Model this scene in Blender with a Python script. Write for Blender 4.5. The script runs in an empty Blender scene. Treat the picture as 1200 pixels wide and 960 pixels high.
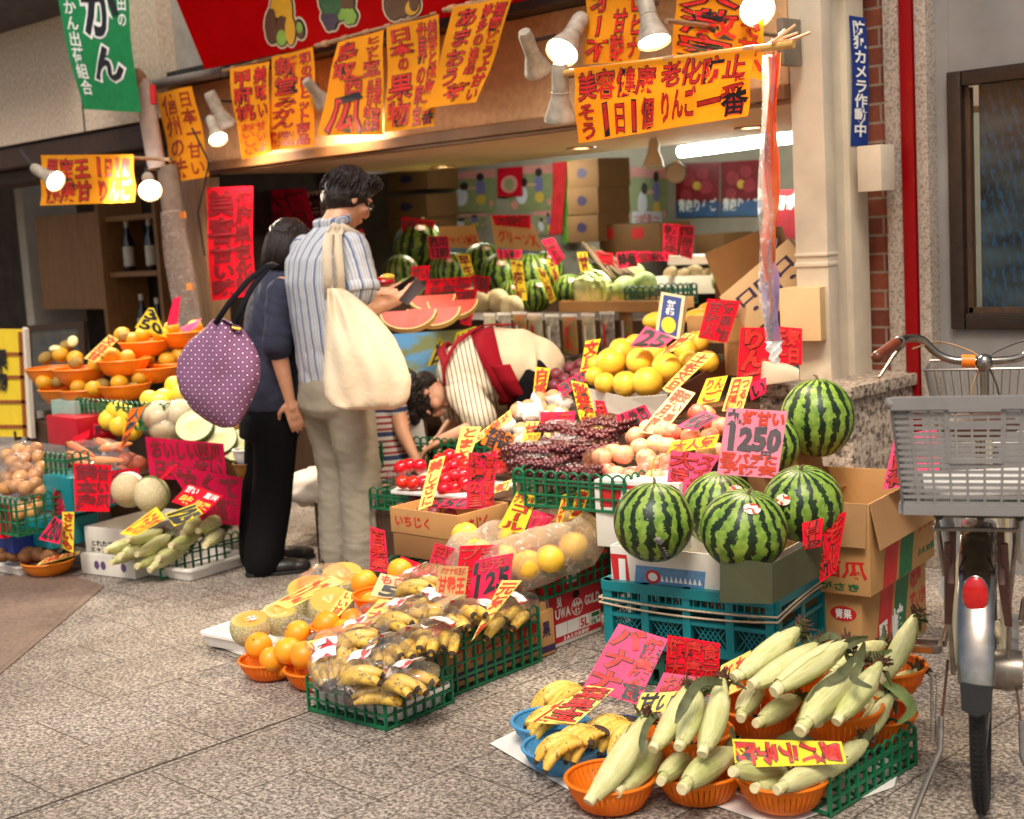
# Japanese greengrocer street scene: camera and light, setting, builders, goods, cards, banners and lamps, people, bicycle
import bpy,bmesh,math,random
import numpy as np
from mathutils import Vector,Matrix,noise as mnoise
random.seed(7)
scene=bpy.context.scene
COL=scene.collection
FPX,CH=1650.0,1.4
RC=np.array([[0.71318,-0.04714,0.69939],[0.69855,0.1308,-0.70351],[-0.05832,0.99029,0.12621]])
cam_d=bpy.data.cameras.new('camera');cam=bpy.data.objects.new('camera',cam_d);COL.objects.link(cam)
cam_d.sensor_width=36;cam_d.sensor_fit='HORIZONTAL';cam_d.lens=36*FPX/1200
cam_d.clip_start=.05;cam_d.clip_end=500
cam_d.dof.use_dof=True;cam_d.dof.focus_distance=3.95;cam_d.dof.aperture_fstop=3.7
mw=Matrix(RC.tolist()).to_4x4();mw.translation=(0,0,CH);cam.matrix_world=mw
scene.camera=cam
w=bpy.data.worlds.new('World');scene.world=w;w.use_nodes=True
wn=w.node_tree;wn.nodes.clear()
bg=wn.nodes.new('ShaderNodeBackground');sky=wn.nodes.new('ShaderNodeTexSky');wo=wn.nodes.new('ShaderNodeOutputWorld')
sky.sky_type='NISHITA';sky.sun_disc=False
SUN_EL,SUN_AZ=math.radians(56),math.radians(145)
sky.sun_elevation=SUN_EL;sky.sun_rotation=SUN_AZ;sky.dust_density=4.0;sky.ozone_density=1.0
bg.inputs[1].default_value=0.09
wb=wn.nodes.new('ShaderNodeMix');wb.data_type='RGBA';wb.blend_type='MULTIPLY';wb.inputs[0].default_value=1;wb.inputs[7].default_value=(1.0,.95,.87,1);wn.links.new(sky.outputs[0],wb.inputs[6]);wn.links.new(wb.outputs[2],bg.inputs[0]);wn.links.new(bg.outputs[0],wo.inputs[0])
sd=bpy.data.lights.new('sun','SUN');sd.energy=1.9;sd.angle=math.radians(22);sd.color=(1,.95,.88)
so=bpy.data.objects.new('sun',sd);COL.objects.link(so)
sdir=Vector((math.sin(SUN_AZ)*math.cos(SUN_EL),math.cos(SUN_AZ)*math.cos(SUN_EL),math.sin(SUN_EL)))
so.rotation_euler=sdir.to_track_quat('Z','Y').to_euler()
vs=scene.view_settings
vs.view_transform='Standard';vs.look='None';vs.gamma=1;vs.use_curve_mapping=False;vs.exposure=0.60
scene.render.engine='CYCLES'
cy=scene.cycles
cy.max_bounces=7;cy.diffuse_bounces=3;cy.glossy_bounces=3;cy.transmission_bounces=4;cy.transparent_max_bounces=32
cy.caustics_reflective=False;cy.caustics_refractive=False;cy.sample_clamp_indirect=4
cy.use_denoising=True
try:cy.denoiser='OPENIMAGEDENOISE'
except Exception:pass
CAMP=np.array([0,0,CH])
def ray(px,py):return RC@np.array([(px-600)/FPX,-(py-480)/FPX,-1.0])
def G(px,py,z=0.0):
 d=ray(px,py);return Vector(CAMP+d*((z-CH)/d[2]))
def F(px,py,y):
 d=ray(px,py);return Vector(CAMP+d*(y/d[1]))
def FX(px,py,x):
 d=ray(px,py);return Vector(CAMP+d*(x/d[0]))
def D(px,py,d):return Vector(CAMP+ray(px,py)*d)
def on_plane(px,py,p0,n):
 d=ray(px,py);t=(np.array(p0)-CAMP).dot(np.array(n))/d.dot(np.array(n));return Vector(CAMP+d*t)
RIGHT=Vector((0.71318,0.69855,0)).normalized();FWD=Vector((-0.69939,0.70351,0)).normalized();UP=Vector((0,0,1))
MATS={}
def lin(c):
 return tuple(((x/255)/12.92 if x/255<=.04045 else((x/255+.055)/1.055)**2.4)for x in c)
class NT:
 def __init__(s,name):
  m=bpy.data.materials.new(name);m.use_nodes=True;s.m=m;s.t=m.node_tree;s.t.nodes.clear()
  s.out=s.n('ShaderNodeOutputMaterial');s.b=s.n('ShaderNodeBsdfPrincipled');s.l(s.b.outputs[0],s.out.inputs[0])
 def n(s,typ,**k):
  x=s.t.nodes.new(typ)
  for a,v in k.items():setattr(x,a,v)
  return x
 def l(s,a,b):s.t.links.new(a,b)
 def val(s,node,**k):
  for a,v in k.items():node.inputs[a.replace('_',' ')].default_value=v
  return node
 def coord(s,kind='Object',scale=(1,1,1),rot=(0,0,0)):
  tc=s.n('ShaderNodeTexCoord');mp=s.n('ShaderNodeMapping');s.l(tc.outputs[kind],mp.inputs[0])
  mp.inputs['Scale'].default_value=scale;mp.inputs['Rotation'].default_value=rot;return mp.outputs[0]
 def noise(s,co,scale=10,detail=4,rough=.55,dist=0):
  x=s.n('ShaderNodeTexNoise');x.inputs['Scale'].default_value=scale;x.inputs['Detail'].default_value=detail
  x.inputs['Roughness'].default_value=rough;x.inputs['Distortion'].default_value=dist;s.l(co,x.inputs[0]);return x.outputs[0]
 def ramp(s,fac,stops,interp='LINEAR'):
  r=s.n('ShaderNodeValToRGB');s.l(fac,r.inputs[0]);r.color_ramp.interpolation=interp
  e=r.color_ramp.elements
  while len(e)<len(stops):e.new(.5)
  for i,(p,c)in enumerate(stops):
   e[i].position=p;e[i].color=(*c,1)if len(c)==3 else c
  return r.outputs[0]
 def mix(s,fac,a,b,mode='MIX'):
  x=s.n('ShaderNodeMix',data_type='RGBA',blend_type=mode)
  for sock,v in((x.inputs[0],fac),(x.inputs[6],a),(x.inputs[7],b)):
   if isinstance(v,(int,float)):sock.default_value=v
   elif isinstance(v,tuple):sock.default_value=(*v,1)
   else:s.l(v,sock)
  return x.outputs[2]
 def math(s,op,a,b=None):
  x=s.n('ShaderNodeMath',operation=op)
  for i,v in enumerate((a,b)):
   if v is None:continue
   if isinstance(v,(int,float)):x.inputs[i].default_value=v
   else:s.l(v,x.inputs[i])
  return x.outputs[0]
 def base(s,c):
  if isinstance(c,tuple):s.b.inputs['Base Color'].default_value=(*c,1)
  else:s.l(c,s.b.inputs['Base Color'])
 def bump(s,h,strength=.3,dist=.002):
  b=s.n('ShaderNodeBump');b.inputs['Strength'].default_value=strength;b.inputs['Distance'].default_value=dist
  s.l(h,b.inputs['Height']);s.l(b.outputs[0],s.b.inputs['Normal'])
def MAT(name,col,rough=.5,var=.12,scale=14,bump=0,bdist=.002,metal=0,spec=.5,trans=0,emit=None,estr=0,alpha=1,rnd=0,col2=None,coat=0,sss=0,stretch=(1,1,1),kind='Object',detail=5,ramp=(.3,.7)):
 if name in MATS:return MATS[name]
 s=NT(name);c1=lin(col);c2=lin(col2)if col2 else tuple(x*(1-var)for x in c1);c1b=c1 if col2 else tuple(min(1,x*(1+var))for x in c1)
 nz=s.noise(s.coord(kind,stretch),scale,detail)
 c=s.ramp(nz,[(ramp[0],c2),(ramp[1],c1b)])
 if rnd:
  oi=s.n('ShaderNodeObjectInfo');hs=s.n('ShaderNodeHueSaturation')
  s.l(s.math('ADD',s.math('MULTIPLY',oi.outputs['Random'],rnd*2),1-rnd),hs.inputs['Value'])
  s.l(s.math('ADD',s.math('MULTIPLY',oi.outputs['Random'],rnd*.1),.5-rnd*.05),hs.inputs['Hue'])
  s.l(c,hs.inputs['Color']);c=hs.outputs[0]
 s.base(c)
 b=s.b.inputs
 s.l(s.ramp(nz,[(.2,(min(1,rough*1.15),)*3),(.8,(rough*.85,)*3)]),b['Roughness'])
 b['Metallic'].default_value=metal;b['Specular IOR Level'].default_value=spec
 if coat:b['Coat Weight'].default_value=coat;b['Coat Roughness'].default_value=.15
 if sss:b['Subsurface Weight'].default_value=sss;b['Subsurface Radius'].default_value=(.02,.008,.004);b['Subsurface Scale'].default_value=.3
 if emit:b['Emission Color'].default_value=(*lin(emit),1);b['Emission Strength'].default_value=estr
 if bump:s.bump(nz,bump,bdist)
 if trans:
  t=s.n('ShaderNodeBsdfTranslucent');s.l(c,t.inputs[0])if not isinstance(c,tuple)else None
  mx=s.n('ShaderNodeMixShader');mx.inputs[0].default_value=trans
  s.l(s.b.outputs[0],mx.inputs[1]);s.l(t.outputs[0],mx.inputs[2]);s.l(mx.outputs[0],s.out.inputs[0])
 if alpha<1:b['Alpha'].default_value=alpha
 MATS[name]=s.m;return s.m
def FILM(name,tint=(255,255,255),cover=.12,rough=.05,milky=0):
 """thin clear plastic: mostly transparent, glossy where the film creases"""
 if name in MATS:return MATS[name]
 s=NT(name);co=s.coord('Object');s.t.nodes.remove(s.b)
 nz=s.noise(co,30,3,.6,1.5);k=s.ramp(nz,[(.54,(0,0,0)),(.72,(1,1,1))])
 tr=s.n('ShaderNodeBsdfTransparent');tr.inputs[0].default_value=(*[.55+.43*x for x in lin(tint)],1)
 gl=s.n('ShaderNodeBsdfGlossy');gl.inputs['Roughness'].default_value=rough
 bp=s.n('ShaderNodeBump');bp.inputs['Strength'].default_value=.5;bp.inputs['Distance'].default_value=.005;s.l(nz,bp.inputs['Height']);s.l(bp.outputs[0],gl.inputs['Normal'])
 fr=s.n('ShaderNodeFresnel');fr.inputs[0].default_value=1.4;s.l(bp.outputs[0],fr.inputs['Normal'])
 m1=s.n('ShaderNodeMixShader');s.l(s.math('MINIMUM',s.math('ADD',s.math('MULTIPLY',fr.outputs[0],.42),s.math('MULTIPLY',k,cover*.4)),.9),m1.inputs[0]);s.l(tr.outputs[0],m1.inputs[1]);s.l(gl.outputs[0],m1.inputs[2]);last=m1
 if milky:
  df=s.n('ShaderNodeBsdfDiffuse');df.inputs[0].default_value=(*lin(tint),1);tl=s.n('ShaderNodeBsdfTranslucent');tl.inputs[0].default_value=(*lin(tint),1);m2=s.n('ShaderNodeMixShader');m2.inputs[0].default_value=.5;s.l(df.outputs[0],m2.inputs[1]);s.l(tl.outputs[0],m2.inputs[2])
  m3=s.n('ShaderNodeMixShader');s.l(s.math('ADD',s.math('MULTIPLY',k,cover),milky),m3.inputs[0]);s.l(m1.outputs[0],m3.inputs[1]);s.l(m2.outputs[0],m3.inputs[2]);last=m3
 s.l(last.outputs[0],s.out.inputs[0])
 MATS[name]=s.m;return s.m
def frame_of(d,hint=None):
 d=d.normalized();h=hint or(UP if abs(d.z)<.9 else Vector((1,0,0)))
 x=h.cross(d)
 if x.length<1e-6:x=Vector((1,0,0)).cross(d)
 x.normalize();return x,d.cross(x)
class MB:
 def __init__(s):s.v=[];s.f=[];s.m=[]
 def add(s,vs,fs,mi=0,M=None):
  o=len(s.v)
  s.v+=[tuple(M@Vector(p))for p in vs]if M is not None else[tuple(p)for p in vs]
  s.f+=[tuple(i+o for i in f)for f in fs];s.m+=[mi]*len(fs);return s
 def box(s,c,d,mi=0,M=None,rz=0):
  x,y,z=(k/2 for k in d);R=Matrix.Rotation(rz,3,'Z')
  vs=[Vector(c)+R@Vector((a*x,b*y,e*z))for a in(-1,1)for b in(-1,1)for e in(-1,1)]
  return s.add(vs,[(0,1,3,2),(4,6,7,5),(0,4,5,1),(2,3,7,6),(0,2,6,4),(1,5,7,3)],mi,M)
 def bar(s,a,b,w,h=None,mi=0,hint=None):
  a,b=Vector(a),Vector(b);x,y=frame_of(b-a,hint);h=h or w
  vs=[p+x*(i*w/2)+y*(j*h/2)for p in(a,b)for i,j in((-1,-1),(1,-1),(1,1),(-1,1))]
  return s.add(vs,[(3,2,1,0),(4,5,6,7),(0,1,5,4),(1,2,6,5),(2,3,7,6),(3,0,4,7)],mi)
 def tube(s,pts,r,n=8,mi=0,caps=True,closed=False,flat=1.0,hint=None):
  pts=[Vector(p)for p in pts];k=len(pts);rs=r if isinstance(r,(list,tuple))else[r]*k
  vs=[];px=None
  for i,p in enumerate(pts):
   d=(pts[(i+1)%k]-pts[i-1])if closed else(pts[min(i+1,k-1)]-pts[max(i-1,0)])
   if d.length<1e-9:d=Vector((0,0,1))
   d.normalize()
   if px is None:x,y=frame_of(d,hint)
   else:
    x=px-d*px.dot(d)
    x=x.normalized()if x.length>1e-6 else frame_of(d)[0]
    y=d.cross(x)
   px=x
   for j in range(n):
    a=2*math.pi*j/n;vs.append(p+x*(rs[i]*math.cos(a))+y*(rs[i]*flat*math.sin(a)))
  fs=[(i*n+j,i*n+(j+1)%n,((i+1)%k)*n+(j+1)%n,((i+1)%k)*n+j)for i in range(k if closed else k-1)for j in range(n)]
  if caps and not closed:fs+=[tuple(range(n-1,-1,-1)),tuple(range((k-1)*n,k*n))]
  return s.add(vs,fs,mi)
 def rings(s,rs,mi=0,caps=True,M=None):
  n=len(rs[0]);vs=[p for r in rs for p in r];k=len(rs)
  fs=[(i*n+j,i*n+(j+1)%n,(i+1)*n+(j+1)%n,(i+1)*n+j)for i in range(k-1)for j in range(n)]
  if caps:fs+=[tuple(range(n-1,-1,-1)),tuple(range((k-1)*n,k*n))]
  return s.add(vs,fs,mi,M)
 def lathe(s,prof,n=24,mi=0,fn=None,M=None,caps=True):
  rs=[]
  for r,z in prof:
   rs.append([Vector(((r*(fn(2*math.pi*j/n,z)if fn else 1))*math.cos(2*math.pi*j/n),(r*(fn(2*math.pi*j/n,z)if fn else 1))*math.sin(2*math.pi*j/n),z))for j in range(n)])
  return s.rings(rs,mi,caps,M)
 def ell(s,c,r,n=16,k=10,mi=0,R=None):
  if isinstance(r,(int,float)):r=(r,r,r)
  rs=[]
  for i in range(1,k):
   t=math.pi*i/k
   rs.append([Vector((r[0]*math.sin(t)*math.cos(2*math.pi*j/n),r[1]*math.sin(t)*math.sin(2*math.pi*j/n),-r[2]*math.cos(t)))for j in range(n)])
  R=R or Matrix.Identity(3);c=Vector(c)
  vs=[c+R@p for q in rs for p in q];o=len(vs);vs+=[c+R@Vector((0,0,-r[2])),c+R@Vector((0,0,r[2]))]
  fs=[(i*n+j,i*n+(j+1)%n,(i+1)*n+(j+1)%n,(i+1)*n+j)for i in range(k-2)for j in range(n)]
  fs+=[(o,(j+1)%n,j)for j in range(n)]+[((k-2)*n+j,(k-2)*n+(j+1)%n,o+1)for j in range(n)]
  return s.add(vs,fs,mi)
 def quad(s,a,b,c,d,mi=0):return s.add([a,b,c,d],[(0,1,2,3)],mi)
 def slab(s,poly,n,t,mi=0):
  """prism: polygon poly (3D, planar) pushed t along n"""
  poly=[Vector(p)for p in poly];k=len(poly);q=[p+Vector(n)*t for p in poly]
  return s.add(poly+q,[tuple(range(k-1,-1,-1)),tuple(range(k,2*k))]+[(i,(i+1)%k,k+(i+1)%k,k+i)for i in range(k)],mi)
 def mesh(s,name,smooth=True):
  me=bpy.data.meshes.new(name);me.from_pydata(s.v,[],s.f)
  me.polygons.foreach_set('material_index',s.m)
  if smooth:me.polygons.foreach_set('use_smooth',[True]*len(s.f))
  me.update();return me
 def build(s,name,mats,parent=None,smooth=True,bevel=0,loc=None,auto=None):
  me=s.mesh(name,smooth)
  bm=bmesh.new();bm.from_mesh(me);bmesh.ops.recalc_face_normals(bm,faces=bm.faces[:])
  if bevel:
   ed=[e for e in bm.edges if len(e.link_faces)==2 and e.calc_face_angle(0)>.6]
   bmesh.ops.bevel(bm,geom=ed,offset=bevel,segments=2,profile=.6,affect='EDGES',clamp_overlap=True)
   for fc in bm.faces:fc.smooth=smooth
  bm.to_mesh(me);bm.free()
  return link(name,me,mats,parent,loc,auto if auto is not None else(math.radians(38)if smooth else None))
def link(name,me,mats,parent=None,loc=None,auto=None):
 for m in(mats if isinstance(mats,(list,tuple))else[mats]):me.materials.append(m)
 if auto:
  try:me.set_sharp_from_angle(angle=auto)
  except Exception:pass
 o=bpy.data.objects.new(name,me);COL.objects.link(o)
 if parent:o.parent=parent
 if loc is not None:o.location=loc
 return o
def tag(o,label=None,cat=None,group=None,kind=None):
 if label:o['label']=label
 if cat:o['category']=cat
 if group:o['group']=group
 if kind:o['kind']=kind
 return o
def thing(name,label,cat,loc=(0,0,0),rot=(0,0,0),group=None):
 o=bpy.data.objects.new(name,None);COL.objects.link(o);o.empty_display_size=.05
 o.location=loc;o.rotation_euler=rot if not isinstance(rot,(int,float))else(0,0,rot)
 return tag(o,label,cat,group)
KIDS={}
def dup(o,loc=None,rot=None,label=None,group=None,scale=None,parent=None):
 c=o.copy();COL.objects.link(c)
 if parent is not None:c.parent=parent
 for ch in list(o.children):dup(ch,parent=c)
 if loc is not None:c.location=loc
 if rot is not None:
  if isinstance(rot,Matrix):c.rotation_euler=rot.to_euler()
  else:c.rotation_euler=rot if not isinstance(rot,(int,float))else(0,0,rot)
 if scale is not None:c.scale=(scale,)*3 if isinstance(scale,(int,float))else scale
 if label:c['label']=label
 if group:c['group']=group
 return c
class Proto:
 """first call moves the original, the next calls copy it"""
 def __init__(s,o):s.o=o;s.used=False
 def put(s,loc,rot=0,label=None,group=None,scale=None):
  if s.used:return dup(s.o,loc,rot,label,group,scale)
  s.used=True;o=s.o;o.location=loc
  o.rotation_euler=rot.to_euler()if isinstance(rot,Matrix)else(rot if not isinstance(rot,(int,float))else(0,0,rot))
  if scale is not None:o.scale=(scale,)*3 if isinstance(scale,(int,float))else scale
  if label:o['label']=label
  if group:o['group']=group
  return o
ORD=['leftmost','second','third','fourth','fifth','sixth','seventh','eighth','ninth','tenth','eleventh','twelfth']
def ordl(i):return ORD[0]if i==0 else(ORD[i]if i<12 else f'{i+1}th')+' from left'
def rrot():return Matrix.Rotation(random.uniform(0,6.28),3,'Z')@Matrix.Rotation(random.uniform(0,6.28),3,'X')
def rnd(a,b):return random.uniform(a,b)
def aim(d,up=UP):
 """rotation taking +Z to d"""
 return Vector(d).to_track_quat('Z','Y').to_matrix()
GC={}
def glyph(ch,off):
 k=(ch,off)
 if k in GC:return GC[k]
 cu=bpy.data.curves.new('letter','FONT');cu.body=ch;cu.resolution_u=2;cu.offset=off
 ob=bpy.data.objects.new('letter',cu);me=ob.to_mesh()
 n=len(me.vertices);co=np.zeros(n*3);me.vertices.foreach_get('co',co);co=co.reshape(-1,3)[:,:2].copy()
 fs=[tuple(p.vertices)for p in me.polygons]
 ob.to_mesh_clear();bpy.data.objects.remove(ob);bpy.data.curves.remove(cu)
 GC[k]=(co,fs);return GC[k]
def chars_in(boxes):
 """boxes: [(u0,v0,u1,v1,spec)]; spec 'V:col|col' or 'H:row|row'; '@w' weight, prefix * black, ~ plain red; yields (ch,u0,v0,u1,v1,style,vert)"""
 out=[]
 for u0,v0,u1,v1,spec in boxes:
  mode,body=spec[0],spec[2:]
  segs=[]
  for sg in body.split('|'):
   wgt=1.0
   if '@' in sg:sg,ww=sg.split('@');wgt=float(ww)
   st='r'
   if sg and sg[0]in '*~^':st={'*':'k','~':'p','^':'w'}[sg[0]];sg=sg[1:]
   segs.append((sg,wgt,st))
  tot=sum(x[1]for x in segs);pos=0
  for sg,wgt,st in segs:
   a,b=pos/tot,(pos+wgt)/tot;pos+=wgt;n=max(1,len(sg))
   for i,ch in enumerate(sg):
    if ch==' ':continue
    c,d=i/n,(i+1)/n
    if mode=='V':out.append((ch,u0+(u1-u0)*a,v0+(v1-v0)*c,u0+(u1-u0)*b,v0+(v1-v0)*d,st,True))
    else:out.append((ch,u0+(u1-u0)*c,v0+(v1-v0)*a,u0+(u1-u0)*d,v0+(v1-v0)*b,st,False))
 return out
INK={}
def inks():
 if not INK:
  INK['r']=MAT('ink_red',(205,30,18),.55,.25,60);INK['k']=MAT('ink_black',(22,16,18),.5,.3,60)
  INK['w']=MAT('ink_white',(240,238,230),.6,.06);INK['p']=MAT('ink_orange_red',(214,62,26),.6,.2,50)
  INK['d']=MAT('ink_dark_red',(120,8,22),.6,.3,60)
 return INK
def lettering(name,boxes,surf,parent,wob=.05,out=True,mats=None,lift=.0012,bold=.03,sub=None):
 """surf(u,v,h)->Vector"""
 V=[];Fc=[];Mi=[];I=inks();order=['k','r','w','p']
 rng=random.Random(len(str(boxes))*7+3)
 for ch,u0,v0,u1,v1,st,vert in chars_in(boxes):
  du,dv=u1-u0,v1-v0
  asc=ord(ch)<128
  ang=rng.uniform(-1,1)*wob;sc=1+rng.uniform(-.5,.6)*wob;ox=rng.uniform(-.4,.4)*wob*du;oy=rng.uniform(-.4,.4)*wob*dv
  passes=[(bold,st,.0)]
  if out and st=='r':passes=[(bold+.026,'k',0.),(bold-.006,'r',lift*.6)]
  for off,mt,hh in passes:
   co,fs=glyph(ch,off if not asc else off*1.2)
   if len(co)==0:continue
   b0=glyph(ch,0.0)[0]
   if asc:
    lo,hi=b0.min(0),b0.max(0)
    if hi[0]-lo[0]<.3:c_=(lo[0]+hi[0])/2;lo=np.array([c_-.2,lo[1]]);hi=np.array([c_+.2,hi[1]])
    lo=lo-.06;hi=hi+.06
   else:lo,hi=np.array([.0,-.12]),np.array([1.0,.88])
   q=(co-lo)/(hi-lo)-.5
   if wob>.01:s0=u0*31+v0*17;q=q+np.stack([np.sin(q[:,1]*9+s0)+.6*np.sin(q[:,0]*13+s0*2),np.sin(q[:,0]*8+s0*3)+.6*np.sin(q[:,1]*15+s0)],1)*.018
   if vert and ch in 'ー〜':q=q[:,::-1]*np.array([1,1])
   ca,sa=math.cos(ang),math.sin(ang)
   q=np.stack([q[:,0]*ca-q[:,1]*sa,q[:,0]*sa+q[:,1]*ca],1)*sc
   uu=u0+du/2+q[:,0]*du+ox;vv=v0+dv/2-q[:,1]*dv+oy
   o=len(V)
   V+=[tuple(surf(a,b,lift+hh))for a,b in zip(uu,vv)]
   Fc+=[tuple(i+o for i in f)for f in fs];Mi+=[order.index(mt)]*len(fs)
 if not V:return None
 me=bpy.data.meshes.new(name);me.from_pydata(V,[],Fc);me.polygons.foreach_set('material_index',Mi);me.update()
 return link(name,me,mats or[I['k'],I['r'],I['w'],I['p']],parent)
def card(label,quad,d=None,bg='yellow_paper',text=(),Y=None,X=None,pitch=15,yaw=0,z=None,group=None,name='price_card',bend=.0,cat='price card',thick=.0016,out=True,ripple=.0,mats=None,bold=.03,wob=.06,border=None,plane=None,n0=8):
 """a flat paper card whose four corners (TL,TR,BR,BL) are given in the photograph; it gets its own distance, real plane and thickness"""
 cx=sum(q[0]for q in quad)/4;cyy=sum(q[1]for q in quad)/4
 if plane:p0,nn=plane
 elif Y is not None:p0=F(cx,cyy,Y);nn=Vector((0,-1,0))
 elif X is not None:p0=FX(cx,cyy,X);nn=Vector((1,0,0))
 else:
  p0=D(cx,cyy,d);h=Vector((-ray(cx,cyy)[0],-ray(cx,cyy)[1],0)).normalized();h.rotate(Matrix.Rotation(math.radians(yaw),3,'Z'))
  nn=h*math.cos(math.radians(pitch))+UP*math.sin(math.radians(pitch))
 nn=Vector(nn).normalized()
 P=[on_plane(q[0],q[1],p0,nn)for q in quad];base=(P[2]+P[3])/2
 P=[p-base for p in P]
 ph=rnd(0,6);bend=bend or rnd(-.06,.06);ripple=ripple or .0012
 wid=(P[1]-P[0]).length;hei=(P[3]-P[0]).length
 def surf(u,v,h):
  p=P[0]*(1-u)*(1-v)+P[1]*u*(1-v)+P[2]*u*v+P[3]*(1-u)*v
  off=bend*(4*(v-.5)**2-1)*hei*.5+ripple*math.sin(u*7+ph+v*2)+ripple*.6*math.sin(v*9+ph*2+u)
  return p+nn*(off+h)
 n=n0;k=n+1
 gp_=[[surf(i/n,j/n,0)for i in range(k)]for j in range(k)]
 def tsurf(u,v,h):
  a=min(max(u,0)*n,n-1e-6);b=min(max(v,0)*n,n-1e-6);i,j=int(a),int(b);a-=i;b-=j
  return gp_[j][i]*(1-a)*(1-b)+gp_[j][i+1]*a*(1-b)+gp_[j+1][i+1]*a*b+gp_[j+1][i]*(1-a)*b+nn*(h+.0012)
 vs=[surf(i/n,j/n,0)for j in range(k)for i in range(k)]+[surf(i/n,j/n,-thick)for j in range(k)for i in range(k)]
 fs=[(j*k+i,(j+1)*k+i,(j+1)*k+i+1,j*k+i+1)for j in range(n)for i in range(n)]
 fs+=[tuple(x+k*k for x in f[::-1])for f in fs]
 per=[i for i in range(k)]+[j*k+n for j in range(1,k)]+[n*k+i for i in range(n-1,-1,-1)]+[j*k for j in range(n-1,0,-1)]
 fs+=[(per[i],per[(i+1)%len(per)],per[(i+1)%len(per)]+k*k,per[i]+k*k)for i in range(len(per))]
 m=MB();m.add(vs,fs)
 o=m.build(name,[PAPER(bg)],loc=base)
 tag(o,label,cat,group)
 if text:
  tx=[(.05,.03,.95,.97,text)]if isinstance(text,str)else[t if len(t)==5 else(.05,.03,.95,.97,t)for t in text]
  lettering('lettering',tx,tsurf,o,out=out,mats=mats,bold=bold,wob=wob)
 return o,tsurf
PCOL=dict(yellow_paper=(252,222,62),pale_yellow_paper=(255,226,120),orange_banner=(255,176,42),red_paper=(236,24,46),pink_paper=(255,92,132),hot_pink_paper=(250,44,88),crimson_paper=(205,18,40),pale_pink_paper=(255,150,172),orange_paper=(250,120,30),white_paper=(236,232,222),cream_paper=(246,216,160),kraft_card=(214,170,112),blue_card=(40,66,140),green_cloth=(22,140,78),red_board=(165,8,14),cerise_paper=(205,22,70),olive_yellow_paper=(206,186,40))
def PAPER(k):
 if k in('green_cloth',):return MAT(k,PCOL[k],.8,.1,20,.1,trans=.25)
 if k=='orange_banner':return MAT(k,PCOL[k],.75,.07,9,.25,.004,trans=.42,spec=.1)
 return MAT(k,PCOL[k],.7,.06,12,.1,.002,trans=.12,spec=.12)
def mat_granite():
 s=NT('granite_paving');co=s.coord('Object')
 n1=s.noise(co,84,3,.62);n2=s.noise(co,190,2,.6);n3=s.noise(co,2.2,4,.6);n4=s.noise(co,24,2,.5)
 sp=s.math('ADD',s.math('MULTIPLY',n1,.62),s.math('ADD',s.math('MULTIPLY',n2,.26),s.math('MULTIPLY',n4,.12)))
 c=s.ramp(sp,[(.41,lin((82,73,66))),(.475,lin((126,115,105))),(.525,lin((168,157,145))),(.60,lin((204,194,182)))])
 br=s.n('ShaderNodeTexBrick');br.inputs['Scale'].default_value=1;br.inputs['Mortar Size'].default_value=.0030;br.inputs['Mortar Smooth'].default_value=.25
 br.inputs['Brick Width'].default_value=.5;br.inputs['Row Height'].default_value=.33;br.offset=.5
 br.inputs['Color1'].default_value=(1.0,.97,.93,1);br.inputs['Color2'].default_value=(.92,.91,.90,1);br.inputs['Mortar'].default_value=(.30,.27,.25,1)
 va=s.n('ShaderNodeVectorMath',operation='ADD');va.inputs[1].default_value=(20.13,19.83,0);s.l(s.coord('Object',(1,1,1),(0,0,math.pi/2)),va.inputs[0]);s.l(va.outputs[0],br.inputs['Vector'])
 c=s.mix(1.0,c,br.outputs['Color'],'MULTIPLY')
 c=s.mix(1.0,c,s.ramp(n3,[(.3,(.66,.64,.62)),(.65,(1,1,1))]),'MULTIPLY')
 vo=s.n('ShaderNodeTexVoronoi');vo.inputs['Scale'].default_value=2.3;s.l(co,vo.inputs['Vector']);c=s.mix(1.0,c,s.ramp(vo.outputs['Distance'],[(.035,(.5,.47,.45)),(.06,(1,1,1))]),'MULTIPLY')
 n5=s.noise(co,.8,5,.6);c=s.mix(1.0,c,s.ramp(n5,[(.36,(.8,.77,.74)),(.5,(1,1,1))]),'MULTIPLY')
 s.base(c);s.b.inputs['Roughness'].default_value=.72
 s.bump(s.math('ADD',s.math('MULTIPLY',sp,.5),s.math('MULTIPLY',br.outputs['Fac'],-1.2)),.25,.004)
 return s.m
def mat_speckle(name,cols,scale=60,big=3):
 s=NT(name);co=s.coord('Object');n1=s.noise(co,scale,3,.65);n3=s.noise(co,big,3)
 c=s.ramp(n1,[(.36+.08*i,lin(k))for i,k in enumerate(cols)])
 c=s.mix(1.0,c,s.ramp(n3,[(.3,(.8,.79,.78)),(.7,(1,1,1))]),'MULTIPLY')
 s.base(c);s.b.inputs['Roughness'].default_value=.6;s.bump(n1,.12,.002);return s.m
def mat_wood(name,c1,c2,rough=.55,scale=6,st=(12,12,.8)):
 s=NT(name);n1=s.noise(s.coord('Object',st),scale,5,.6,1.0)
 s.base(s.ramp(n1,[(.3,lin(c1)),(.7,lin(c2))]));s.b.inputs['Roughness'].default_value=rough;s.bump(n1,.15,.002);return s.m
g=MB();N=24
g.quad((-40,-30,0),(30,-30,0),(30,40,0),(-40,40,0))
o=g.build('pavement',mat_granite(),smooth=False);o['kind']='structure'
g=MB();g.quad((-3.335,-4,.002),(-3.328,-4,.002),(-3.352,2.75,.002),(-3.359,2.75,.002));o=g.build('paving_joint',MAT('joint_dirt',(70,60,52),.9,.3,40),smooth=False);o['kind']='structure'
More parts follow.
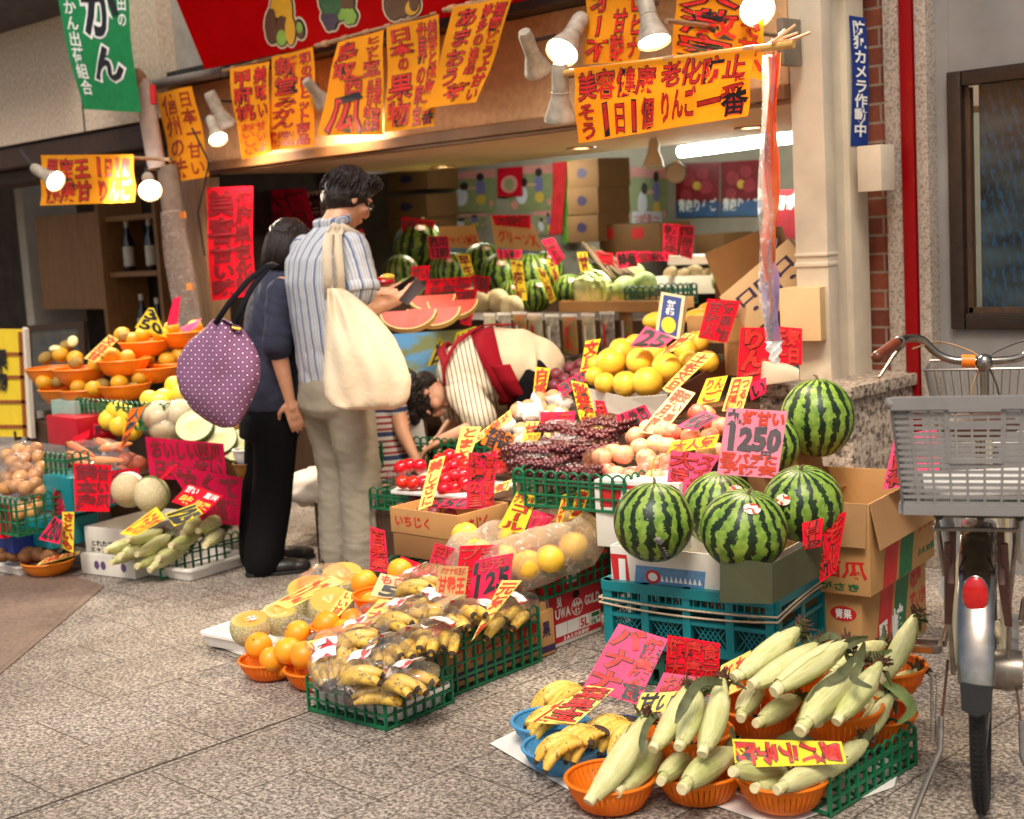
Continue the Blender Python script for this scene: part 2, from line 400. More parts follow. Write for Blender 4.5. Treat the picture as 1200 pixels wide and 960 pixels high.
g=MB();q=[(-5.40,2.90),(-5.80,2.95),(-9.2,-.45),(-8.6,-.99),(-6.9,-.29),(-4.59,2.05)]
g.add([(x,y,.004)for x,y in[(-5.38,2.90),(-5.76,2.93),(-5.93,2.80),(-9.0,-.27),(-8.58,-.69),(-7.3,.0),(-4.55,2.03)]],[(0,1,2,3,4,6)])
g.f[-1]=(0,1,2,3,4,6)
s_=NT('worn_dark_paving');n_=s_.noise(s_.coord('Object'),55,3,.6);nb_=s_.noise(s_.coord('Object'),3,3)
br_=s_.n('ShaderNodeTexBrick');br_.inputs['Scale'].default_value=1;br_.inputs['Brick Width'].default_value=.45;br_.inputs['Row Height'].default_value=.45;br_.inputs['Mortar Size'].default_value=.002;br_.offset=0
br_.inputs['Color1'].default_value=(1,1,1,1);br_.inputs['Color2'].default_value=(.93,.92,.9,1);br_.inputs['Mortar'].default_value=(.6,.58,.55,1)
s_.l(s_.coord('Object',(1,1,1),(0,0,math.pi/4)),br_.inputs['Vector'])
s_.base(s_.mix(1.0,s_.mix(1.0,s_.ramp(n_,[(.3,lin((104,84,70))),(.7,lin((136,112,96)))]),s_.ramp(nb_,[(.3,(.85,.85,.85)),(.7,(1,1,1))]),'MULTIPLY'),br_.outputs['Color'],'MULTIPLY'));s_.b.inputs['Roughness'].default_value=.7
o=g.build('paving_band',s_.m,smooth=False);o['kind']='structure'
PLASTER=MAT('tan_plaster',(204,160,114),.75,.14,30,.3,.004)
TRIM=MAT('brown_trim_paint',(124,86,52),.45,.2,9,.1)
DARKMETAL=MAT('dark_metal',(44,38,34),.5,.3,20)
SOFFIT=MAT('cream_soffit_paint',(232,200,166),.7,.05,8)
INWALL=MAT('grey_interior_wall',(158,148,132),.8,.1,6)
CREAM=MAT('cream_pillar_paint',(206,192,168),.5,.10,7,.12,.002)
shop=thing('shop_building','open fronted greengrocer shop with tan fascia, lit soffit and cream steel pillar','shop',(-5,4.6,0))
def shp(name,mb,mat,**k):
 o=mb.build(name,mat,**k);o.parent=shop;o.matrix_parent_inverse=Matrix.Translation((5,-4.6,0));return o
x0,x1=-7.15,-3.0
m=MB();m.box((-5.08,4.66,2.10),(4.14,.12,.44));shp('fascia',m,PLASTER,smooth=False,bevel=.006)
m=MB();m.box((-5.08,4.645,1.852),(4.15,.17,.05));m.box((-5.08,4.61,1.818),(4.15,.05,.016));shp('trim_strip',m,TRIM,smooth=False,bevel=.004)
m=MB();m.box((-5.08,4.58,2.345),(4.14,.24,.045));m.box((-5.08,4.50,2.372),(4.14,.03,.05));shp('shutter_rail',m,DARKMETAL,smooth=False,bevel=.004)
m=MB();m.box((-5.08,5.62,1.88),(4.18,1.76,.10));shp('soffit',m,SOFFIT,smooth=False)
m=MB();m.box((-6.1,7.4,2.02),(8.6,1.78,.06));m.box((-6.1,6.55,1.95),(8.6,.05,.2));shp('ceiling',m,MAT('grey_ceiling',(150,148,140),.8,.05),smooth=False)
m=MB();m.box((-6.3,8.36,1.0),(8.6,.12,2.1));shp('back_wall',m,INWALL,smooth=False)
for sx_ in(-2.2,-10.5):
 m=MB();m.box((sx_,6.85,1.0),(.12,3.2,2.1));shp('side_wall',m,INWALL,smooth=False)
m=MB();m.box((-5,4.7,3.4),(4.4,.3,2.1));shp('upper_wall',m,MAT('grey_concrete',(150,142,132),.85,.18,7,.2,.004),smooth=False)
WOODP=mat_wood('weathered_tan_wood',(128,92,58),(176,138,96))
m=MB();m.box((-7.03,4.62,.9),(.22,.14,1.8));shp('door_post',m,WOODP,bevel=.004)
m=MB();m.box((-2.945,4.75,1.9),(.11,.28,2.3));m.box((-2.935,4.635,1.9),(.14,.07,2.3));m.box((-2.93,4.835,1.9),(.13,.13,2.3));m.box((-2.935,4.685,1.9),(.105,.03,2.3))
shp('pillar',m,CREAM,bevel=.004)
m=MB();m.box((-2.935,4.632,1.242),(.146,.078,.012));m.box((-2.935,4.632,1.205),(.146,.078,.016));shp('weld_seam',m,CREAM,bevel=.003)
GRAN=mat_speckle('speckled_granite',[(60,54,50),(128,112,98),(168,150,132),(186,170,152)],55)
m=MB();m.box((-2.9,4.73,.36),(.40,.53,.72));shp('plinth',m,GRAN,bevel=.006)
m=MB();m.box((-2.9,4.72,.743),(.44,.56,.046));shp('plinth_cap',m,GRAN,bevel=.006)
m=MB();m.box((-2.77,4.80,1.55),(.10,.10,.17),rz=0);mb_=shp('meter_box',m,CREAM,bevel=.004)
card('blue vertical security camera sticker with white lettering on the cream pillar',[(995,18),(1014,21),(1017,172),(997,171)],X=-2.862,bg='blue_card',text=[(.12,.03,.88,.93,'V:^防犯カメラ作動中')],name='security_sticker',cat='sticker',thick=.001,out=False,wob=0,bold=.028)
m=MB();m.tube([(0,0,0),(.02,0,0)],.006,8);m.box((.02,0,0),(.006,.022,.007))
RED=MAT('red_board_paint',(180,0,4),.7,.08,4,spec=.03)
bl=F(240,82,4.34);br=Vector((-3.15,4.34,bl.z));up_=Vector((0,-.30,.72))
m=MB();m.slab([bl,br,br+up_,bl+up_+Vector((.02,0,0))],Vector((0,.04,.016)),1.0)
board=m.build('sign_board',RED,smooth=False,bevel=.003);tag(board,'large red sign board tilted over the shop front with painted fruit clusters','sign board')
nb=up_.cross(Vector((1,0,0))).normalized();nb=-nb if nb.y>0 else nb
def on_board(px,py):return on_plane(px,py,bl,nb)
def board_blob(mb,px,py,rx,ry,ang,mi,h):
 c=on_board(px,py);k=(on_board(px+10,py)-c).length/10;q=14;vs=[]
 ux=(on_board(px+10,py)-c).normalized();uy=(on_board(px,py+10)-c).normalized();a=math.radians(ang)
 for i in range(q):
  t=2*math.pi*i/q;x,y=rx*math.cos(t),ry*math.sin(t)
  vs.append(c+ux*k*(x*math.cos(a)-y*math.sin(a))+uy*k*(x*math.sin(a)+y*math.cos(a))+nb*h)
 mb.add(vs,[tuple(range(q))],mi)
PM=[MAT('paint_white_edge',(220,200,170),.6,.05),MAT('paint_brown',(92,52,24),.6,.2,40),MAT('paint_yellow',(226,170,20),.6,.1),MAT('paint_green',(34,92,48),.6,.25,60),MAT('paint_lime',(132,178,62),.6,.15),MAT('paint_purple',(52,28,66),.6,.2),MAT('paint_black_line',(26,18,14),.6,.1)]
def cluster(items,nm):
 mb=MB()
 for grow,mi0,h0 in((3.2,0,.0015),(1.3,6,.003)):
  for i,(x,y,rx,ry,a,mi)in enumerate(items):board_blob(mb,x,y,rx+grow,ry+grow,a,mi0,h0+i*.00004)
 for i,(x,y,rx,ry,a,mi)in enumerate(items):board_blob(mb,x,y,rx,ry,a,mi,.0045+i*.0002)
 mb.build(nm,PM,parent=board,smooth=False)
cl=[(330,2,5,14,25,2),(322,6,4,13,10,2),(338,8,5,14,-10,2),(328,14,9,5,10,2),(318,26,6,12,10,1),(320,38,7,9,0,1),(332,34,7,12,-10,1),(331,44,6,7,0,4),(341,35,6,13,-5,2),(352,34,5,8,-20,1),(352,32,3.4,5,-10,4)]
cluster(cl,'painted_fruit')
gr1=[(381+dx*5.2,20+dy*5,3.6,3.6,0,5)for dx,dy in((0,0),(1,0),(2,0),(.5,1),(1.5,1),(2.5,.6),(1,2),(2,1.8))]
gr2=[(403+dx*5.2,14+dy*4.8,3.6,3.6,0,4)for dx,dy in((0,0),(1,0),(2,0),(-.4,1),(.6,1),(1.6,1),(2.5,.9),(1.2,2),(2.2,1.8))]
cluster([(384,2,9,15,-20,3),(396,4,8,16,-10,3),(408,2,8,12,0,1)]+gr1+gr2,'painted_fruit')
cluster([(462,6,11,13,-15,1),(473,2,10,14,5,1),(484,8,9,7,-30,2),(486,3,6,8,0,1)],'painted_fruit')
STUC=MAT('grey_beige_stucco',(194,175,152),.9,.24,40,.5,.005,detail=8)
nbr=thing('neighbour_building','grey beige stuccoed building with dark wooden recess beside the fruit shop','building',(-9,4.45,0))
def nbp(name,mb,mat,**k):
 o=mb.build(name,mat,**k);o.parent=nbr;o.matrix_parent_inverse=Matrix.Translation((9,-4.45,0));return o
m=MB();m.box((-11.05,4.56,3.2),(8.0,.22,2.1));nbp('upper_wall',m,STUC,smooth=False)
for xx in(-7.95,-9.9):
 m=MB();m.box((xx,4.448,3.2),(.012,.006,2.1));nbp('wall_joint',m,DARKMETAL,smooth=False)
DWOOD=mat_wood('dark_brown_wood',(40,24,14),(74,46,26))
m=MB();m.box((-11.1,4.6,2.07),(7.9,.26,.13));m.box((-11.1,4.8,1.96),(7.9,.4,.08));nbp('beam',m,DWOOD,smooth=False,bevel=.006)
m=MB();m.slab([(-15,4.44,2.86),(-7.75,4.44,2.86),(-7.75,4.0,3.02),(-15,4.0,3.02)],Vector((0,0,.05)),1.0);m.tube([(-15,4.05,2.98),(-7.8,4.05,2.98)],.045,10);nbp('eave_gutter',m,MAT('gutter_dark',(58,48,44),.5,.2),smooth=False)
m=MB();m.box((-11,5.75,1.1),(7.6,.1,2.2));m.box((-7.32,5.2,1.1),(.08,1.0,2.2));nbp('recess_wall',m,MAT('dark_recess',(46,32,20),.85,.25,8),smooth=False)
cabw=mat_wood('plywood_brown',(112,74,38),(146,102,56))
cab=thing('wall_cabinet','brown plywood wall cabinet with open dark shelves in the dim recess','cabinet',(-8.9,5.45,.8))
a,b=F(42,255,5.3),F(128,362,5.3)
def ck(name,mb,mat,par,**k):
 o=mb.build(name,mat,**k);o.parent=par;o.matrix_parent_inverse=par.matrix_basis.inverted()if False else Matrix.Translation(-par.location);return o
m=MB();m.box(((a.x+b.x)/2,5.3,(a.z+b.z)/2),(b.x-a.x,.03,a.z-b.z));ck('door',m,cabw,cab,smooth=False,bevel=.004)
c0,c1=F(126,250,5.36),F(196,480,5.36)
for yy in(258,322):
 p,q=F(126,yy,5.4),F(196,yy,5.4)
 m=MB();m.box(((p.x+q.x)/2,5.5,p.z),(q.x-p.x,.36,.035));ck('shelf',m,cabw,cab,smooth=False)
m=MB();m.box((c0.x,5.45,1.2),(.04,.36,1.5));m.box((c1.x+.2,5.45,1.2),(.04,.36,1.5));ck('side_panel',m,cabw,cab,smooth=False)
GLASSD=MAT('dark_bottle_glass',(22,18,14),.12,.1,spec=.7);LBL=MAT('bottle_label',(196,186,168),.7,.15,30)
def bottle(px,py,Y,h,label):
 p=F(px,py,Y);t=thing('bottle',label,'bottle',p,0,'bottles on the cabinet shelves')
 m=MB();m.lathe([(.035,0),(.04,.01),(.04,h*.6),(.016,h*.78),(.014,h)],14);m.build('glass',GLASSD,t)
 m=MB();m.lathe([(.0412,h*.12),(.0412,h*.5)],14,caps=False);m.build('paper_label',LBL,t)
 m=MB();m.lathe([(.017,h*.88),(.018,h*1.01)],10);m.build('cap',LBL,t)
bottle(153,319,5.42,.37,'dark bottle with pale label on the cabinet shelf, further from the shop post')
bottle(179,318,5.42,.37,'dark bottle with pale label on the cabinet shelf, nearest the shop post')
bottle(170,400,5.42,.34,'dark bottle with white cap low in the cabinet')
bottle(188,402,5.42,.32,'dark bottle low in the cabinet, partly hidden by the grey post')
fp=thing('framed_picture','dark framed landscape picture leaning in the recess behind citrus baskets','picture',F(62,480,5.1))
def quadcard(par,name,quad,Y,mat,t=.01):
 P=[F(x,y,Y)for x,y in quad];m=MB();m.slab(P,Vector((0,1,0)),t);o=m.build(name,mat,smooth=False);o.parent=par;o.matrix_parent_inverse=Matrix.Translation(-par.location);return o
quadcard(fp,'picture',[(34,388),(92,384),(96,478),(38,482)],5.1,MAT('murky_landscape',(44,58,66),.25,0,5,col2=(92,84,72),stretch=(1,1,3)))
for qd in([(26,382),(98,377),(98,384),(26,389)],[(26,389),(34,388),(38,490),(31,490)],[(91,384),(98,384),(103,486),(96,486)]):quadcard(fp,'frame',qd,5.09,DWOOD,.03)
yb=thing('sign_board','yellow price board with brown grid lines standing at the dark recess','sign board',F(10,510,3.6))
quadcard(yb,'panel',[(-60,386),(26,386),(33,512),(-56,512)],3.6,MAT('yellow_board',(240,206,40),.5,.06),.02)
BRL=MAT('brown_line',(150,74,26),.6,.1)
for qd in([(21,389),(25,389),(31,512),(27,512)],[(-60,413),(27,413),(27,417),(-60,417)],[(-60,440),(28,440),(28,444),(-60,444)],[(-60,469),(30,469),(30,473),(-60,473)],[(-60,498),(31,498),(31,502),(-60,502)]):quadcard(yb,'grid_line',qd,3.594,BRL,.002)
lo=lambda u,v,h:F(-8+u*17,408+v*52,3.593-h)+Vector((0,-.001,0))
lettering('lettering',[(0,0,1,1,'V:*果物')],lo,None,out=False).parent=yb
bpy.data.objects[[c.name for c in yb.children if c.name.startswith('lettering')][0]].matrix_parent_inverse=Matrix.Translation(-yb.location)
for px_ in(-50,20):
 a_=F(px_,505,3.612);m=MB();m.box((a_.x-yb.location.x,.012,(a_.z)/2-yb.location.z),(.03,.03,a_.z));m.build('leg',DWOOD,yb,smooth=False)
quadcard(yb,'edge',[(26,384),(29,386),(37,514),(33,512)],3.598,MAT('board_edge_cream',(226,214,196),.5,.05),.024)
def mat_brick():
 s=NT('dark_red_brick');br=s.n('ShaderNodeTexBrick');tc=s.n('ShaderNodeTexCoord')
 sx=s.n('ShaderNodeSeparateXYZ');s.l(tc.outputs['Object'],sx.inputs[0]);cx=s.n('ShaderNodeCombineXYZ');s.l(sx.outputs[0],cx.inputs[0]);s.l(sx.outputs[2],cx.inputs[1]);s.l(cx.outputs[0],br.inputs['Vector'])
 br.inputs['Scale'].default_value=1;br.inputs['Brick Width'].default_value=.21;br.inputs['Row Height'].default_value=.072;br.inputs['Mortar Size'].default_value=.005
 br.inputs['Color1'].default_value=(*lin((136,66,38)),1);br.inputs['Color2'].default_value=(*lin((106,48,28)),1);br.inputs['Mortar'].default_value=(*lin((140,122,104)),1)
 n=s.noise(s.coord('Object'),60,3);s.base(s.mix(1,br.outputs['Color'],s.ramp(n,[(.3,(.75,.75,.75)),(.7,(1,1,1))]),'MULTIPLY'));s.b.inputs['Roughness'].default_value=.8
 s.bump(br.outputs['Fac'],-.6,.004);return s.m
rb=thing('neighbour_building','grey rendered building with brick strip, red post and dark framed window behind bicycle','building',(-1.5,4.95,0))
def rbp(name,mb,mat,par=None,**k):
 o=mb.build(name,mat,**k);o.parent=par or rb;o.matrix_parent_inverse=Matrix.Translation((1.5,-4.95,0))if not par else Matrix.Identity(4);return o
m=MB();m.box((-2.88,5.02,1.7),(.22,.12,3.4));rbp('brick_strip',m,mat_brick(),smooth=False)
RENDER=MAT('grey_render',(128,125,121),.85,.2,3,.25,.004,detail=8)
RND2=mat_speckle('rough_grey_render',[(118,106,94),(150,138,124),(166,152,138),(176,164,150)],90)
m=MB();m.box((-2.765,4.985,1.7),(.075,.12,3.4));m.box((-2.645,4.98,1.7),(.05,.12,3.4));rbp('corner_strip',m,RND2,bevel=.008)
m=MB();m.box((-2.70,4.97,1.7),(.052,.12,3.4));rbp('red_post',m,MAT('glossy_dark_red',(126,0,6),.4,.08,5,spec=.25),bevel=.004)
m=MB();m.box((-2.667,4.99,1.7),(.009,.12,3.4));rbp('gap_seal',m,MAT('black_rubber',(16,15,15),.6,.1),smooth=False)
wx0,wx1,wz0,wz1=-2.565,-1.1,.93,1.885
m=MB()
for c,d in(((-2.603,5.04,1.7),(.074,.10,3.4)),((1.0,5.04,1.7),(4.2,.1,3.4)),(((wx0+wx1)/2,5.04,.465),(wx1-wx0,.1,.93)),(((wx0+wx1)/2,5.04,2.65),(wx1-wx0,.1,1.53))):m.box(c,d)
rbp('wall',m,RENDER,smooth=False)
FRW=mat_wood('dark_window_wood',(20,13,9),(44,29,18),.5,8,(3,3,3))
wf=MB()
for c,d in(((wx0+.0275,5.0,(wz0+wz1)/2),(.055,.07,wz1-wz0)),(((wx0+wx1)/2+.03,5.0,wz1-.027),(wx1-wx0-.06,.069,.054)),(((wx0+wx1)/2+.03,5.0,wz0+.03),(wx1-wx0-.06,.069,.06)),((wx1-.02,5.0,(wz0+wz1)/2),(.05,.068,wz1-wz0-.12))):wf.box(c,d)
win=rbp('window',wf,FRW,bevel=.004)
m=MB();m.box((wx0+.066,5.01,(wz0+wz1)/2),(.02,.03,wz1-wz0-.12));m.box((wx0+.4,5.01,wz0+.07),(.68,.03,.02));o=m.build('inner_sash',mat_wood('sash_wood',(48,32,20),(78,56,36)));o.parent=win
def mat_pane():  # blue streaks in the pane colour stand in for a patterned reflection
 s=NT('pane_painted_reflection');w_=s.n('ShaderNodeTexWave');s.l(s.coord('Object',(1,1,1),(0,.28,0)),w_.inputs[0]);w_.inputs['Scale'].default_value=9;w_.inputs['Distortion'].default_value=3;w_.inputs['Detail'].default_value=3;w_.inputs['Detail Scale'].default_value=5
 n=s.noise(s.coord('Object',(60,60,16)),2.2,3)
 k=s.math('MULTIPLY',s.ramp(w_.outputs['Fac'],[(.45,(0,0,0)),(.62,(1,1,1))]),s.ramp(n,[(.45,(0,0,0)),(.55,(1,1,1))]))
 nb=s.noise(s.coord('Object',(1,1,3)),3,2)
 s.base(s.mix(s.math('MULTIPLY',k,.7),s.ramp(nb,[(.3,lin((22,26,28))),(.7,lin((60,72,74)))]),lin((36,74,104))));s.b.inputs['Roughness'].default_value=.3;s.b.inputs['Specular IOR Level'].default_value=.25;return s.m
m=MB();m.box(((wx0+wx1)/2+.05,5.03,(wz0+wz1)/2),(wx1-wx0-.1,.02,wz1-wz0-.1));o=m.build('pane',mat_pane(),smooth=False);o.parent=win
ORANGE_PL=MAT('orange_plastic',(250,142,34),.38,.08,12,trans=.12,rnd=.06)
BLUE_PL=None
def slotted(name,c,n,z0,z1,frac):
 """basket plastic with narrow slots cut through the wall"""
 s=NT(name);tc=s.n('ShaderNodeTexCoord');sx=s.n('ShaderNodeSeparateXYZ');s.l(tc.outputs['Object'],sx.inputs[0])
 f=s.math('FRACT',s.math('MULTIPLY',s.math('ARCTAN2',sx.outputs[1],sx.outputs[0]),n/6.28318));a=s.math('LESS_THAN',f,frac);zz=s.math('MULTIPLY',s.math('GREATER_THAN',sx.outputs[2],z0),s.math('LESS_THAN',sx.outputs[2],z1))
 nz=s.noise(tc.outputs['Object'],14,3);c=lin(c);col=s.ramp(nz,[(.3,tuple(x*.9 for x in c)),(.7,c)]);s.base(col);s.b.inputs['Roughness'].default_value=.4;s.b.inputs['Specular IOR Level'].default_value=.35
 t=s.n('ShaderNodeBsdfTranslucent');s.l(col,t.inputs[0]);m1=s.n('ShaderNodeMixShader');m1.inputs[0].default_value=.3;s.l(s.b.outputs[0],m1.inputs[1]);s.l(t.outputs[0],m1.inputs[2])
 tr=s.n('ShaderNodeBsdfTransparent');m2=s.n('ShaderNodeMixShader');s.l(s.math('MULTIPLY',a,zz),m2.inputs[0]);s.l(m1.outputs[0],m2.inputs[1]);s.l(tr.outputs[0],m2.inputs[2]);s.l(m2.outputs[0],s.out.inputs[0]);MATS[name]=s.m;return s.m
ORANGE_SL=slotted('slotted_orange_plastic',(255,142,32),46,.016,.058,.22);BLUE_PL=slotted('slotted_blue_plastic',(92,176,224),90,.012,.05,.28)
GREEN_PL=MAT('green_plastic',(18,104,66),.36,.14,16,spec=.5)
TEAL_PL=MAT('teal_plastic',(12,122,128),.38,.14,12)
FOAM=MAT('white_foam',(232,226,216),.75,.04,90,.15,.001,rnd=.05)
PAPERW=MAT('white_sheet',(226,220,210),.7,.05,10)
def KRAFT(name='kraft_cardboard',c=(196,146,88)):
 if name in MATS:return MATS[name]
 s=NT(name);co=s.coord('Object');n=s.noise(co,7,5,.6);f=s.noise(s.coord('Object',(40,40,260)),3,2)
 a=lin(c);s.base(s.mix(.18,s.ramp(n,[(.3,tuple(x*.82 for x in a)),(.7,a)]),s.ramp(f,[(.35,tuple(x*.7 for x in a)),(.65,tuple(min(1,x*1.15)for x in a))])))
 s.b.inputs['Roughness'].default_value=.8;s.bump(n,.15,.003);MATS[name]=s.m;return s.m
KR=KRAFT();KRD=KRAFT('dark_kraft_cardboard',(150,104,60));KRP=KRAFT('pale_kraft_cardboard',(214,178,128));KRI=KRAFT('cardboard_inside',(176,132,84))
WBOX=MAT('white_carton',(226,220,206),.6,.07,9,.08);REDBOX=MAT('red_carton',(196,16,34),.5,.1,8);OLIVEBOX=MAT('olive_carton',(72,76,50),.6,.12,8)
PRED=MAT('print_red',(200,34,34),.55,.1);PGRN=MAT('print_green',(20,104,58),.55,.1);PNAVY=MAT('print_navy',(52,36,70),.55,.1);PBLUE=MAT('print_blue',(96,140,178),.55,.2,60)
PWHT=MAT('print_white',(238,234,226),.6,.04)
def make_bowl(name,mat,R=.108,H=.062,label='',cat='basket',group=None,flute=40):
 t=thing(name,label,cat,group=group);fn=lambda a,z:1+.011*math.cos(flute*a)*(1 if z>.008 else 0)
 m=MB();m.lathe([(.004,0),(R*.58,0),(R*.70,.008),(R*.86,H*.5),(R*.965,H*.94),(R*.94,H*.94),(R*.83,H*.5),(R*.66,.012),(.004,.007)],160,fn=fn);m.build('bowl',mat,t)
 m=MB();m.tube([(R*.97*math.cos(a),R*.97*math.sin(a),H)for a in[2*math.pi*i/48 for i in range(48)]],.0055,8,closed=True,flat=.8);m.build('rim',mat,t)
 return t
def lattice(mb,L,Hh,nv,nh,t=.006,wave=True,d=.01,rail=.009):
 """upright lattice in the local XZ plane, from x=0..L, z=0..Hh"""
 step=L/nv
 for i in range(nv+1):mb.box((i*step,0,Hh*.5-.004),(t,d,Hh-.008))
 for j in range(nh+1):
  z=Hh*j/nh*(.93)+rail/2
  if j==nh:z=Hh-.030 if wave else Hh-rail/2
  mb.box((L/2,0,z),(L,d*.8,rail if j in(0,)else t))
 if wave:
  for i in range(nv):
   pts=[(i*step+step*k/8,0,Hh-.012+.012*math.sin(math.pi*k/8))for k in range(9)];mb.tube(pts,t*.62,6)
 return mb
def wire_crate(name,label,L,W,Hh,loc,rz,mat=None,nv=None,nh=3,sides='flbr',base=True,group=None,cat='crate',t=.006):
 """lattice sides; f: y=0 side, b: y=W, l: x=0, r: x=L"""
 mat=mat or GREEN_PL;o=thing(name,label,cat,loc,rz,group);step=.042
 for s in sides:
  ln=L if s in 'fb' else W;m=MB();lattice(m,ln,Hh,max(3,round(ln/step)),nh,t)
  M={'f':Matrix.Identity(4),'b':Matrix.Translation((0,W,0)),'l':Matrix.Rotation(math.pi/2,4,'Z'),'r':Matrix.Translation((L,0,0))@Matrix.Rotation(math.pi/2,4,'Z')}[s]
  m.v=[tuple(M@Vector(p))for p in m.v];m.build('side_panel',mat,o,bevel=0)
 if base:
  m=MB()
  for i in range(9):m.box((L*i/8,W/2,.005),(.006,W,.008))
  for i in range(7):m.box((L/2,W*i/6,.0056),(L,.006,.007))
  m.build('base_grid',mat,o)
 return o
def carton(name,label,L,W,Hh,loc,rz,mat=None,inside=None,open_top=True,flaps=(),cat='cardboard box',group=None,t=.006,bevel=.002):
 """box from (0,0,0) to (L,W,Hh); flaps: list of (side, length, angle from vertical outward in degrees)"""
 mat=mat or KR;o=thing(name,label,cat,loc,rz,group)
 m=MB()
 for c,d in(((L/2,t/2,Hh/2),(L,t,Hh)),((L/2,W-t/2,Hh/2),(L,t,Hh)),((t/2,W/2,Hh/2),(t,W-2*t,Hh)),((L-t/2,W/2,Hh/2),(t,W-2*t,Hh)),((L/2,W/2,t/2),(L-2*t,W-2*t,t))):m.box(c,d)
 if not open_top:m.box((L/2,W/2,Hh-t/2),(L-2*t,W-2*t,t))
 m.build('wall',mat,o,bevel=bevel)
 for s,ln,ang in flaps:
  a=math.radians(ang);m=MB();up=Vector((0,0,math.cos(a)*ln));t2=.004
  if s=='f':A,B,out=Vector((.004,0,Hh)),Vector((L-.004,0,Hh)),Vector((0,-1,0))
  elif s=='b':A,B,out=Vector((L-.004,W,Hh)),Vector((.004,W,Hh)),Vector((0,1,0))
  elif s=='l':A,B,out=Vector((0,W-.004,Hh)),Vector((0,.004,Hh)),Vector((-1,0,0))
  else:A,B,out=Vector((L,.004,Hh)),Vector((L,W-.004,Hh)),Vector((1,0,0))
  off=up+out*math.sin(a)*ln;nrm=(B-A).cross(off).normalized()
  m.slab([A,B,B+off,A+off],nrm*-1,t2);m.build('flap',inside or mat,o,smooth=False)
 return o
def face(o,side,L,W,Hh):
 """surface function of a carton's side in local coordinates: u along, v down"""
 return{'f':lambda u,v,h:Vector((u*L,-h,Hh*(1-v))),'r':lambda u,v,h:Vector((L+h,u*W,Hh*(1-v))),'l':lambda u,v,h:Vector((-h,W*(1-u),Hh*(1-v))),'b':lambda u,v,h:Vector((L*(1-u),W+h,Hh*(1-v)))}[side]
def patch(par,surf,u0,v0,u1,v1,mat,name='printed_panel',h=.0008,skew=0):
 m=MB();m.quad(surf(u0+skew,v0,h),surf(u1+skew,v0,h),surf(u1,v1,h),surf(u0,v1,h));return m.build(name,mat,par,smooth=False)
def sub(surf,u0,v0,u1,v1):return lambda u,v,h:surf(u0+(u1-u0)*u,v0+(v1-v0)*v,h)
def tray(name,label,L,W,Hh,loc,rz,mat=None,cat='tray',group=None):
 mat=mat or FOAM;m=MB();r=.02
 def rr(x0,y0,x1,y1,z,rad):
  p=[]
  for cx,cy,a0 in((x1-rad,y1-rad,0),(x0+rad,y1-rad,90),(x0+rad,y0+rad,180),(x1-rad,y0+rad,270)):
   for k in range(5):a=math.radians(a0+k*22.5);p.append(Vector((cx+rad*math.cos(a),cy+rad*math.sin(a),z)))
  return p
 i=.018
 m.rings([rr(.012,.012,L-.012,W-.012,0,.02),rr(0,0,L,W,Hh-.012,.025),rr(-.006,-.006,L+.006,W+.006,Hh-.010,.028),rr(-.006,-.006,L+.006,W+.006,Hh,.028),rr(i,i,L-i,W-i,Hh,.02),rr(i+.006,i+.006,L-i-.006,W-i-.006,.012,.02)],caps=True)
 o=m.build(name,mat,None,loc=loc);o.rotation_euler=(0,0,rz);return tag(o,label,cat,group)
def mat_melon():
 s=NT('striped_watermelon_rind');tc=s.n('ShaderNodeTexCoord');sx=s.n('ShaderNodeSeparateXYZ');oi=s.n('ShaderNodeObjectInfo')
 s.l(tc.outputs['Object'],sx.inputs[0])
 ang=s.math('ARCTAN2',sx.outputs[1],sx.outputs[0])
 va=s.n('ShaderNodeVectorMath',operation='ADD');s.l(tc.outputs['Object'],va.inputs[0]);s.l(s.math('MULTIPLY',oi.outputs['Random'],9.0),va.inputs[1]);vo_=va.outputs[0];n1=s.noise(vo_,8,3,.5,.4);n2=s.noise(vo_,34,3,.65,.5);n3=s.noise(vo_,95,2,.6);n4=s.noise(vo_,40,3,.55)
 d=s.math('ADD',s.math('MULTIPLY',s.math('SUBTRACT',n1,.5),8.0),s.math('ADD',s.math('MULTIPLY',s.math('SUBTRACT',n2,.5),4.6),s.math('MULTIPLY',s.math('SUBTRACT',n3,.5),2.4)))
 wv=s.math('ADD',s.math('SINE',s.math('ADD',s.math('MULTIPLY',ang,15.0),d)),s.math('MULTIPLY',s.math('SUBTRACT',n4,.5),2.6))
 dark=lin((20,36,22));mid=lin((64,94,40));lt=lin((96,134,44));lt2=lin((146,172,70))
 nb=s.noise(tc.outputs['Object'],40,3)
 g=s.mix(s.ramp(nb,[(.35,(0,0,0)),(.65,(1,1,1))]),lt,lt2)
 fac=s.ramp(s.math('MULTIPLY',s.math('ADD',wv,1.0),.5),[(.52,(0,0,0)),(.62,(1,1,1))])
 c=s.mix(fac,g,s.mix(s.ramp(nb,[(.4,(0,0,0)),(.8,(.35,.35,.35))]),dark,mid))
 s.base(c);s.b.inputs['Roughness'].default_value=.42;s.b.inputs['Specular IOR Level'].default_value=.4;s.bump(n2,.08,.003);return s.m
MELON=mat_melon();STEMB=MAT('dry_stem',(112,92,58),.8,.25,60);STICK=MAT('fruit_sticker',(246,232,214),.35,0,70,col2=(222,60,30),ramp=(.44,.5),detail=2)
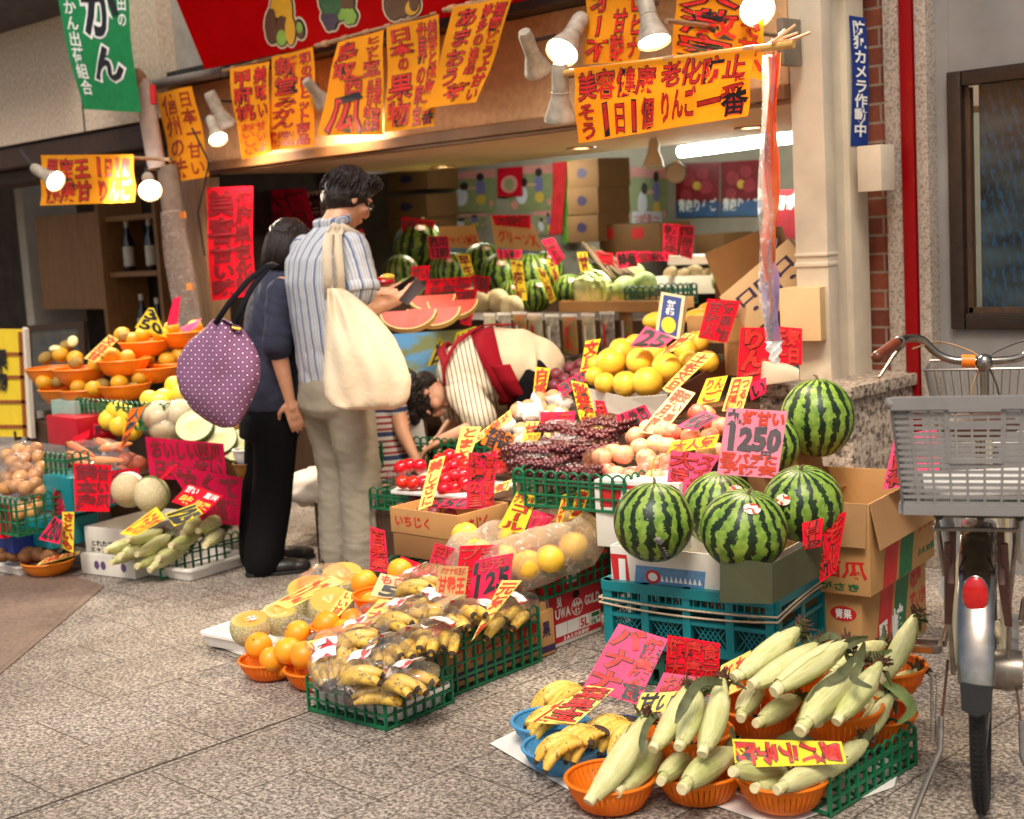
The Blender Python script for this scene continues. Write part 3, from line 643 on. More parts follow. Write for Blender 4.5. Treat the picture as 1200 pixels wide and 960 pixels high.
def sphere_patch(r,el,az,ang,h=.0015,n=14,flat=1,k=3):
 d=Vector((math.cos(el)*math.cos(az),math.cos(el)*math.sin(az),math.sin(el)));x,y=frame_of(d);vs=[];fs=[]
 rr=[Vector(d)]
 for j in range(1,k+1):
  for i in range(n):
   a=2*math.pi*i/n;q=math.tan(ang*j/k);rr.append((d+x*(q*math.cos(a))+y*(q*flat*math.sin(a))).normalized())
 vs=[(p.x*(r[0]+h),p.y*(r[1]+h),p.z*(r[2]+h))for p in rr]
 fs=[(0,1+i,1+(i+1)%n)for i in range(n)]
 for j in range(1,k):fs+=[(1+(j-1)*n+i,1+j*n+i,1+j*n+(i+1)%n,1+(j-1)*n+(i+1)%n)for i in range(n)]
 return vs,fs
def make_melon(label,r=.12,zr=1.02,st=(.9,.5),stem=True):
 m=MB();m.ell((0,0,0),(r,r,r*zr),40,24)
 m.v=[tuple(Vector(p)*(1+.012*mnoise.noise(Vector(p)*9)-.02*math.exp(-(1-abs(Vector(p).normalized().z))*30)))for p in m.v]
 o=m.build('watermelon',MELON);tag(o,label,'watermelon','striped watermelons for sale')
 if st:
  m=MB();vs,fs=sphere_patch((r,r,r*zr),st[0],st[1],.2,.003,flat=.72);m.add(vs,fs);m.build('sticker',STICK,o)
 m=MB();m.tube([(0,0,r*zr*.975),(.004,0,r*zr+.008),(.012,.003,r*zr+.012)],[.006,.004,.003],7);m.build('stem',STEMB,o)
 return o
HUSK=None
def mat_husk():
 s=NT('corn_husk');n=s.noise(s.coord('Object',(60,60,3)),4,4,.6);n2=s.noise(s.coord('Object'),9,3);oi=s.n('ShaderNodeObjectInfo')
 c=s.ramp(n,[(.2,lin((200,196,118))),(.5,lin((226,220,160))),(.8,lin((240,234,196)))])
 g=s.ramp(n,[(.25,lin((140,162,58))),(.7,lin((192,202,100)))])
 f=s.math('MULTIPLY',s.ramp(n2,[(.34,(0,0,0)),(.6,(1,1,1))]),s.math('ADD',s.math('MULTIPLY',oi.outputs['Random'],.6),.15))
 br=s.ramp(s.noise(s.coord('Object',(20,20,4)),5,5),[(.6,(0,0,0)),(.78,(.6,.6,.6))])
 s.base(s.mix(br,s.mix(f,c,g),lin((172,140,96))));s.b.inputs['Roughness'].default_value=.5;s.bump(n,.22,.0016)
 t=s.n('ShaderNodeBsdfTranslucent');s.l(c,t.inputs[0]);mx=s.n('ShaderNodeMixShader');mx.inputs[0].default_value=.12;s.l(s.b.outputs[0],mx.inputs[1]);s.l(t.outputs[0],mx.inputs[2]);s.l(mx.outputs[0],s.out.inputs[0])
 return s.m
HUSK=mat_husk();STALK=MAT('corn_stalk_cut',(222,208,158),.7,.15,90);DRYLEAF=MAT('drying_corn_leaf',(104,106,66),.75,0,30,col2=(66,70,44));SILK=MAT('brown_corn_silk',(84,52,32),.8,.4,80)
KERN=MAT('yellow_kernels',(236,184,52),.4,.2,120,.4)
def leaf_strip(mb,pts,ws,n_out,mi=0,t=.0007,curl=.0):
 """thin ribbon along pts with widths ws"""
 pts=[Vector(p)for p in pts];L=[];Rr=[]
 for i,p in enumerate(pts):
  d=(pts[min(i+1,len(pts)-1)]-pts[max(i-1,0)]).normalized();s=d.cross(Vector(n_out));s=s.normalized()if s.length>1e-6 else Vector((1,0,0))
  nn=s.cross(d);L.append((p-s*ws[i],p-nn*curl*ws[i]*0,p+s*ws[i],nn))
 k=len(pts);vs=[]
 for a,c,b,nn in L:vs+=[a+nn*t+nn*curl*(a-c).length,c+nn*t,b+nn*t+nn*curl*(a-c).length]
 for a,c,b,nn in L:vs+=[a-nn*t+nn*curl*(a-c).length,c-nn*t,b-nn*t+nn*curl*(a-c).length]
 fs=[]
 for i in range(k-1):
  for j in range(2):fs+=[(i*3+j,i*3+j+1,(i+1)*3+j+1,(i+1)*3+j),(3*k+(i+1)*3+j,3*k+(i+1)*3+j+1,3*k+i*3+j+1,3*k+i*3+j)]
  fs+=[(i*3,(i+1)*3,3*k+(i+1)*3,3*k+i*3),(i*3+2,3*k+i*3+2,3*k+(i+1)*3+2,(i+1)*3+2)]
 fs+=[(0,1,3*k+1,3*k),(1,2,3*k+2,3*k+1),(3*k-3,6*k-3,6*k-2,3*k-2),(3*k-2,6*k-2,6*k-1,3*k-1)]
 mb.add(vs,fs,mi)
def make_corn(seed,peeled=False):
 rg=random.Random(seed);t=thing('corn_cob','corn','corn',group='ears of corn in husk')
 bend=rg.uniform(-.012,.012);Z=[0,.012,.03,.055,.09,.13,.17,.205,.235,.25]
 Rr=[.0125,.0125,.0155,.0215,.0262,.0275,.0256,.0205,.0125,.008];k=rg.uniform(.92,1.08)
 def ctr(z):return Vector((bend*math.sin(z*12),bend*.6*math.sin(z*9+1),z))
 def surf(z,a,e=0):
  r=np.interp(z,Z,Rr)*k;r*=1+.035*math.cos(3*a+z*14+seed)+.02*math.cos(7*a+seed*2);return ctr(z)+Vector((math.cos(a)*(r+e),math.sin(a)*(r+e),0))
 m=MB();m.rings([[surf(z,2*math.pi*j/24)for j in range(24)]for z in np.linspace(.006,.25,22)]);
 for q in range(4):
  a0=q*1.6+rg.uniform(-.3,.3);z0=rg.uniform(.012,.03);z1=rg.uniform(.18,.245);rows=[]
  for i in range(12):
   z=z0+(z1-z0)*i/11;wd=(1.15 if i<8 else 1.15*(1-(i-7)/5.2))*rg.uniform(.95,1.05)
   rows.append([surf(z,a0+wd*(j/8-.5)*2,.0016+.0012*abs(j/8-.5)*2+.0006*q)for j in range(9)])
  vs=[p for r in rows for p in r];fs=[(i*9+j,i*9+j+1,(i+1)*9+j+1,(i+1)*9+j)for i in range(11)for j in range(8)]
  m.add(vs,fs)
 m.build('husk',HUSK,t)
 m=MB();m.lathe([(.001,-.002),(.0128*k,-.002),(.0138*k,.002),(.0138*k,.016)],16);m.build('stalk',STALK,t)
 m=MB()
 for q in range(rg.randint(2,4)):
  a=rg.uniform(0,6.28);c=ctr(.232);d=Vector((math.cos(a),math.sin(a),0));ln=rg.uniform(.03,.065);pts=[];dr=rg.uniform(.5,1.2)
  for i in range(7):f=i/6;pts.append(c+d*(.008+ln*f*(.3+dr*f))+Vector((0,0,ln*f*(1-dr*f))))
  leaf_strip(m,pts,[.010,.012,.012,.010,.0085,.006,.003],d,curl=.4)
 m.build('leaf',DRYLEAF,t)
 m=MB();m.ell(ctr(.25),(.011,.011,.015),10,7)
 for q in range(26):
  a=rg.uniform(0,6.28);r=rg.uniform(0,.008);p=ctr(.24)+Vector((r*math.cos(a),r*math.sin(a),0));d=Vector((math.cos(a)*rg.uniform(.1,.9),math.sin(a)*rg.uniform(.1,.9),1)).normalized();L=rg.uniform(.026,.055)
  m.tube([p,p+d*L*.5+Vector((rg.uniform(-.004,.004),rg.uniform(-.004,.004),0)),p+d*L*.8+Vector((rg.uniform(-.012,.012),rg.uniform(-.012,.012),-.004))],[.003,.003,.0016],5)
 m.build('silk',SILK,t)
 if peeled:
  m=MB();rows=[[surf(z,.9*(j/10-.5)*2,.0045)for j in range(11)]for z in np.linspace(.10,.225,16)]
  m.add([p for r in rows for p in r],[(i*11+j,i*11+j+1,(i+1)*11+j+1,(i+1)*11+j)for i in range(15)for j in range(10)]);m.build('kernels',KERN,t)
 return t
def lay(proto,p0,p1,label,roll=0,L=.25,group=None):
 """lays an object modelled along +Z from p0 (z=0) to p1 (z=L)"""
 d=p1-p0;s=d.length/L;s=max(.86,min(1.15,s));M=aim(d)@Matrix.Rotation(roll,3,'Z')
 return proto.put(p0,M,label,group,s)
def mat_banana():
 s=NT('banana_skin');co=s.coord('Object');n=s.noise(co,16,4);n2=s.noise(s.coord('Object',(1,1,.45)),85,3,.6)
 c=s.ramp(n,[(.3,lin((196,150,52))),(.5,lin((232,188,74))),(.72,lin((240,206,108)))])
 sp=s.ramp(n2,[(.57,(0,0,0)),(.67,(.85,.85,.85))]);sp2=s.ramp(n,[(.28,(.7,.7,.7)),(.36,(0,0,0))])
 s.base(s.mix(sp2,s.mix(sp,c,lin((104,66,30))),lin((132,88,38))));s.b.inputs['Roughness'].default_value=.5;s.bump(n,.1,.002);return s.m
BANANA=mat_banana();BTIP=MAT('banana_tip',(66,46,30),.8,.3,60)
def banana_mesh(mb,crown,side,L=.17,r=.0175,bend=1.25,twist=0,tilt=0,spread=0):
 """one banana starting at crown, arching; side: unit vector sideways spread"""
 pts=[];rs=[]
 for i in range(13):
  f=i/12;a=-.35+bend*f;x=L/bend*(math.sin(a)-math.sin(-.35));z=L/bend*(math.cos(a)-math.cos(-.35))
  p=Vector((x,0,z));p=Matrix.Rotation(tilt,3,'Y')@p;p=Matrix.Rotation(spread,3,'Z')@p
  pts.append(crown+p);rs.append(r*np.interp(f,[0,.09,.17,.3,.6,.85,.94,.97,1],[.42,.42,.72,.95,1,.86,.55,.38,.32]))
 o=len(mb.f);mb.tube(pts,[float(x)for x in rs],10)
 nf=12*10
 for i in range(nf):
  if i//10>=11:mb.m[o+i]=1
 return pts
def make_bunch(n,seed,group,spread=.28,L=.16):
 rg=random.Random(seed);t=thing('banana_bunch','bananas','bananas',group=group)
 for i in range(n):
  m=MB();q=i-(n-1)/2
  banana_mesh(m,Vector((0,q*.019,0)),None,L*1.1*rg.uniform(.93,1.05),.0168*rg.uniform(.94,1.06),1.6+rg.uniform(-.15,.15),tilt=rg.uniform(-.06,.06),spread=q*spread*.55)
  m.build('banana',[BANANA,BTIP],t)
 m=MB();m.ell((-.012,0,-.002),(.02,.019*n*.52,.012),10,6);m.build('crown_stalk',BTIP,t)
 return t
FILMC=FILM('clear_wrap',cover=.22,milky=.05);FILMM=FILM('milky_wrap',cover=.22,milky=.10,rough=.2);CLEARP=FILM('clear_plastic_box',cover=.05)
LBLRW=MAT('red_white_label',(214,28,34),.4,0,22,col2=(240,236,230),ramp=(.43,.46),detail=1);LBLY=MAT('yellow_label',(240,190,40),.4,.1)
def wrap_blob(name,par,c,r,seed,mat=None,amp=.12,knot=None,R=None):
 m=MB();m.ell((0,0,0),r,28,18);mm=max(r)
 v2=[]
 for p in m.v:
  p=Vector(p);f=1+amp*mnoise.noise(p/mm*2.2+Vector((seed,0,0)))+amp*.5*mnoise.noise(p/mm*6+Vector((0,seed,0)));v2.append(p*f)
 if knot:
  k=Vector(knot)
  v2=[p+k*max(0,(p.normalized().dot(k.normalized())-.82))*6 for p in v2]
 R=R or Matrix.Identity(3);m.v=[tuple(Vector(c)+R@p)for p in v2]
 return m.build(name,mat or FILMC,par,auto=0)
def make_bag_bananas(seed):
 rg=random.Random(seed);t=thing('bagged_banana_bunch','x','bagged bananas',group='bananas in clear bags')
 n=5
 for i in range(n):
  m=MB();q=i-(n-1)/2;banana_mesh(m,Vector((-.075,q*.016,.005+.012*(i%2))),None,.155,.0185,1.2,tilt=rg.uniform(-.08,.08),spread=q*.13);m.build('banana',[BANANA,BTIP],t)
 m=MB();m.ell((-.085,0,.008),(.02,.045,.014),10,6);m.build('crown_stalk',BTIP,t)
 wrap_blob('plastic_bag',t,(0,0,.018),(.108,.072,.05),seed,knot=(-.05,.0,.02))
 m=MB();n1=6;W=.034;vs=[];
 for j in range(4):
  for i in range(n1+1):vs.append((.015+W*(i/n1-.5)*2*1.15,-.034+.026*j,.066+.006*math.sin(i*1.1)-.004*(j-1.5)**2))
 m.add(vs,[(j*(n1+1)+i,j*(n1+1)+i+1,(j+1)*(n1+1)+i+1,(j+1)*(n1+1)+i)for j in range(3)for i in range(n1)],0);m.build('label_sticker',LBLRW,t)
 m=MB();m.box((.045,.012,.0655),(.026,.03,.001));m.build('label_sticker',PWHT,t,smooth=False)
 return t
def mat_peel(name,c1,c2,bscale=160,rough=.42,bump=.35,sc=5):
 s=NT(name);co=s.coord('Object');n=s.noise(co,sc,3);b=s.noise(co,bscale,2);oi=s.n('ShaderNodeObjectInfo')
 hs=s.n('ShaderNodeHueSaturation');s.l(s.math('ADD',s.math('MULTIPLY',oi.outputs['Random'],.26),.87),hs.inputs['Value']);s.l(s.ramp(n,[(.3,lin(c1)),(.7,lin(c2))]),hs.inputs['Color'])
 s.base(hs.outputs[0]);s.b.inputs['Roughness'].default_value=rough;s.bump(b,bump,.0016);s.b.inputs['Subsurface Weight'].default_value=.0;return s.m
OPEEL=mat_peel('orange_peel',(244,142,14),(252,166,34));POMELO=mat_peel('yellow_pomelo_peel',(234,176,40),(248,204,70),120,.45,.2);CITRUS=mat_peel('golden_citrus_peel',(196,138,20),(228,172,34),120,.5,.2);LEMON=mat_peel('lemon_yellow_peel',(236,196,36),(246,214,70),120)
KIWI=mat_peel('brown_fuzzy_peel',(126,98,38),(160,128,56),200,.8)
def make_round(name,mat,r,label,cat,group,zs=.93,dim=.06,stem=True,stemmat=None,seg=24):
 m=MB();m.ell((0,0,0),(r,r,r*zs),seg,seg*5//8)
 v=[]
 for p in m.v:
  p=Vector(p);q=p.normalized();k=1-dim*math.exp(-(1-q.z)*26)-dim*.6*math.exp(-(1+q.z)*26)+.02*mnoise.noise(q*2+Vector((r*99,0,0)));v.append(tuple(p*k))
 m.v=v;o=m.build(name,mat);tag(o,label,cat,group)
 if stem:
  s=MB();s.lathe([(.0005,r*zs*(1-dim)-.001),(.0035,r*zs*(1-dim)-.0005),(.003,r*zs*(1-dim)+.003),(.0008,r*zs*(1-dim)+.0034)],8);s.build('stem',stemmat or STEMB,o)
 return o
def mat_apple():
 s=NT('pale_pink_apple_skin');co=s.coord('Object');n=s.noise(co,8,4,.6,.5);f=s.noise(s.coord('Object',(30,30,4)),4,3);oi=s.n('ShaderNodeObjectInfo')
 k=s.math('ADD',s.math('ADD',s.math('MULTIPLY',n,.9),s.math('MULTIPLY',f,.35)),s.math('MULTIPLY',oi.outputs['Random'],.34))
 s.base(s.ramp(k,[(.46,lin((244,216,150))),(.74,lin((242,178,132))),(.92,lin((226,112,90))),(1.0,lin((206,76,66)))]));s.b.inputs['Roughness'].default_value=.38;return s.m
APPLE=mat_apple();TOMATO=MAT('tomato_skin',(206,18,16),.16,.12,8,spec=.6,rnd=.1);PEACHM=MAT('peach_skin',(232,120,84),.7,0,7,col2=(240,178,130),rnd=.06);PLUM=MAT('dark_plum_skin',(110,40,52),.5,.3,9,rnd=.12)
def heap(proto,rows,label,d=None,scale=1,jit=True,group=None,tilt=.5):
 """rows: {row phrase: [(px,py,depth),...]}; label has {o} ordinal and {r} row"""
 out=[]
 for rw,pts in rows.items():
  pts=sorted(pts,key=lambda p:p[0])
  for i,p in enumerate(pts):
   M=Matrix.Rotation(rnd(0,6.28),3,'Z')@Matrix.Rotation(rnd(-tilt,tilt)*1.6,3,'X')
   out.append(proto.put(D(p[0],p[1],p[2]),M,label.format(o=ordl(i),r=rw),group,scale*rnd(.95,1.06)*(p[3]if len(p)>3 else 1)))
 return out
def prism_label(par,surf,mat):pass
NETM=None
def mat_netted(name,c1,c2):
 s=NT(name);co=s.coord('Object');v=s.n('ShaderNodeTexVoronoi',feature='DISTANCE_TO_EDGE');v.inputs['Scale'].default_value=70;s.l(co,v.inputs['Vector']);n=s.noise(co,8,3)
 k=s.ramp(v.outputs['Distance'],[(.03,(1,1,1)),(.12,(0,0,0))]);s.base(s.mix(k,s.ramp(n,[(.3,lin(c1)),(.7,lin(c2))]),lin((214,200,160))));s.b.inputs['Roughness'].default_value=.7;s.bump(k,.4,.0015);return s.m
NETM=mat_netted('netted_melon_rind',(150,144,92),(182,168,112));FLESH=MAT('orange_melon_flesh',(240,156,72),.35,.08,18);GFLESH=MAT('pale_green_flesh',(226,222,160),.35,.08,18);RINDG=MAT('green_rind_edge',(132,152,70),.5,.1)
def make_half(name,label,cat,r,cut,rind,flesh,group,tilt_core=True,elong=1.0):
 """melon with its top cut off at height cut*r, flat flesh face up"""
 t=thing(name,label,cat,group=group);n=30;th0=math.acos(cut)
 prof=[(r*math.sin(th0+(math.pi-th0)*i/14),r*math.cos(th0+(math.pi-th0)*i/14)*elong)for i in range(15)];prof[-1]=(.002,-r*elong)
 m=MB();m.lathe(prof[::-1],n,caps=False);m.build('rind',rind,t)
 rc=r*math.sin(th0);zc=r*cut*elong
 m=MB();m.lathe([(rc,zc-.0005),(rc*.96,zc+.001)],n,caps=False);m.build('rind_edge',RINDG,t)
 m=MB();m.lathe([(rc*.96,zc+.001),(rc*.5,zc+.0025),(rc*.3,zc-.002),(rc*.12,zc-.012),(.001,zc-.014)],n,caps=False);m.build('flesh',flesh,t)
 return t
ob=Proto(make_bowl('plastic_basket',ORANGE_SL,.112,.074,'x',group='orange plastic baskets of corn'))
BZ={}
def basket(key,px,py,z,label,rz=0,sc=1):BZ[key]=G(px,py,z);ob.put(BZ[key],rz,label,None,sc);return BZ[key]
basket('B1',717,944,.004,'orange basket on the ground nearest the blue banana baskets, two corn ears in it')
basket('B2',820,934,.004,'orange basket on the ground in the middle of the front corn row')
basket('B3',918,943,.016,'orange basket under the yellow strip card at the crate corner')
basket('B4',808,889,.075,'orange basket on the middle tier holding three corn ears, one showing kernels')
basket('B5',893,858,.085,'orange basket on the middle tier shaded under the topmost basket')
basket('B6',980,862,.098,'orange basket on the green crate holding long corn with dry leaves',sc=1.06)
basket('B7',915,818,.165,'topmost orange basket of the corn stand, three corn ears side by side',sc=1.06)
basket('B8',1036,811,.15,'orange basket at the back of the corn stand beside the cartons')
basket('B9',1024,866,.03,'lowest orange basket behind the green crate near the bicycle pedal')
wire_crate('wire_crate','green lattice crate under the corn baskets with its side towards bicycle',.36,.40,.105,(-2.08,2.70,.004),0,nh=3,sides='rbl',cat='crate')
carton('cardboard_box','low kraft box hidden under the middle tier of corn baskets',.30,.34,.07,(-2.30,2.86,.004),0,KRD,open_top=False)
m=MB();q=[G(574,873),G(694,944),G(770,905),G(636,842)];m.add([(p.x,p.y,.0045)for p in q],[(0,1,2,3)]);tag(m.build('paper_sheet',PAPERW,smooth=False),'white paper sheet on the paving under the blue banana baskets','paper')
m=MB();q=[(-2.05,2.60),(-1.78,2.58),(-1.69,2.94),(-1.76,3.1),(-2.1,3.0)];m.slab([Vector((x,y,.0035))for x,y in q],UP,.002);tag(m.build('paper_sheet',PAPERW,smooth=False),'crumpled white sheet under the corn crate, sticking out by the bicycle','paper')
CP=[Proto(make_corn(k,k==2))for k in range(4)]
def corn(k,p0,p1,d0,d1,label):lay(CP[k],D(p0[0],p0[1],d0),D(p1[0],p1[1],d1),label,rnd(0,6))
corn(0,(690,940),(757,838),3.27,3.38,'pale corn ear leaning steeply in the basket nearest the blue baskets, thick stalk down')
corn(1,(722,929),(778,858),3.30,3.50,'shorter corn ear behind the leaning one in the basket nearest the blue baskets')
corn(2,(765,878),(800,812),3.30,3.44,'corn ear with husk torn open, yellow kernels showing')
corn(0,(795,876),(818,812),3.27,3.44,'creamy white corn ear in the middle of the three beside the torn one')
corn(1,(823,884),(846,795),3.25,3.42,'green tinted corn ear with a folded leaf at its stalk, middle tier')
corn(3,(774,916),(806,888),3.28,3.42,'small corn ear poking out under the middle tier basket')
corn(0,(799,925),(862,880),3.22,3.42,'corn ear lying across the middle ground basket')
corn(1,(858,905),(918,902),3.2,3.34,'corn ear lying just under the yellow strip card, cut stalk out')
corn(3,(884,924),(935,902),3.24,3.42,'corn ear in the middle of the basket under the yellow strip card')
corn(0,(910,926),(978,900),3.18,3.30,'large corn ear resting on the rim nearest the crate corner')
corn(1,(868,842),(890,808),3.42,3.55,'brownish corn ear at the back of the shaded basket')
corn(3,(886,848),(930,822),3.36,3.50,'corn ear with yellow butt in the shaded basket')
corn(0,(937,857),(1008,780),3.22,3.40,'greyish corn ear with dark dry leaves on the green crate, stalk over the rim')
corn(1,(980,846),(1032,776),3.25,3.38,'straight pale corn ear standing in the basket over the green crate')
corn(3,(958,848),(990,812),3.34,3.46,'corn ear half hidden between two long ones over the green crate')
corn(1,(860,794),(938,736),3.40,3.52,'first corn ear of the topmost basket, nearest the pink signs')
corn(0,(880,803),(958,756),3.34,3.47,'middle corn ear of the topmost basket, greenish')
corn(3,(907,811),(994,752),3.28,3.42,'third corn ear of the topmost basket, widest with pointed tip')
corn(1,(1030,800),(1056,752),3.55,3.60,'upright pale corn ear in the back basket against the printed carton')
corn(0,(975,790),(1020,765),3.62,3.7,'corn ear behind the topmost basket with leaves hanging over')
corn(3,(1012,832),(1058,800),3.55,3.62,'green corn ear in the lowest basket near the bicycle pedal')
corn(1,(1000,880),(1030,836),3.42,3.5,'corn ear inside the green crate seen through its bars')
corn(0,(958,915),(1000,882),3.26,3.36,'corn ear inside the crate at its corner by the strip card')
def leaf(pts,ds,ws,label,mat=None):
 P=[D(p[0],p[1],d)for p,d in zip(pts,ds)];m=MB();k=12;Q=[]
 for i in range(k+1):
  f=i/k*(len(P)-1);a=min(int(f),len(P)-2);t=f-a
  p0,p1,p2,p3=P[max(a-1,0)],P[a],P[a+1],P[min(a+2,len(P)-1)]
  Q.append(.5*((2*p1)+(p2-p0)*t+(2*p0-5*p1+4*p2-p3)*t*t+(3*p1-p0-3*p2+p3)*t*t*t))
 W=[float(np.interp(i/k,np.linspace(0,1,len(ws)),ws))for i in range(k+1)]
 leaf_strip(m,Q,W,Vector((.7,-.7,.4)),curl=.3,t=.0008);o=m.build('corn_leaf',mat or DRYLEAF);tag(o,label,'corn leaf','loose corn leaves')
LFG=MAT('green_corn_leaf',(104,122,62),.7,.25,40)
leaf([(846,800),(820,800),(800,830),(792,848)],[3.36,3.30,3.27,3.25],[.008,.012,.012,.003],'dark green leaf hanging from the middle tier corn tips')
leaf([(1000,772),(985,790),(962,805),(945,822)],[3.34,3.30,3.28,3.26],[.006,.012,.011,.002],'dark leaf drooping over the grey corn ear on the crate')
leaf([(1010,775),(1000,795),(1022,806)],[3.3,3.25,3.23],[.008,.01,.003],'thin dark leaf crossing the pale corn on the crate')
leaf([(960,750),(975,745),(985,760),(970,770)],[3.45,3.42,3.40,3.38],[.005,.01,.009,.002],'curled dark leaf over the topmost corn tips')
leaf([(1035,800),(1055,812),(1068,832),(1052,848)],[3.55,3.5,3.46,3.46],[.006,.015,.013,.003],'broad green leaf beside the bicycle pedal',LFG)
leaf([(768,838),(758,850),(752,872),(756,888)],[3.36,3.32,3.28,3.26],[.007,.009,.008,.002],'dark dried leaf hanging down from the front corn ear')
leaf([(1000,765),(1025,768),(1045,762)],[3.5,3.48,3.5],[.006,.01,.003],'dark leaf lying between the back corn ears',LFG)
leaf([(912,868),(935,862),(955,872)],[3.36,3.32,3.3],[.008,.014,.004],'dark leaf under the crate basket rim')
bb=Proto(make_bowl('plastic_basket',BLUE_PL,.106,.06,'x',group='blue plastic baskets of bananas',flute=70))
bb.put(G(645,868,.005),0,'blue basket at the back near the paving joint, yellow card across it')
bb.put(G(660,899,.007),0,'blue basket in front, four spotty bananas in it')
bb.put(G(722,880,.007),0,'blue basket under the tall pink sign, next to the corn')
B4=[Proto(make_bunch(4,3,'banana bunches in blue baskets')),Proto(make_bunch(5,5,'banana bunches in blue baskets',.2))]
def bunch(k,px,py,d,rz,tx,label,s=1):B4[k].put(D(px,py,d),Matrix.Rotation(rz,3,'Z')@Matrix.Rotation(tx,3,'Y'),label,None,s)
bunch(0,684,868,3.56,-2.1,-.05,'four spotted bananas fanned out in the front blue basket',.84)
bunch(1,672,836,3.80,-2.3,-.05,'bananas in the back blue basket under the yellow card',.86)
bunch(1,736,846,3.70,-2.0,-.05,'bananas between the yellow card and the corn',.86)
bunch(1,700,856,3.62,-1.9,.0,'bananas behind the front bunch, crown hidden by the corn',.82)
bunch(0,682,806,4.02,-1.9,.0,'bananas behind the yellow card, furthest back')
bunch(0,752,850,3.62,-1.3,.1,'single curved bananas at the edge of the blue basket by the corn',.8)
wire_crate('plastic_crate','dark green plastic crate at the bottom of the watermelon stand',.55,.35,.12,(-2.79,3.19,.003),math.radians(10),MAT('dark_green_plastic',(28,82,66),.4,.1),nh=2,t=.02)
def teal_crate():
 L,W,Hh=.56,.36,.20;o=thing('plastic_crate','teal plastic crate bound with pale twine holding the box of watermelons','crate',(-2.79,3.165,.125),math.radians(10))
 for s in 'frbl':
  ln=L if s in 'fb' else W;m=MB();n=4 if s in 'fb' else 2;st=ln/n
  m.box((ln/2,0,.012),(ln,.022,.024));m.box((ln/2,0,Hh-.016),(ln,.028,.030));m.box((ln/2,.001,Hh-.062),(ln,.018,.014));m.box((ln/2,.001,.095),(ln,.016,.012))
  for i in range(n+1):m.box((min(max(i*st,.014),ln-.014),.0005,Hh/2),(.026,.02,Hh-.002))
  for i in range(n):
   for k in range(1,6):m.box((i*st+st*k/6,.002,Hh-.04),(.004,.012,.04))
   for k in range(-2,10):
    a,b=i*st+.013+k*.016,i*st+.013+k*.016+.05
    lo_,hi_=i*st+.013,(i+1)*st-.013
    for(xa,za,xb,zb)in((a,.024,b,.09),(b,.024,a,.09)):
     if min(xa,xb)>=lo_ and max(xa,xb)<=hi_:m.bar((xa,.006,za),(xb,.006,zb),.003)
  M={'f':Matrix.Identity(4),'b':Matrix.Translation((0,W,0)),'l':Matrix.Rotation(math.pi/2,4,'Z'),'r':Matrix.Translation((L,0,0))@Matrix.Rotation(math.pi/2,4,'Z')}[s]
  m.v=[tuple(M@Vector(p))for p in m.v];m.build('side_panel',TEAL_PL,o)
 m=MB();m.box((L/2,W/2,.006),(L,W,.01));m.build('base_plate',TEAL_PL,o)
 return o
tc_=teal_crate()
TW=MAT('pale_twine',(196,176,146),.9,.2,90)
M_=Matrix.Translation((-2.79,3.165,.125))@Matrix.Rotation(math.radians(10),4,'Z')
for dz,sg,lb in((.145,.03,'pale twine wound round the teal crate, upper loop'),(.13,.05,'pale twine wound round the teal crate, lower sagging loop')):
 pts=[]
 for(ax,ay),(bx,by)in(((-.014,-.014),(.574,-.014)),((.574,-.014),(.574,.374)),((.574,.374),(-.014,.374)),((-.014,.374),(-.014,-.014))):
  for k in range(8):
   f=k/8;s=sg*(f*(1-f)*4)*(.5 if ay==by else-.3);pts.append(M_@Vector((ax+(bx-ax)*f,ay+(by-ay)*f,dz-s*.6+(.03 if ax==bx and ax>0 else 0)*f)))
 m=MB();m.tube(pts,.0035,6,closed=True);tag(m.build('twine',TW),lb,'twine')
mc=carton('cardboard_box','open watermelon box with white printed front and folded olive panel inside the teal crate',.52,.33,.13,(-2.775,3.18,.30),math.radians(10),WBOX,KRI,t=.006)
fs_=face(mc,'f',.52,.33,.13)
patch(mc,fs_,.15,.42,.60,1.0,PBLUE,skew=.02);patch(mc,fs_,.02,.2,.13,1.0,PRED,skew=-.02)
patch(mc,fs_,.055,.3,.10,.9,PWHT,h=.0014)
m=MB()
for i,(u,v,r)in enumerate(((.28,.66,.021),(.28,.66,.013))):
 c=fs_(u,v,.0016+.0006*i);m.add([c+Vector((r*1.2*math.cos(a),0,r*math.sin(a)))for a in np.linspace(0,2*math.pi,20)[:-1]],[tuple(range(19))],i)
m.build('printed_apple',[PRED,PWHT],mc,smooth=False)
m=MB()
for i in range(9):
 u=.34+i*.03;m.add([fs_(u-.012,.75,.0016),fs_(u,.6,.0016),fs_(u+.012,.75,.0016)],[(0,1,2)])
m.build('printed_pattern',PWHT,mc,smooth=False)
m=MB();P0=D(843,705,3.88);m.slab([D(844,706,3.885),D(905,708,3.80),D(905,661,3.78),D(844,653,3.87)],FWD,.006);m.build('folded_panel',OLIVEBOX,None,smooth=False).name='folded_panel'
pn=bpy.data.objects['folded_panel'];pn.parent=mc;pn.matrix_parent_inverse=mc.matrix_basis.inverted()if False else(Matrix.Translation((-2.775,3.18,.30))@Matrix.Rotation(math.radians(10),4,'Z')).inverted()
m=MB();m.slab([D(905,708,3.80),D(972,668,4.02),D(972,624,4.0),D(905,661,3.78)],FWD,.006);pn2=m.build('folded_panel',OLIVEBOX,smooth=False);pn2.parent=mc;pn2.matrix_parent_inverse=pn.matrix_parent_inverse
def melon(px,py,d,r,tilt,label,st=(.9,-.6),zr=1.0,sc=None):
 o=make_melon(label,r,zr,st);o.location=D(px,py,d);ax=Vector((tilt[0],tilt[1],1)).normalized();o.rotation_euler=(aim(ax)@Matrix.Rotation(rnd(0,.01),3,'Z')).to_euler();return o
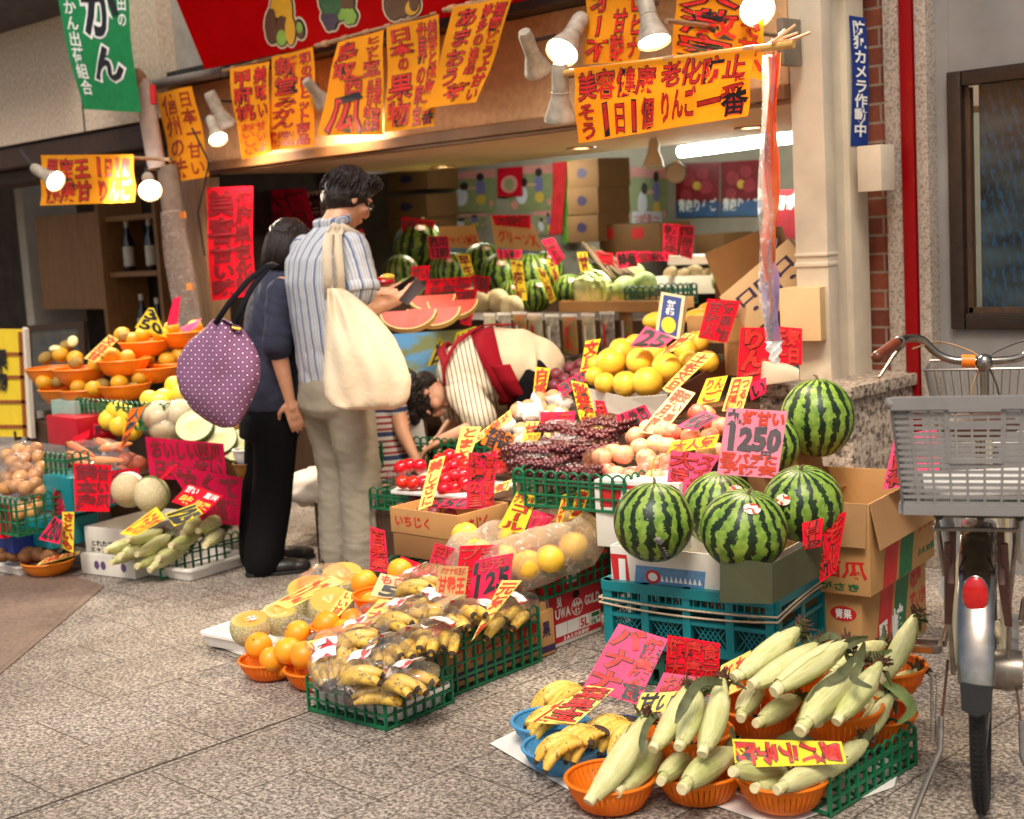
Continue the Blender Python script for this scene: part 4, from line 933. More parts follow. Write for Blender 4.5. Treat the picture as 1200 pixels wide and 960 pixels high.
def mel_r(px,d):return px/FPX*d
melon(766,612,4.06,mel_r(47,4.06),(.05,.04),'front watermelon by the clear apple bin, white sticker above a box cutter',(.95,-1.1))
melon(844,597,4.32,mel_r(45,4.32),(.1,-.1),'watermelon between the front two, half hidden behind the one with spotted sticker',(.8,-1.1))
melon(872,621,3.92,mel_r(51,3.92),(.25,-.12),'nearest watermelon in front centre with pale sticker at its shoulder',(1.0,-1.9),.94)
melon(941,590,4.05,mel_r(47,4.05),(.12,-.25),'watermelon at the crate end with orange sticker on its side',(.55,-2.0),.95)
melon(905,522,4.45,mel_r(33,4.45),(0,0),'watermelon peeking out behind the 1250 price sign',None)
melon(958,490,4.62,mel_r(43,4.62),(.0,.05),'topmost watermelon against the granite plinth with small red sticker',(.75,-.35),1.08)
m=MB();p=D(782,655,3.93);ct=thing('box_cutter','black and grey box cutter stuck upright beside the front watermelon','box cutter',p)
dr=(D(771,632,3.90)-p);m.bar((0,0,0),dr*.8,.018,.010);m.build('grip',MAT('black_plastic',(24,22,22),.4,.2),ct,bevel=.002)
m=MB();m.bar(dr*.78,dr*1.05,.021,.012);m.build('end_cap',MAT('grey_plastic',(120,116,112),.4,.1),ct,bevel=.004)
m=MB();[m.bar(dr*f+Vector((.0,-.0,.0))-FWD*.006,dr*(f+.04)-FWD*.006,.02,.003)for f in(.2,.32,.44,.56)];m.build('ridge',MAT('grey_plastic',(120,116,112)),ct)
carton('cardboard_box','white box with torn kraft edge under the topmost watermelon',.24,.26,.34,(-2.76,3.93,.11),math.radians(5),WBOX,KRI,flaps=(('f',.05,60),('r',.04,40)))
carton('cardboard_box','tall kraft box behind the melon crate carrying the price sign',.40,.3,.45,(-3.22,3.75,.0),0,KRD,open_top=False)
def nag(label,loc,rz,L,W,Hh,open_top,flaps,txt,low):
 o=carton('cardboard_box',label,L,W,Hh,loc,rz,KR,KRI,open_top,flaps,group='printed watermelon cartons');f=face(o,'f',L,W,Hh);r=face(o,'r',L,W,Hh)
 patch(o,r,.17,.02,.37,.99,PRED,skew=.12);patch(o,r,.41,.02,.61,.99,PGRN,skew=.12)
 lettering('lettering',[(.21,.48 if low else .08,.39,.98 if low else .5,'V:^長'),(.44,.42 if low else .02,.62,.92 if low else .44,'V:^崎')],r,o,out=False,wob=.03)
 lettering('lettering',[(.74,.08,.92,.34,'H:~布津'),(.72,.36,.99,.62,'H:~すいか'),(.70,.80,.99,.88,'H:*JA全農')],r,o,out=False,wob=.05,mats=[PGRN,PRED,PWHT,PRED])
 return o,f
o1,f1=nag('lower printed watermelon carton with red and green stripes and a red oval, beside bicycle',(-2.55,3.56,0),math.radians(9),.38,.56,.26,False,(),0,True)
m=MB();c_=[]
for a in np.linspace(0,2*math.pi,24)[:-1]:c_.append(f1(.85+.11*math.cos(a),.25+.09*math.sin(a),.0012))
m.add(c_,[tuple(range(23))]);m.build('printed_oval',PRED,o1,smooth=False)
lettering('lettering',[(.78,.19,.92,.31,'H:^青果')],lambda u,v,h:f1(u,v,h+.001),o1,out=False,wob=0)
o2,f2=nag('upper printed watermelon carton with open flaps and an elastic band, red melon lettering',(-2.505,3.54,.262),math.radians(9),.38,.56,.28,True,(('f',.13,172),('r',.14,168),('l',.10,10)),0,False)
lettering('lettering',[(.35,.62,.98,.82,'H:~太西瓜'),(.45,.87,.92,.96,'H:*ながさき')],lambda u,v,h:f2(u,v,h),o2,out=False,wob=.02,mats=[PGRN,PRED,PWHT,PRED])
wire_crate('wire_crate','low green lattice crate around the white tray of bagged bananas',.33,.28,.115,(-3.36,2.44,.003),math.radians(4),nh=3,sides='fr',cat='crate')
tray('foam_tray','white foam tray inside the low green crate under bagged bananas',.35,.25,.055,(-3.385,2.47,.008),math.radians(4))
wire_crate('wire_crate','tall green lattice crate standing in front of the banana carton',.36,.43,.19,(-3.45,2.745,.003),math.radians(2),nh=4,sides='frl',cat='crate')
bc=carton('cardboard_box','kraft banana carton with red lettering and purple band behind lattice',.31,.47,.17,(-3.425,2.775,.012),math.radians(2),KR,KRI)
rr_=face(bc,'r',.31,.47,.17);patch(bc,rr_,0,.74,1,.9,PNAVY);lettering('lettering',[(.06,.25,.95,.68,'H:~フルーツ甘熟')],rr_,bc,out=False,mats=[PRED]*4,wob=.02)
ec=carton('cardboard_box','small kraft box with purple crest at the end of the lattice crate',.12,.085,.15,(-3.245,3.195,.004),math.radians(2),KR,open_top=False)
re_=face(ec,'r',.12,.085,.15);patch(ec,re_,0,.78,1,.93,PNAVY);lettering('lettering',[(.3,.22,.75,.6,'V:*果')],re_,ec,out=False,mats=[PNAVY]*4)
bgp=[Proto(make_bag_bananas(11)),Proto(make_bag_bananas(29))]
bags=[(428,800,4.04,.6,'spotted bagged bananas low at the front of the white tray'),(392,790,4.14,2.4,'bagged bananas tied with a twist at the end near the oranges'),(452,782,4.10,-.5,'bagged bananas with dark stems over the front lattice'),(420,762,4.22,.9,'bagged bananas under the long yellow card, red label up'),(478,812,4.02,.2,'bagged bananas lying at the lattice corner'),(490,772,4.14,-1.2,'bagged bananas hanging over the crate join, dark tips up'),(512,760,4.22,-1.0,'bagged yellow bananas nearest the tall lattice'),(470,738,4.32,.3,'bagged bananas in the middle of the heap between two cards'),(510,725,4.38,1.2,'bagged bananas with red label near the 125 sign'),(540,738,4.32,-.6,'bagged bananas under the slanting orange card'),(490,700,4.5,.4,'bagged bananas topmost of the heap with white label'),(565,738,4.42,-1.4,'bagged bananas inside the carton behind the lattice'),(595,728,4.5,-1.3,'dark tipped bananas at the far end of the lattice carton'),(444,820,4.06,.9,'bagged bananas at the bottom of the white tray')]
for i,(x,y,d,rz,lb)in enumerate(bags):bgp[i%2].put(D(x,y-10,d),Matrix.Rotation(rz,3,'Z')@Matrix.Rotation(rnd(-.5,-.1),3,'Y')@Matrix.Rotation(rnd(-.4,.4),3,'X'),lb)
tray('foam_tray','white foam tray on the paving holding cut orange fleshed melons',.50,.36,.05,(-4.22,2.62,.012),math.radians(8))
m=MB();q=[G(253,758),G(290,772),G(330,768),G(285,745)];m.slab([Vector((p.x,p.y,.003))for p in q],UP,.007);tag(m.build('foam_sheet',FOAM,smooth=False),'thin white sheet under the melon tray on the paving','sheet')
hm=Proto(make_half('cut_melon','x','cut melon',.072,.45,NETM,FLESH,'cut melons in the white tray'))
def half(pr,px,py,d,tilt,lb,s=1,rz=0):return pr.put(D(px,py,d),aim(Vector((tilt[0],tilt[1],1)))@Matrix.Rotation(rz,3,'Z'),lb,None,s)
half(hm,293,735,4.72,(.15,-.15),'cut melon with flat orange top and round sticker at the tray corner',.95)
half(hm,327,724,4.85,(.2,-.1),'cut melon behind the stickered one in the white tray',.9)
half(hm,365,700,5.05,(.25,-.2),'large cut melon leaning under the long yellow card',1.3)
half(hm,402,682,5.15,(.3,-.25),'cut melon furthest back, wrapped in clear film',1.15)
half(hm,388,712,4.85,(.35,-.3),'cut melon leaning against the orange stack',1.1)
m=MB();
stk=MB();stk.lathe([(.001,.0012),(.016,.001),(.017,0)],18);st_o=stk.build('fruit_sticker',STICK);st_o.location=D(295,723,4.70)+Vector((0,0,-.004));st_o.rotation_euler=aim(Vector((.15,-.15,1))).to_euler();tag(st_o,'round orange sticker on the flat top of the corner cut melon','sticker')
fo=thing('cling_film','crumpled clear film lying in the melon tray','film',D(352,735,4.78));wrap_blob('film',fo,(0,0,0),(.09,.06,.03),3,FILMC,.4)
fo=thing('cling_film','clear film wrapped over the cut melons furthest back','film',D(385,690,5.02));wrap_blob('film',fo,(0,0,0),(.13,.1,.085),8,FILMC,.2)
ob2=Proto(make_bowl('plastic_basket',ORANGE_SL,.104,.06,'x',group='orange plastic baskets of oranges'))
ob2.put(G(318,792,.004),0,'orange basket of oranges on the paving beside the melon tray');ob2.put(G(372,803,.004),0,'orange basket tucked behind the bagged bananas, torn peel over rim')
ob2.put(G(402,752,.09),0,'orange basket raised behind the front oranges');ob2.put(G(450,716,.17),0,'orange basket highest of the orange stack near the kraft price card')
carton('cardboard_box','low kraft box under the raised orange baskets',.3,.4,.085,(-3.86,2.82,.004),0,KRD,open_top=False)
orp=Proto(make_round('orange',OPEEL,.0455,'x','orange','oranges in orange baskets',.95,.03))
for x,y,d,s,lb in[(303,757,4.60,1,'orange at the outer edge of the front basket, nearest the melon tray'),(318,773,4.52,.9,'orange low in the front basket, half behind the rim'),(338,763,4.50,1.03,'orange in the middle of the front basket, brownish tone'),(349,743,4.66,1,'orange on top behind the front basket'),(357,768,4.42,1.05,'orange resting between the front basket and the bagged bananas'),(383,732,4.62,1.02,'round bright orange alone below the raised basket'),(427,683,4.85,1.02,'topmost orange beside the man in grey trousers'),(469,670,4.80,1.0,'orange behind the cream price card'),(436,708,4.70,.95,'orange just under the topmost one'),(415,728,4.66,1.02,'orange between raised basket and long yellow card'),(404,741,4.60,.95,'orange half covered by the yellow card'),(330,780,4.55,.85,'orange at the bottom of the front basket'),(378,776,4.40,.95,'orange beside the torn peel'),(450,700,4.75,.9,'orange in the highest basket behind cream card'),(382,752,4.5,.9,'orange under the small yellow card')]:
 orp.put(D(x,y,d),rrot(),lb,None,s)
uw=carton('cardboard_box','red and white citrus carton with white lettering on the paving',.34,.27,.185,(-3.50,3.285,.003),math.radians(2),WBOX,WBOX,False)
ru=face(uw,'r',.34,.27,.185)
m=MB();patch(uw,ru,.0,0,1.0,.93,REDBOX,h=.001);ff_=face(uw,'f',.34,.27,.185);patch(uw,ff_,0,0,.86,.93,REDBOX,h=.001)
ru2=lambda u,v,h:ru(u,v,h+.001)
lettering('lettering',[(.10,.30,.40,.50,'H:^UWA'),(.68,.22,.98,.42,'H:^GOLD'),(.44,.26,.62,.50,'H:^柑'),(.14,.08,.24,.28,'V:^児'),(.22,.84,.74,.92,'H:^JAえひめ南部')],ru2,uw,out=False,wob=0)
patch(uw,ru2,.10,.58,.98,.82,PWHT,h=.0008)
for u in(.32,.55,.76):patch(uw,ru2,u,.58,u+.006,.82,REDBOX,h=.0014)
patch(uw,ru2,.80,.60,.96,.68,PGRN,h=.0014)
lettering('lettering',[(.57,.62,.74,.80,'H:~5L'),(.78,.70,.96,.81,'H:*⑧kg')],lambda u,v,h:ru2(u,v,h+.0006),uw,out=False,wob=0,mats=[PGRN,PRED,PWHT,PRED])
m=MB();m.add([ru2(.52+.07*math.cos(a),.14+.07*math.sin(a),.0012)for a in np.linspace(0,6.28,18)[:-1]],[tuple(range(17))]);m.build('hand_hole',MAT('hole_dark',(30,12,12),.9,.1),uw,smooth=False)
m=MB()
for r_,mi in((.118,0),(.104,1)):m.add([ru2(.53+r_*math.cos(a)*.95,.38+r_*1.35*math.sin(a),.0006+.0003*mi)for a in np.linspace(0,2*math.pi,26)[:-1]],[tuple(range(25))],mi)
m.build('printed_ring',[PWHT,REDBOX],uw,smooth=False)
rt=carton('cardboard_box','shallow red carton in green lattice holding bag of yellow grapefruit',.42,.36,.085,(-3.56,3.25,.192),math.radians(2),REDBOX,KRI)
rr2=face(rt,'r',.42,.36,.085);patch(rt,rr2,.3,.2,.5,.75,PWHT)
m=MB();
wc=wire_crate('wire_crate','green lattice crate pieces gripping the shallow red carton',.44,.38,.115,(-3.57,3.24,.19),math.radians(2),nh=3,sides='frl',base=True,cat='crate')
gf=Proto(make_round('grapefruit',POMELO,.05,'x','grapefruit','grapefruit inside the milky bag',.93,.02))
gl='yellow grapefruit inside the milky bag, {o} in the {r}'
heap(gf,{'front row':[(560,648,4.75),(590,655,4.66),(618,662,4.58),(645,655,4.56),(672,640,4.66),(690,622,4.78)],'back row':[(545,628,4.95),(600,630,4.86),(640,626,4.84),(665,612,4.9)]},gl)
bgb=thing('plastic_bag','large open milky plastic bag of yellow grapefruit spilling over the carton','plastic bag',D(612,645,4.72))
MILK=FILM('milky_bag_film',(255,246,226),.40,.10,.26)
m=MB();ringp=[]
prof=[(.30,-.085),(.335,-.05),(.35,-.01),(.345,.03),(.30,.07),(.27,.085),(.25,.07),(.20,.02)]
for r_,z_ in prof:
 row=[]
 for j in range(56):
  a=2*math.pi*j/56;k=1+.05*mnoise.noise(Vector((math.cos(a)*2.2,math.sin(a)*2.2,z_*14)))+.025*mnoise.noise(Vector((math.cos(a)*7,math.sin(a)*7,z_*30)))
  p=RIGHT*(r_*.80*k*math.cos(a))+FWD*(r_*.55*k*math.sin(a));row.append(Vector((p.x,p.y,z_*1.05+.02*mnoise.noise(Vector((math.cos(a)*3,math.sin(a)*3,z_*5)))+.035*math.cos(a))))
 ringp.append(row)
m.rings(ringp,caps=False);m.build('film',MILK,bgb,auto=0)
fg=carton('cardboard_box','upper kraft fig carton with red hiragana lettering, open',.36,.27,.095,(-4.02,3.36,.30),math.radians(2),KR,KRI)
ffg=face(fg,'f',.36,.27,.095);rfg=face(fg,'r',.36,.27,.095)
lettering('lettering',[(.06,.25,.62,.72,'H:~いちじく')],ffg,fg,out=False,mats=[PRED]*4,wob=.03);lettering('lettering',[(.06,.2,.6,.75,'H:~いちじく')],rfg,fg,out=False,mats=[PRED]*4,wob=.03)
carton('cardboard_box','lower kraft fig carton under the open one',.36,.27,.085,(-4.01,3.36,.212),math.radians(2),KRD,KRI,False)
wire_crate('wire_crate','green lattice crate below the fig cartons behind pink cards',.42,.34,.12,(-4.0,3.28,.09),math.radians(2),nh=3,sides='frl',cat='crate')
carton('cardboard_box','dark kraft box at the bottom of the fig stack on the paving',.4,.32,.085,(-4.0,3.29,.003),math.radians(2),KRD,KRI,False)
fig=Proto(make_round('fig',PLUM,.026,'x','fig','figs in the open fig carton',1.1,.02))
heap(fig,{'front row':[(470,598,5.45),(488,600,5.42),(508,602,5.38),(528,602,5.34)],'back row':[(486,588,5.58),(505,590,5.52),(540,592,5.46)]},'dark fig in the kraft fig carton, {o} in the {r}')
carton('foam_box','tall white foam box between the red carton and the melon stand',.24,.22,.36,(-3.12,3.60,.10),math.radians(4),FOAM,None,False,cat='foam box',bevel=.012)
carton('foam_box','white foam box on the paving under the tall foam box',.26,.24,.10,(-3.13,3.59,.002),math.radians(4),FOAM,None,False,cat='foam box',bevel=.012)
DKW=mat_wood('dark_display_wood',(52,36,24),(84,58,36))
def stand(label,items):
 c=items[0];t=thing('display_stand',label,'display stand',(c[0],c[1],0))
 for(x,y,z0,lx,ly,lz)in items:
  m=MB();m.box((x-c[0],y-c[1],z0+lz/2),(lx,ly,lz));m.build('step',DKW,t,bevel=.004,smooth=False)
 return t
stand('stepped dark wooden stand under grapes, apples and pomelos',[(-3.75,4.0,0,.85,.7,.40),(-3.75,4.72,0,.95,.74,.62),(-3.35,5.35,0,.8,.5,.72)])
stand('low dark wooden stand under tomato punnets behind fig cartons',[(-4.4,3.95,0,.95,.6,.28)])
stand('stepped dark shelving along the back of the shop carrying watermelons',[(-6.6,5.85,0,4.6,.5,.68),(-6.8,6.4,0,5.0,.6,.86),(-6.8,7.1,0,5.2,.8,1.02)])
stand('dark wooden stand inside the shop under cut watermelon slices',[(-6.4,5.0,0,1.0,.5,.74)])
stand('dark wooden stand beneath golden citrus baskets by the shop post',[(-6.75,3.95,0,1.5,.6,.5),(-6.3,3.45,0,.8,.4,.36)])
m=MB();q=[D(458,582,5.55),D(560,588,5.30),D(606,566,5.55),D(500,556,5.95)];zt=sum(p.z for p in q)/4
m.slab([Vector((p.x,p.y,zt))for p in q],UP,.014);tag(m.build('foam_board',FOAM,bevel=.004),'white foam board carrying the tomato punnets','board')
wire_crate('wire_crate','green lattice crate behind tomato punnets beside the bending worker',.62,.5,.17,(-4.72,3.62,zt-.06),math.radians(6),nh=3,sides='blr',cat='crate')
wire_crate('wire_crate','green lattice crate under the white tomato board',.52,.3,.09,(-4.45,3.62,zt-.10),math.radians(6),nh=2,sides='fr',cat='crate')
tom=Proto(make_round('tomato',TOMATO,.030,'x','tomato','tomatoes in clear punnets',.9,.05))
pun=None
def punnet(px,py,d,L,W,Hh,rz,label,name='clear_punnet',cat='punnet',group='clear plastic punnets',mat=None):
 t=thing(name,label,cat,D(px,py,d),rz,group);m=MB();L2,W2=L/2,W/2
 def rr(k,z):return[Vector((sx*(L2-k),sy*(W2-k),z))for sx,sy in((1,1),(-1,1),(-1,-1),(1,-1))]
 m.rings([rr(.012,0),rr(0,Hh)],caps=False);m.add(rr(.012,0),[(0,1,2,3)]);m.build('shell',mat or CLEARP,t,smooth=False)
 m=MB();P=rr(-.002,Hh);m.tube(P,.003,6,closed=True);m.build('rim',mat or CLEARP,t);return t
punnet(485,574,5.55,.19,.12,.07,.1,'clear punnet of tomatoes nearest the man in grey trousers');punnet(535,572,5.45,.19,.12,.07,.1,'clear punnet of tomatoes between yellow strip and pink sign');punnet(588,552,5.62,.16,.12,.07,.1,'clear punnet of tomatoes beside the grape crate')
heap(tom,{'upper row of the punnet by the man':[(470,548,5.6),(480,545,5.62),(492,546,5.6)],'lower row of the punnet by the man':[(472,565,5.52),(484,566,5.5),(496,565,5.5)],'top of the heap by the pink sign':[(516,540,5.6),(527,534,5.62),(538,538,5.6),(546,545,5.55)],'middle of the heap by the pink sign':[(519,552,5.52),(532,546,5.55),(543,556,5.48),(522,563,5.46),(533,558,5.46)],'bottom of the heap by the pink sign':[(521,574,5.42),(533,572,5.42),(545,567,5.42)],'heap by the black and orange card':[(584,533,5.7),(592,531,5.66),(578,540,5.68),(586,547,5.6),(593,545,5.58)]},'red tomato, {o} in the {r}')
GRAPE=MAT('dark_red_grape',(64,20,26),.22,.4,30,spec=.6,col2=(104,36,38));
def make_grapes(seed):
 rg=random.Random(seed);t=thing('grape_pack','x','grapes',group='clear packs of dark grapes')
 m=MB()
 for k in range(3):
  for i in range(11):
   for j in range(6):
    if rg.random()<.12:continue
    m.ell((-.092+.0185*i+rg.uniform(-.004,.004),-.046+.0185*j+rg.uniform(-.004,.004),.012+.017*k+rg.uniform(-.003,.004)),rg.uniform(.0088,.0105),9,6)
 m.build('grape_bunch',GRAPE,t)
 m=MB();
 def rr(k,z):return[Vector((sx*(.108-k),sy*(.062-k),z))for sx,sy in((1,1),(-1,1),(-1,-1),(1,-1))]
 m.rings([rr(.01,-.003),rr(0,.03),rr(.004,.058),rr(.03,.068)],caps=True);m.build('clear_box',CLEARP,t,smooth=False,bevel=.004);return t
gp=[Proto(make_grapes(1)),Proto(make_grapes(2))]
for i,(x,y,d,rz,lb)in enumerate([(632,556,4.86,.15,'pack of dark grapes in the green crate, front row by the pale bag'),(672,566,4.76,.15,'pack of dark grapes in the green crate, front row by the apple bin'),(625,540,5.0,.2,'pack of dark grapes behind the crate edge under the yellow card'),(660,533,5.02,-.2,'pack of dark grapes lying tilted on top of the crate'),(690,540,4.92,.3,'pack of dark grapes next to the clear apple bin'),(690,522,5.15,.1,'pack of dark grapes behind, below the long yellow sign'),(715,508,5.3,-.1,'pack of reddish grapes nearest the white pomelo box'),(662,515,5.25,.1,'pack of dark grapes half under the yellow curled card')]):gp[i%2].put(D(x,y,d),Matrix.Rotation(rz,3,'Z')@Matrix.Rotation(.12,3,'X'),lb)
wire_crate('wire_crate','green lattice crate holding the clear packs of dark grapes',.44,.30,.125,D(604,592,4.78),math.radians(8),nh=3,sides='frlb',cat='crate')
ap=Proto(make_round('apple',APPLE,.036,'x','apple','pale pink apples',.92,.14))
heap(ap,{'top row of the apple heap':[(817,484,5.05),(836,497,4.95),(828,486,5.1),(845,500,4.9)],'second row of the apple heap':[(777,505,4.95),(788,508,4.9),(809,511,4.86),(744,512,5.0),(832,512,4.85),(760,502,5.05)],'third row of the apple heap':[(750,525,4.86),(769,521,4.84),(797,527,4.76),(827,529,4.76),(782,524,4.82),(840,530,4.78)],'front row of the clear bin':[(705,537,4.80),(730,533,4.78),(757,537,4.74),(767,545,4.68),(780,543,4.7),(718,531,4.86)],'lower layer of the clear bin':[(723,557,4.70),(738,560,4.66),(757,553,4.64),(712,553,4.75),(768,562,4.6)]},'pale pink apple, {o} in the {r}')
bn=thing('clear_bin','clear plastic bin full of pale pink apples behind the front watermelon','bin',D(745,590,4.70),math.radians(14));m=MB()
def rr(k,z):return[Vector((sx*(.14-k),sy*(.10-k),z))for sx,sy in((1,1),(-1,1),(-1,-1),(1,-1))]
m.rings([rr(.012,0),rr(0,.175),rr(.004,.178),rr(.015,.004)],caps=True);m.build('shell',CLEARP,bn,smooth=False,bevel=.004);m=MB();m.tube(rr(-.001,.178),.004,6,closed=True);m.build('rim',CLEARP,bn)
m=MB();P=[D(762,575,4.58),D(764,548,4.56),D(767,537,4.56),D(772,536,4.56),D(774,545,4.57),D(776,562,4.58)];m.tube(P,.003,6);m.build('handle',MAT('yellow_wire',(236,190,40),.4,.1),bn).matrix_parent_inverse=(Matrix.Translation(D(745,590,4.70))@Matrix.Rotation(math.radians(14),4,'Z')).inverted()
ab=carton('cardboard_box','white apple carton with red printing under the clear bin',.30,.26,.22,D(700,640,4.60),math.radians(14),WBOX,KRI,False)
fa=face(ab,'f',.30,.26,.22);patch(ab,fa,.06,.06,.7,.4,PRED);lettering('lettering',[(.3,.1,.5,.36,'H:^果')],lambda u,v,h:fa(u,v,h+.001),ab,out=False)
pm=Proto(make_round('pomelo',POMELO,.056,'x','pomelo','yellow pomelos in white box',.98,.03))
pr=lambda r,d:r/FPX*d/.056
heap(pm,{'front row of pomelos':[(709,449,5.8,pr(13,5.8)),(733,450,5.75,pr(15,5.75)),(759,448,5.7,pr(18,5.7)),(697,441,5.9,pr(12,5.9))],'middle row of pomelos':[(716,425,5.92,pr(17,5.9)),(750,424,5.86,pr(16,5.86)),(781,431,5.78,pr(17,5.78)),(807,424,5.8,pr(13,5.8)),(829,424,5.8,pr(14,5.8))],'back row of pomelos':[(728,411,6.05,pr(16,6.)),(768,413,6.0,pr(15,6.)),(803,411,5.95,pr(14,6.)),(817,401,6.05,pr(14,6.)),(697,427,6.02,pr(12,6.)),(745,405,6.1,pr(14,6.))]},'large yellow pomelo, {o} in the {r}',tilt=.2)
pb=thing('cardboard_box','white fronted pomelo box with brown side panel','cardboard box',D(735,485,5.72))
def wpanel(par,pts,t,mat,name):
 m=MB();m.slab([p-par.location for p in pts],FWD,t);return m.build(name,mat,par,smooth=False)
wpanel(pb,[D(684,478,5.92),D(735,488,5.72),D(735,466,5.68),D(684,454,5.88)],.01,WBOX,'front_panel');wpanel(pb,[D(735,488,5.72),D(790,490,5.56),D(790,462,5.50),D(735,466,5.68)],.01,WBOX,'front_panel')
wpanel(pb,[D(788,492,5.56),D(856,455,5.95),D(854,418,5.92),D(782,462,5.50)],.01,MAT('brown_panel',(110,66,52),.5,.15),'side_panel')
m=MB();m.box((.0,.28,-.02),(.5,.4,.05));m.build('base',KRD,pb)
fr=thing('fruit_gift_box','upright blue and cream citrus gift box with yellow fruit picture behind pomelos','box',D(785,397,5.95))
P=[D(768,390,5.95),D(796,398,5.88),D(803,347,5.9),D(775,342,5.97)];nn_=(P[1]-P[0]).cross(P[3]-P[0]).normalized()
m=MB();m.slab([p-fr.location for p in P],-nn_,.03);m.build('box_body',MAT('cream_card',(232,206,160),.6,.05),fr,smooth=False)
bil=lambda u,v,h:(P[3]*(1-u)*(1-v)+P[2]*u*(1-v)+P[1]*u*v+P[0]*(1-u)*v)+nn_*h-fr.location
patch(fr,bil,.12,.06,.88,.96,MAT('box_navy',(46,66,128),.5,.1),h=.001);
m=MB();m.add([bil(.5+.30*math.cos(a),.74+.19*math.sin(a),.002)for a in np.linspace(0,6.28,20)[:-1]],[tuple(range(19))]);m.build('printed_fruit',MAT('paint_yellow'.replace('paint','print'),(246,190,40),.5,.05),fr,smooth=False)
lettering('lettering',[(.3,.16,.66,.5,'V:^柑橘')],lambda u,v,h:bil(u,v,h+.001),fr,out=False)
mg=make_round('mango',POMELO,.06,'x','mango','yellow fruit behind the gift box',.8,.02);mgp=Proto(mg)
for x,y,d,lb in((820,372,6.3,'glossy yellow fruit behind the blue gift box, nearer one'),(835,364,6.4,'glossy yellow fruit behind the blue gift box, half hidden'),(771,376,6.4,'yellow fruit peeking between the yellow card and blue gift box')):mgp.put(D(x,y,d),Matrix.Rotation(.4,3,'Z'),lb,None,(1.2,.85,.85))
carton('cardboard_box','kraft box under the glossy yellow fruit',.34,.24,.12,D(806,402,6.25),math.radians(6),KR,KRI)
def make_peach():
 t=thing('peach','x','peach',group='peaches in white foam nets');m=MB();m.ell((0,0,0),(.033,.033,.031),18,12);m.build('fruit',PEACHM,t)
 m=MB();m.lathe([(.012,-.036),(.031,-.026),(.0385,-.004),(.0385,.006),(.036,.012),(.035,.004),(.028,-.024),(.008,-.034)],24,fn=lambda a,z:1+.03*math.cos(12*a));m.build('foam_net',FOAM,t);return t
pc=Proto(make_peach())
heap(pc,{'top row of netted peaches':[(632,467,6.1),(648,465,6.1),(619,477,6.05),(661,471,6.05)],'middle row of netted peaches':[(606,482,6.0),(634,479,5.98),(622,487,5.9),(648,482,5.94),(659,485,5.9)],'front row of netted peaches':[(595,499,5.9),(611,503,5.84),(590,515,5.8),(606,517,5.76),(640,492,5.85)]},'peach in a white foam net, {o} in the {r}',tilt=.9)
plp=Proto(make_round('plum',PLUM,.032,'x','plum','dark plums behind peaches',.95,.03))
heap(plp,{'front row of dark plums':[(650,452,6.3),(662,446,6.3),(676,440,6.3),(685,436,6.35)],'back row of dark plums':[(645,440,6.45),(668,432,6.45),(680,428,6.45)]},'dark purple plum, {o} in the {r}')
plp.put(D(652,439,6.35),0,'single orange red plum on the dark ones');bpy.context.view_layer.update()
def ocarton(label,px,py,d,L,W,Hh,rz,rx,mat=KRP,print_=None,ry=0):
 o=carton('cardboard_box',label,L,W,Hh,D(px,py,d),0,mat,KRI,False);o.rotation_euler=(rx,ry,rz)
 if print_:lettering('lettering',[(.1,.2,.9,.8,print_)],face(o,'f',L,W,Hh),o,out=False,mats=[PNAVY]*4)
 return o
ocarton('tilted pale kraft carton with dark printed squares leaning behind the hanging ribbon',880,392,5.75,.36,.28,.20,math.radians(30),0,KRP,'H:*口口口|*・口・',math.radians(-38))
ocarton('kraft carton standing upright behind the tilted one at the pillar',860,385,6.3,.3,.3,.36,math.radians(20),0,KR,None,math.radians(-20))
ocarton('small kraft carton low behind the red sign by the pillar',850,440,5.9,.2,.2,.14,.2,0,KR)
ocarton('white topped carton between the pillar and red signs',915,400,5.35,.16,.2,.20,.2,0,KRP)
ocarton('dark kraft carton with shop print far behind the ribbon',838,350,6.9,.32,.3,.24,.4,0,KRD,'H:*松露')
m=MB();P=[D(897,452,5.2),D(937,446,5.05),D(937,432,5.05),D(899,426,5.2)];m.slab(P,FWD,.18);tag(m.build('foam_box',MAT('beige_foam',(186,168,146),.6,.08),bevel=.008),'beige box on the granite plinth against the pillar','box')
wm_=Proto(make_melon('x',.112,1.0,(.7,-.8)))
for x,y,d,s,lb in[(492,290,8.9,1.5,'largest dark watermelon high on the back shelf beside the red card'),(528,318,8.3,1.0,'dark watermelon with white sticker under the pink tag'),(566,308,8.6,1.1,'dark watermelon with white sticker beneath the lettered carton'),(588,322,8.4,1.15,'dark watermelon left of the long yellow strip on the shelf'),(622,322,8.4,1.15,'dark watermelon between two hanging yellow strips'),(640,316,8.6,1.0,'dark watermelon behind the rightmost yellow strip'),(628,347,8.0,.85,'small watermelon at the shelf edge below the yellow strips'),(668,342,8.0,.9,'small watermelon with white sticker in the tray beside the lettuce'),(600,346,8.1,.8,'small watermelon low behind the pale melons'),(470,320,8.6,1.0,'dark watermelon behind the man in the striped shirt'),(520,300,9.0,1.1,'dark watermelon behind the pink tag')]:
 wm_.put(D(x,y,d),Matrix.Rotation(rnd(0,1),3,'Z')@Matrix.Rotation(rnd(-.2,.2),3,'X'),lb,None,s)
mlp=Proto(make_round('melon',mat_netted('pale_netted_rind',(176,166,116),(200,190,140)),.065,'x','melon','pale melons on the shop shelf',1,.02))
for x,y,d,lb in((563,352,7.8,'pale round melon beside the red sign on the back shelf'),(583,352,7.8,'pale round melon with sticker beside the long yellow strip'),(600,360,7.7,'small pale melon at the shelf edge'),(548,350,7.9,'pale melon partly behind the red paper')):mlp.put(D(x,y,d),0,lb)
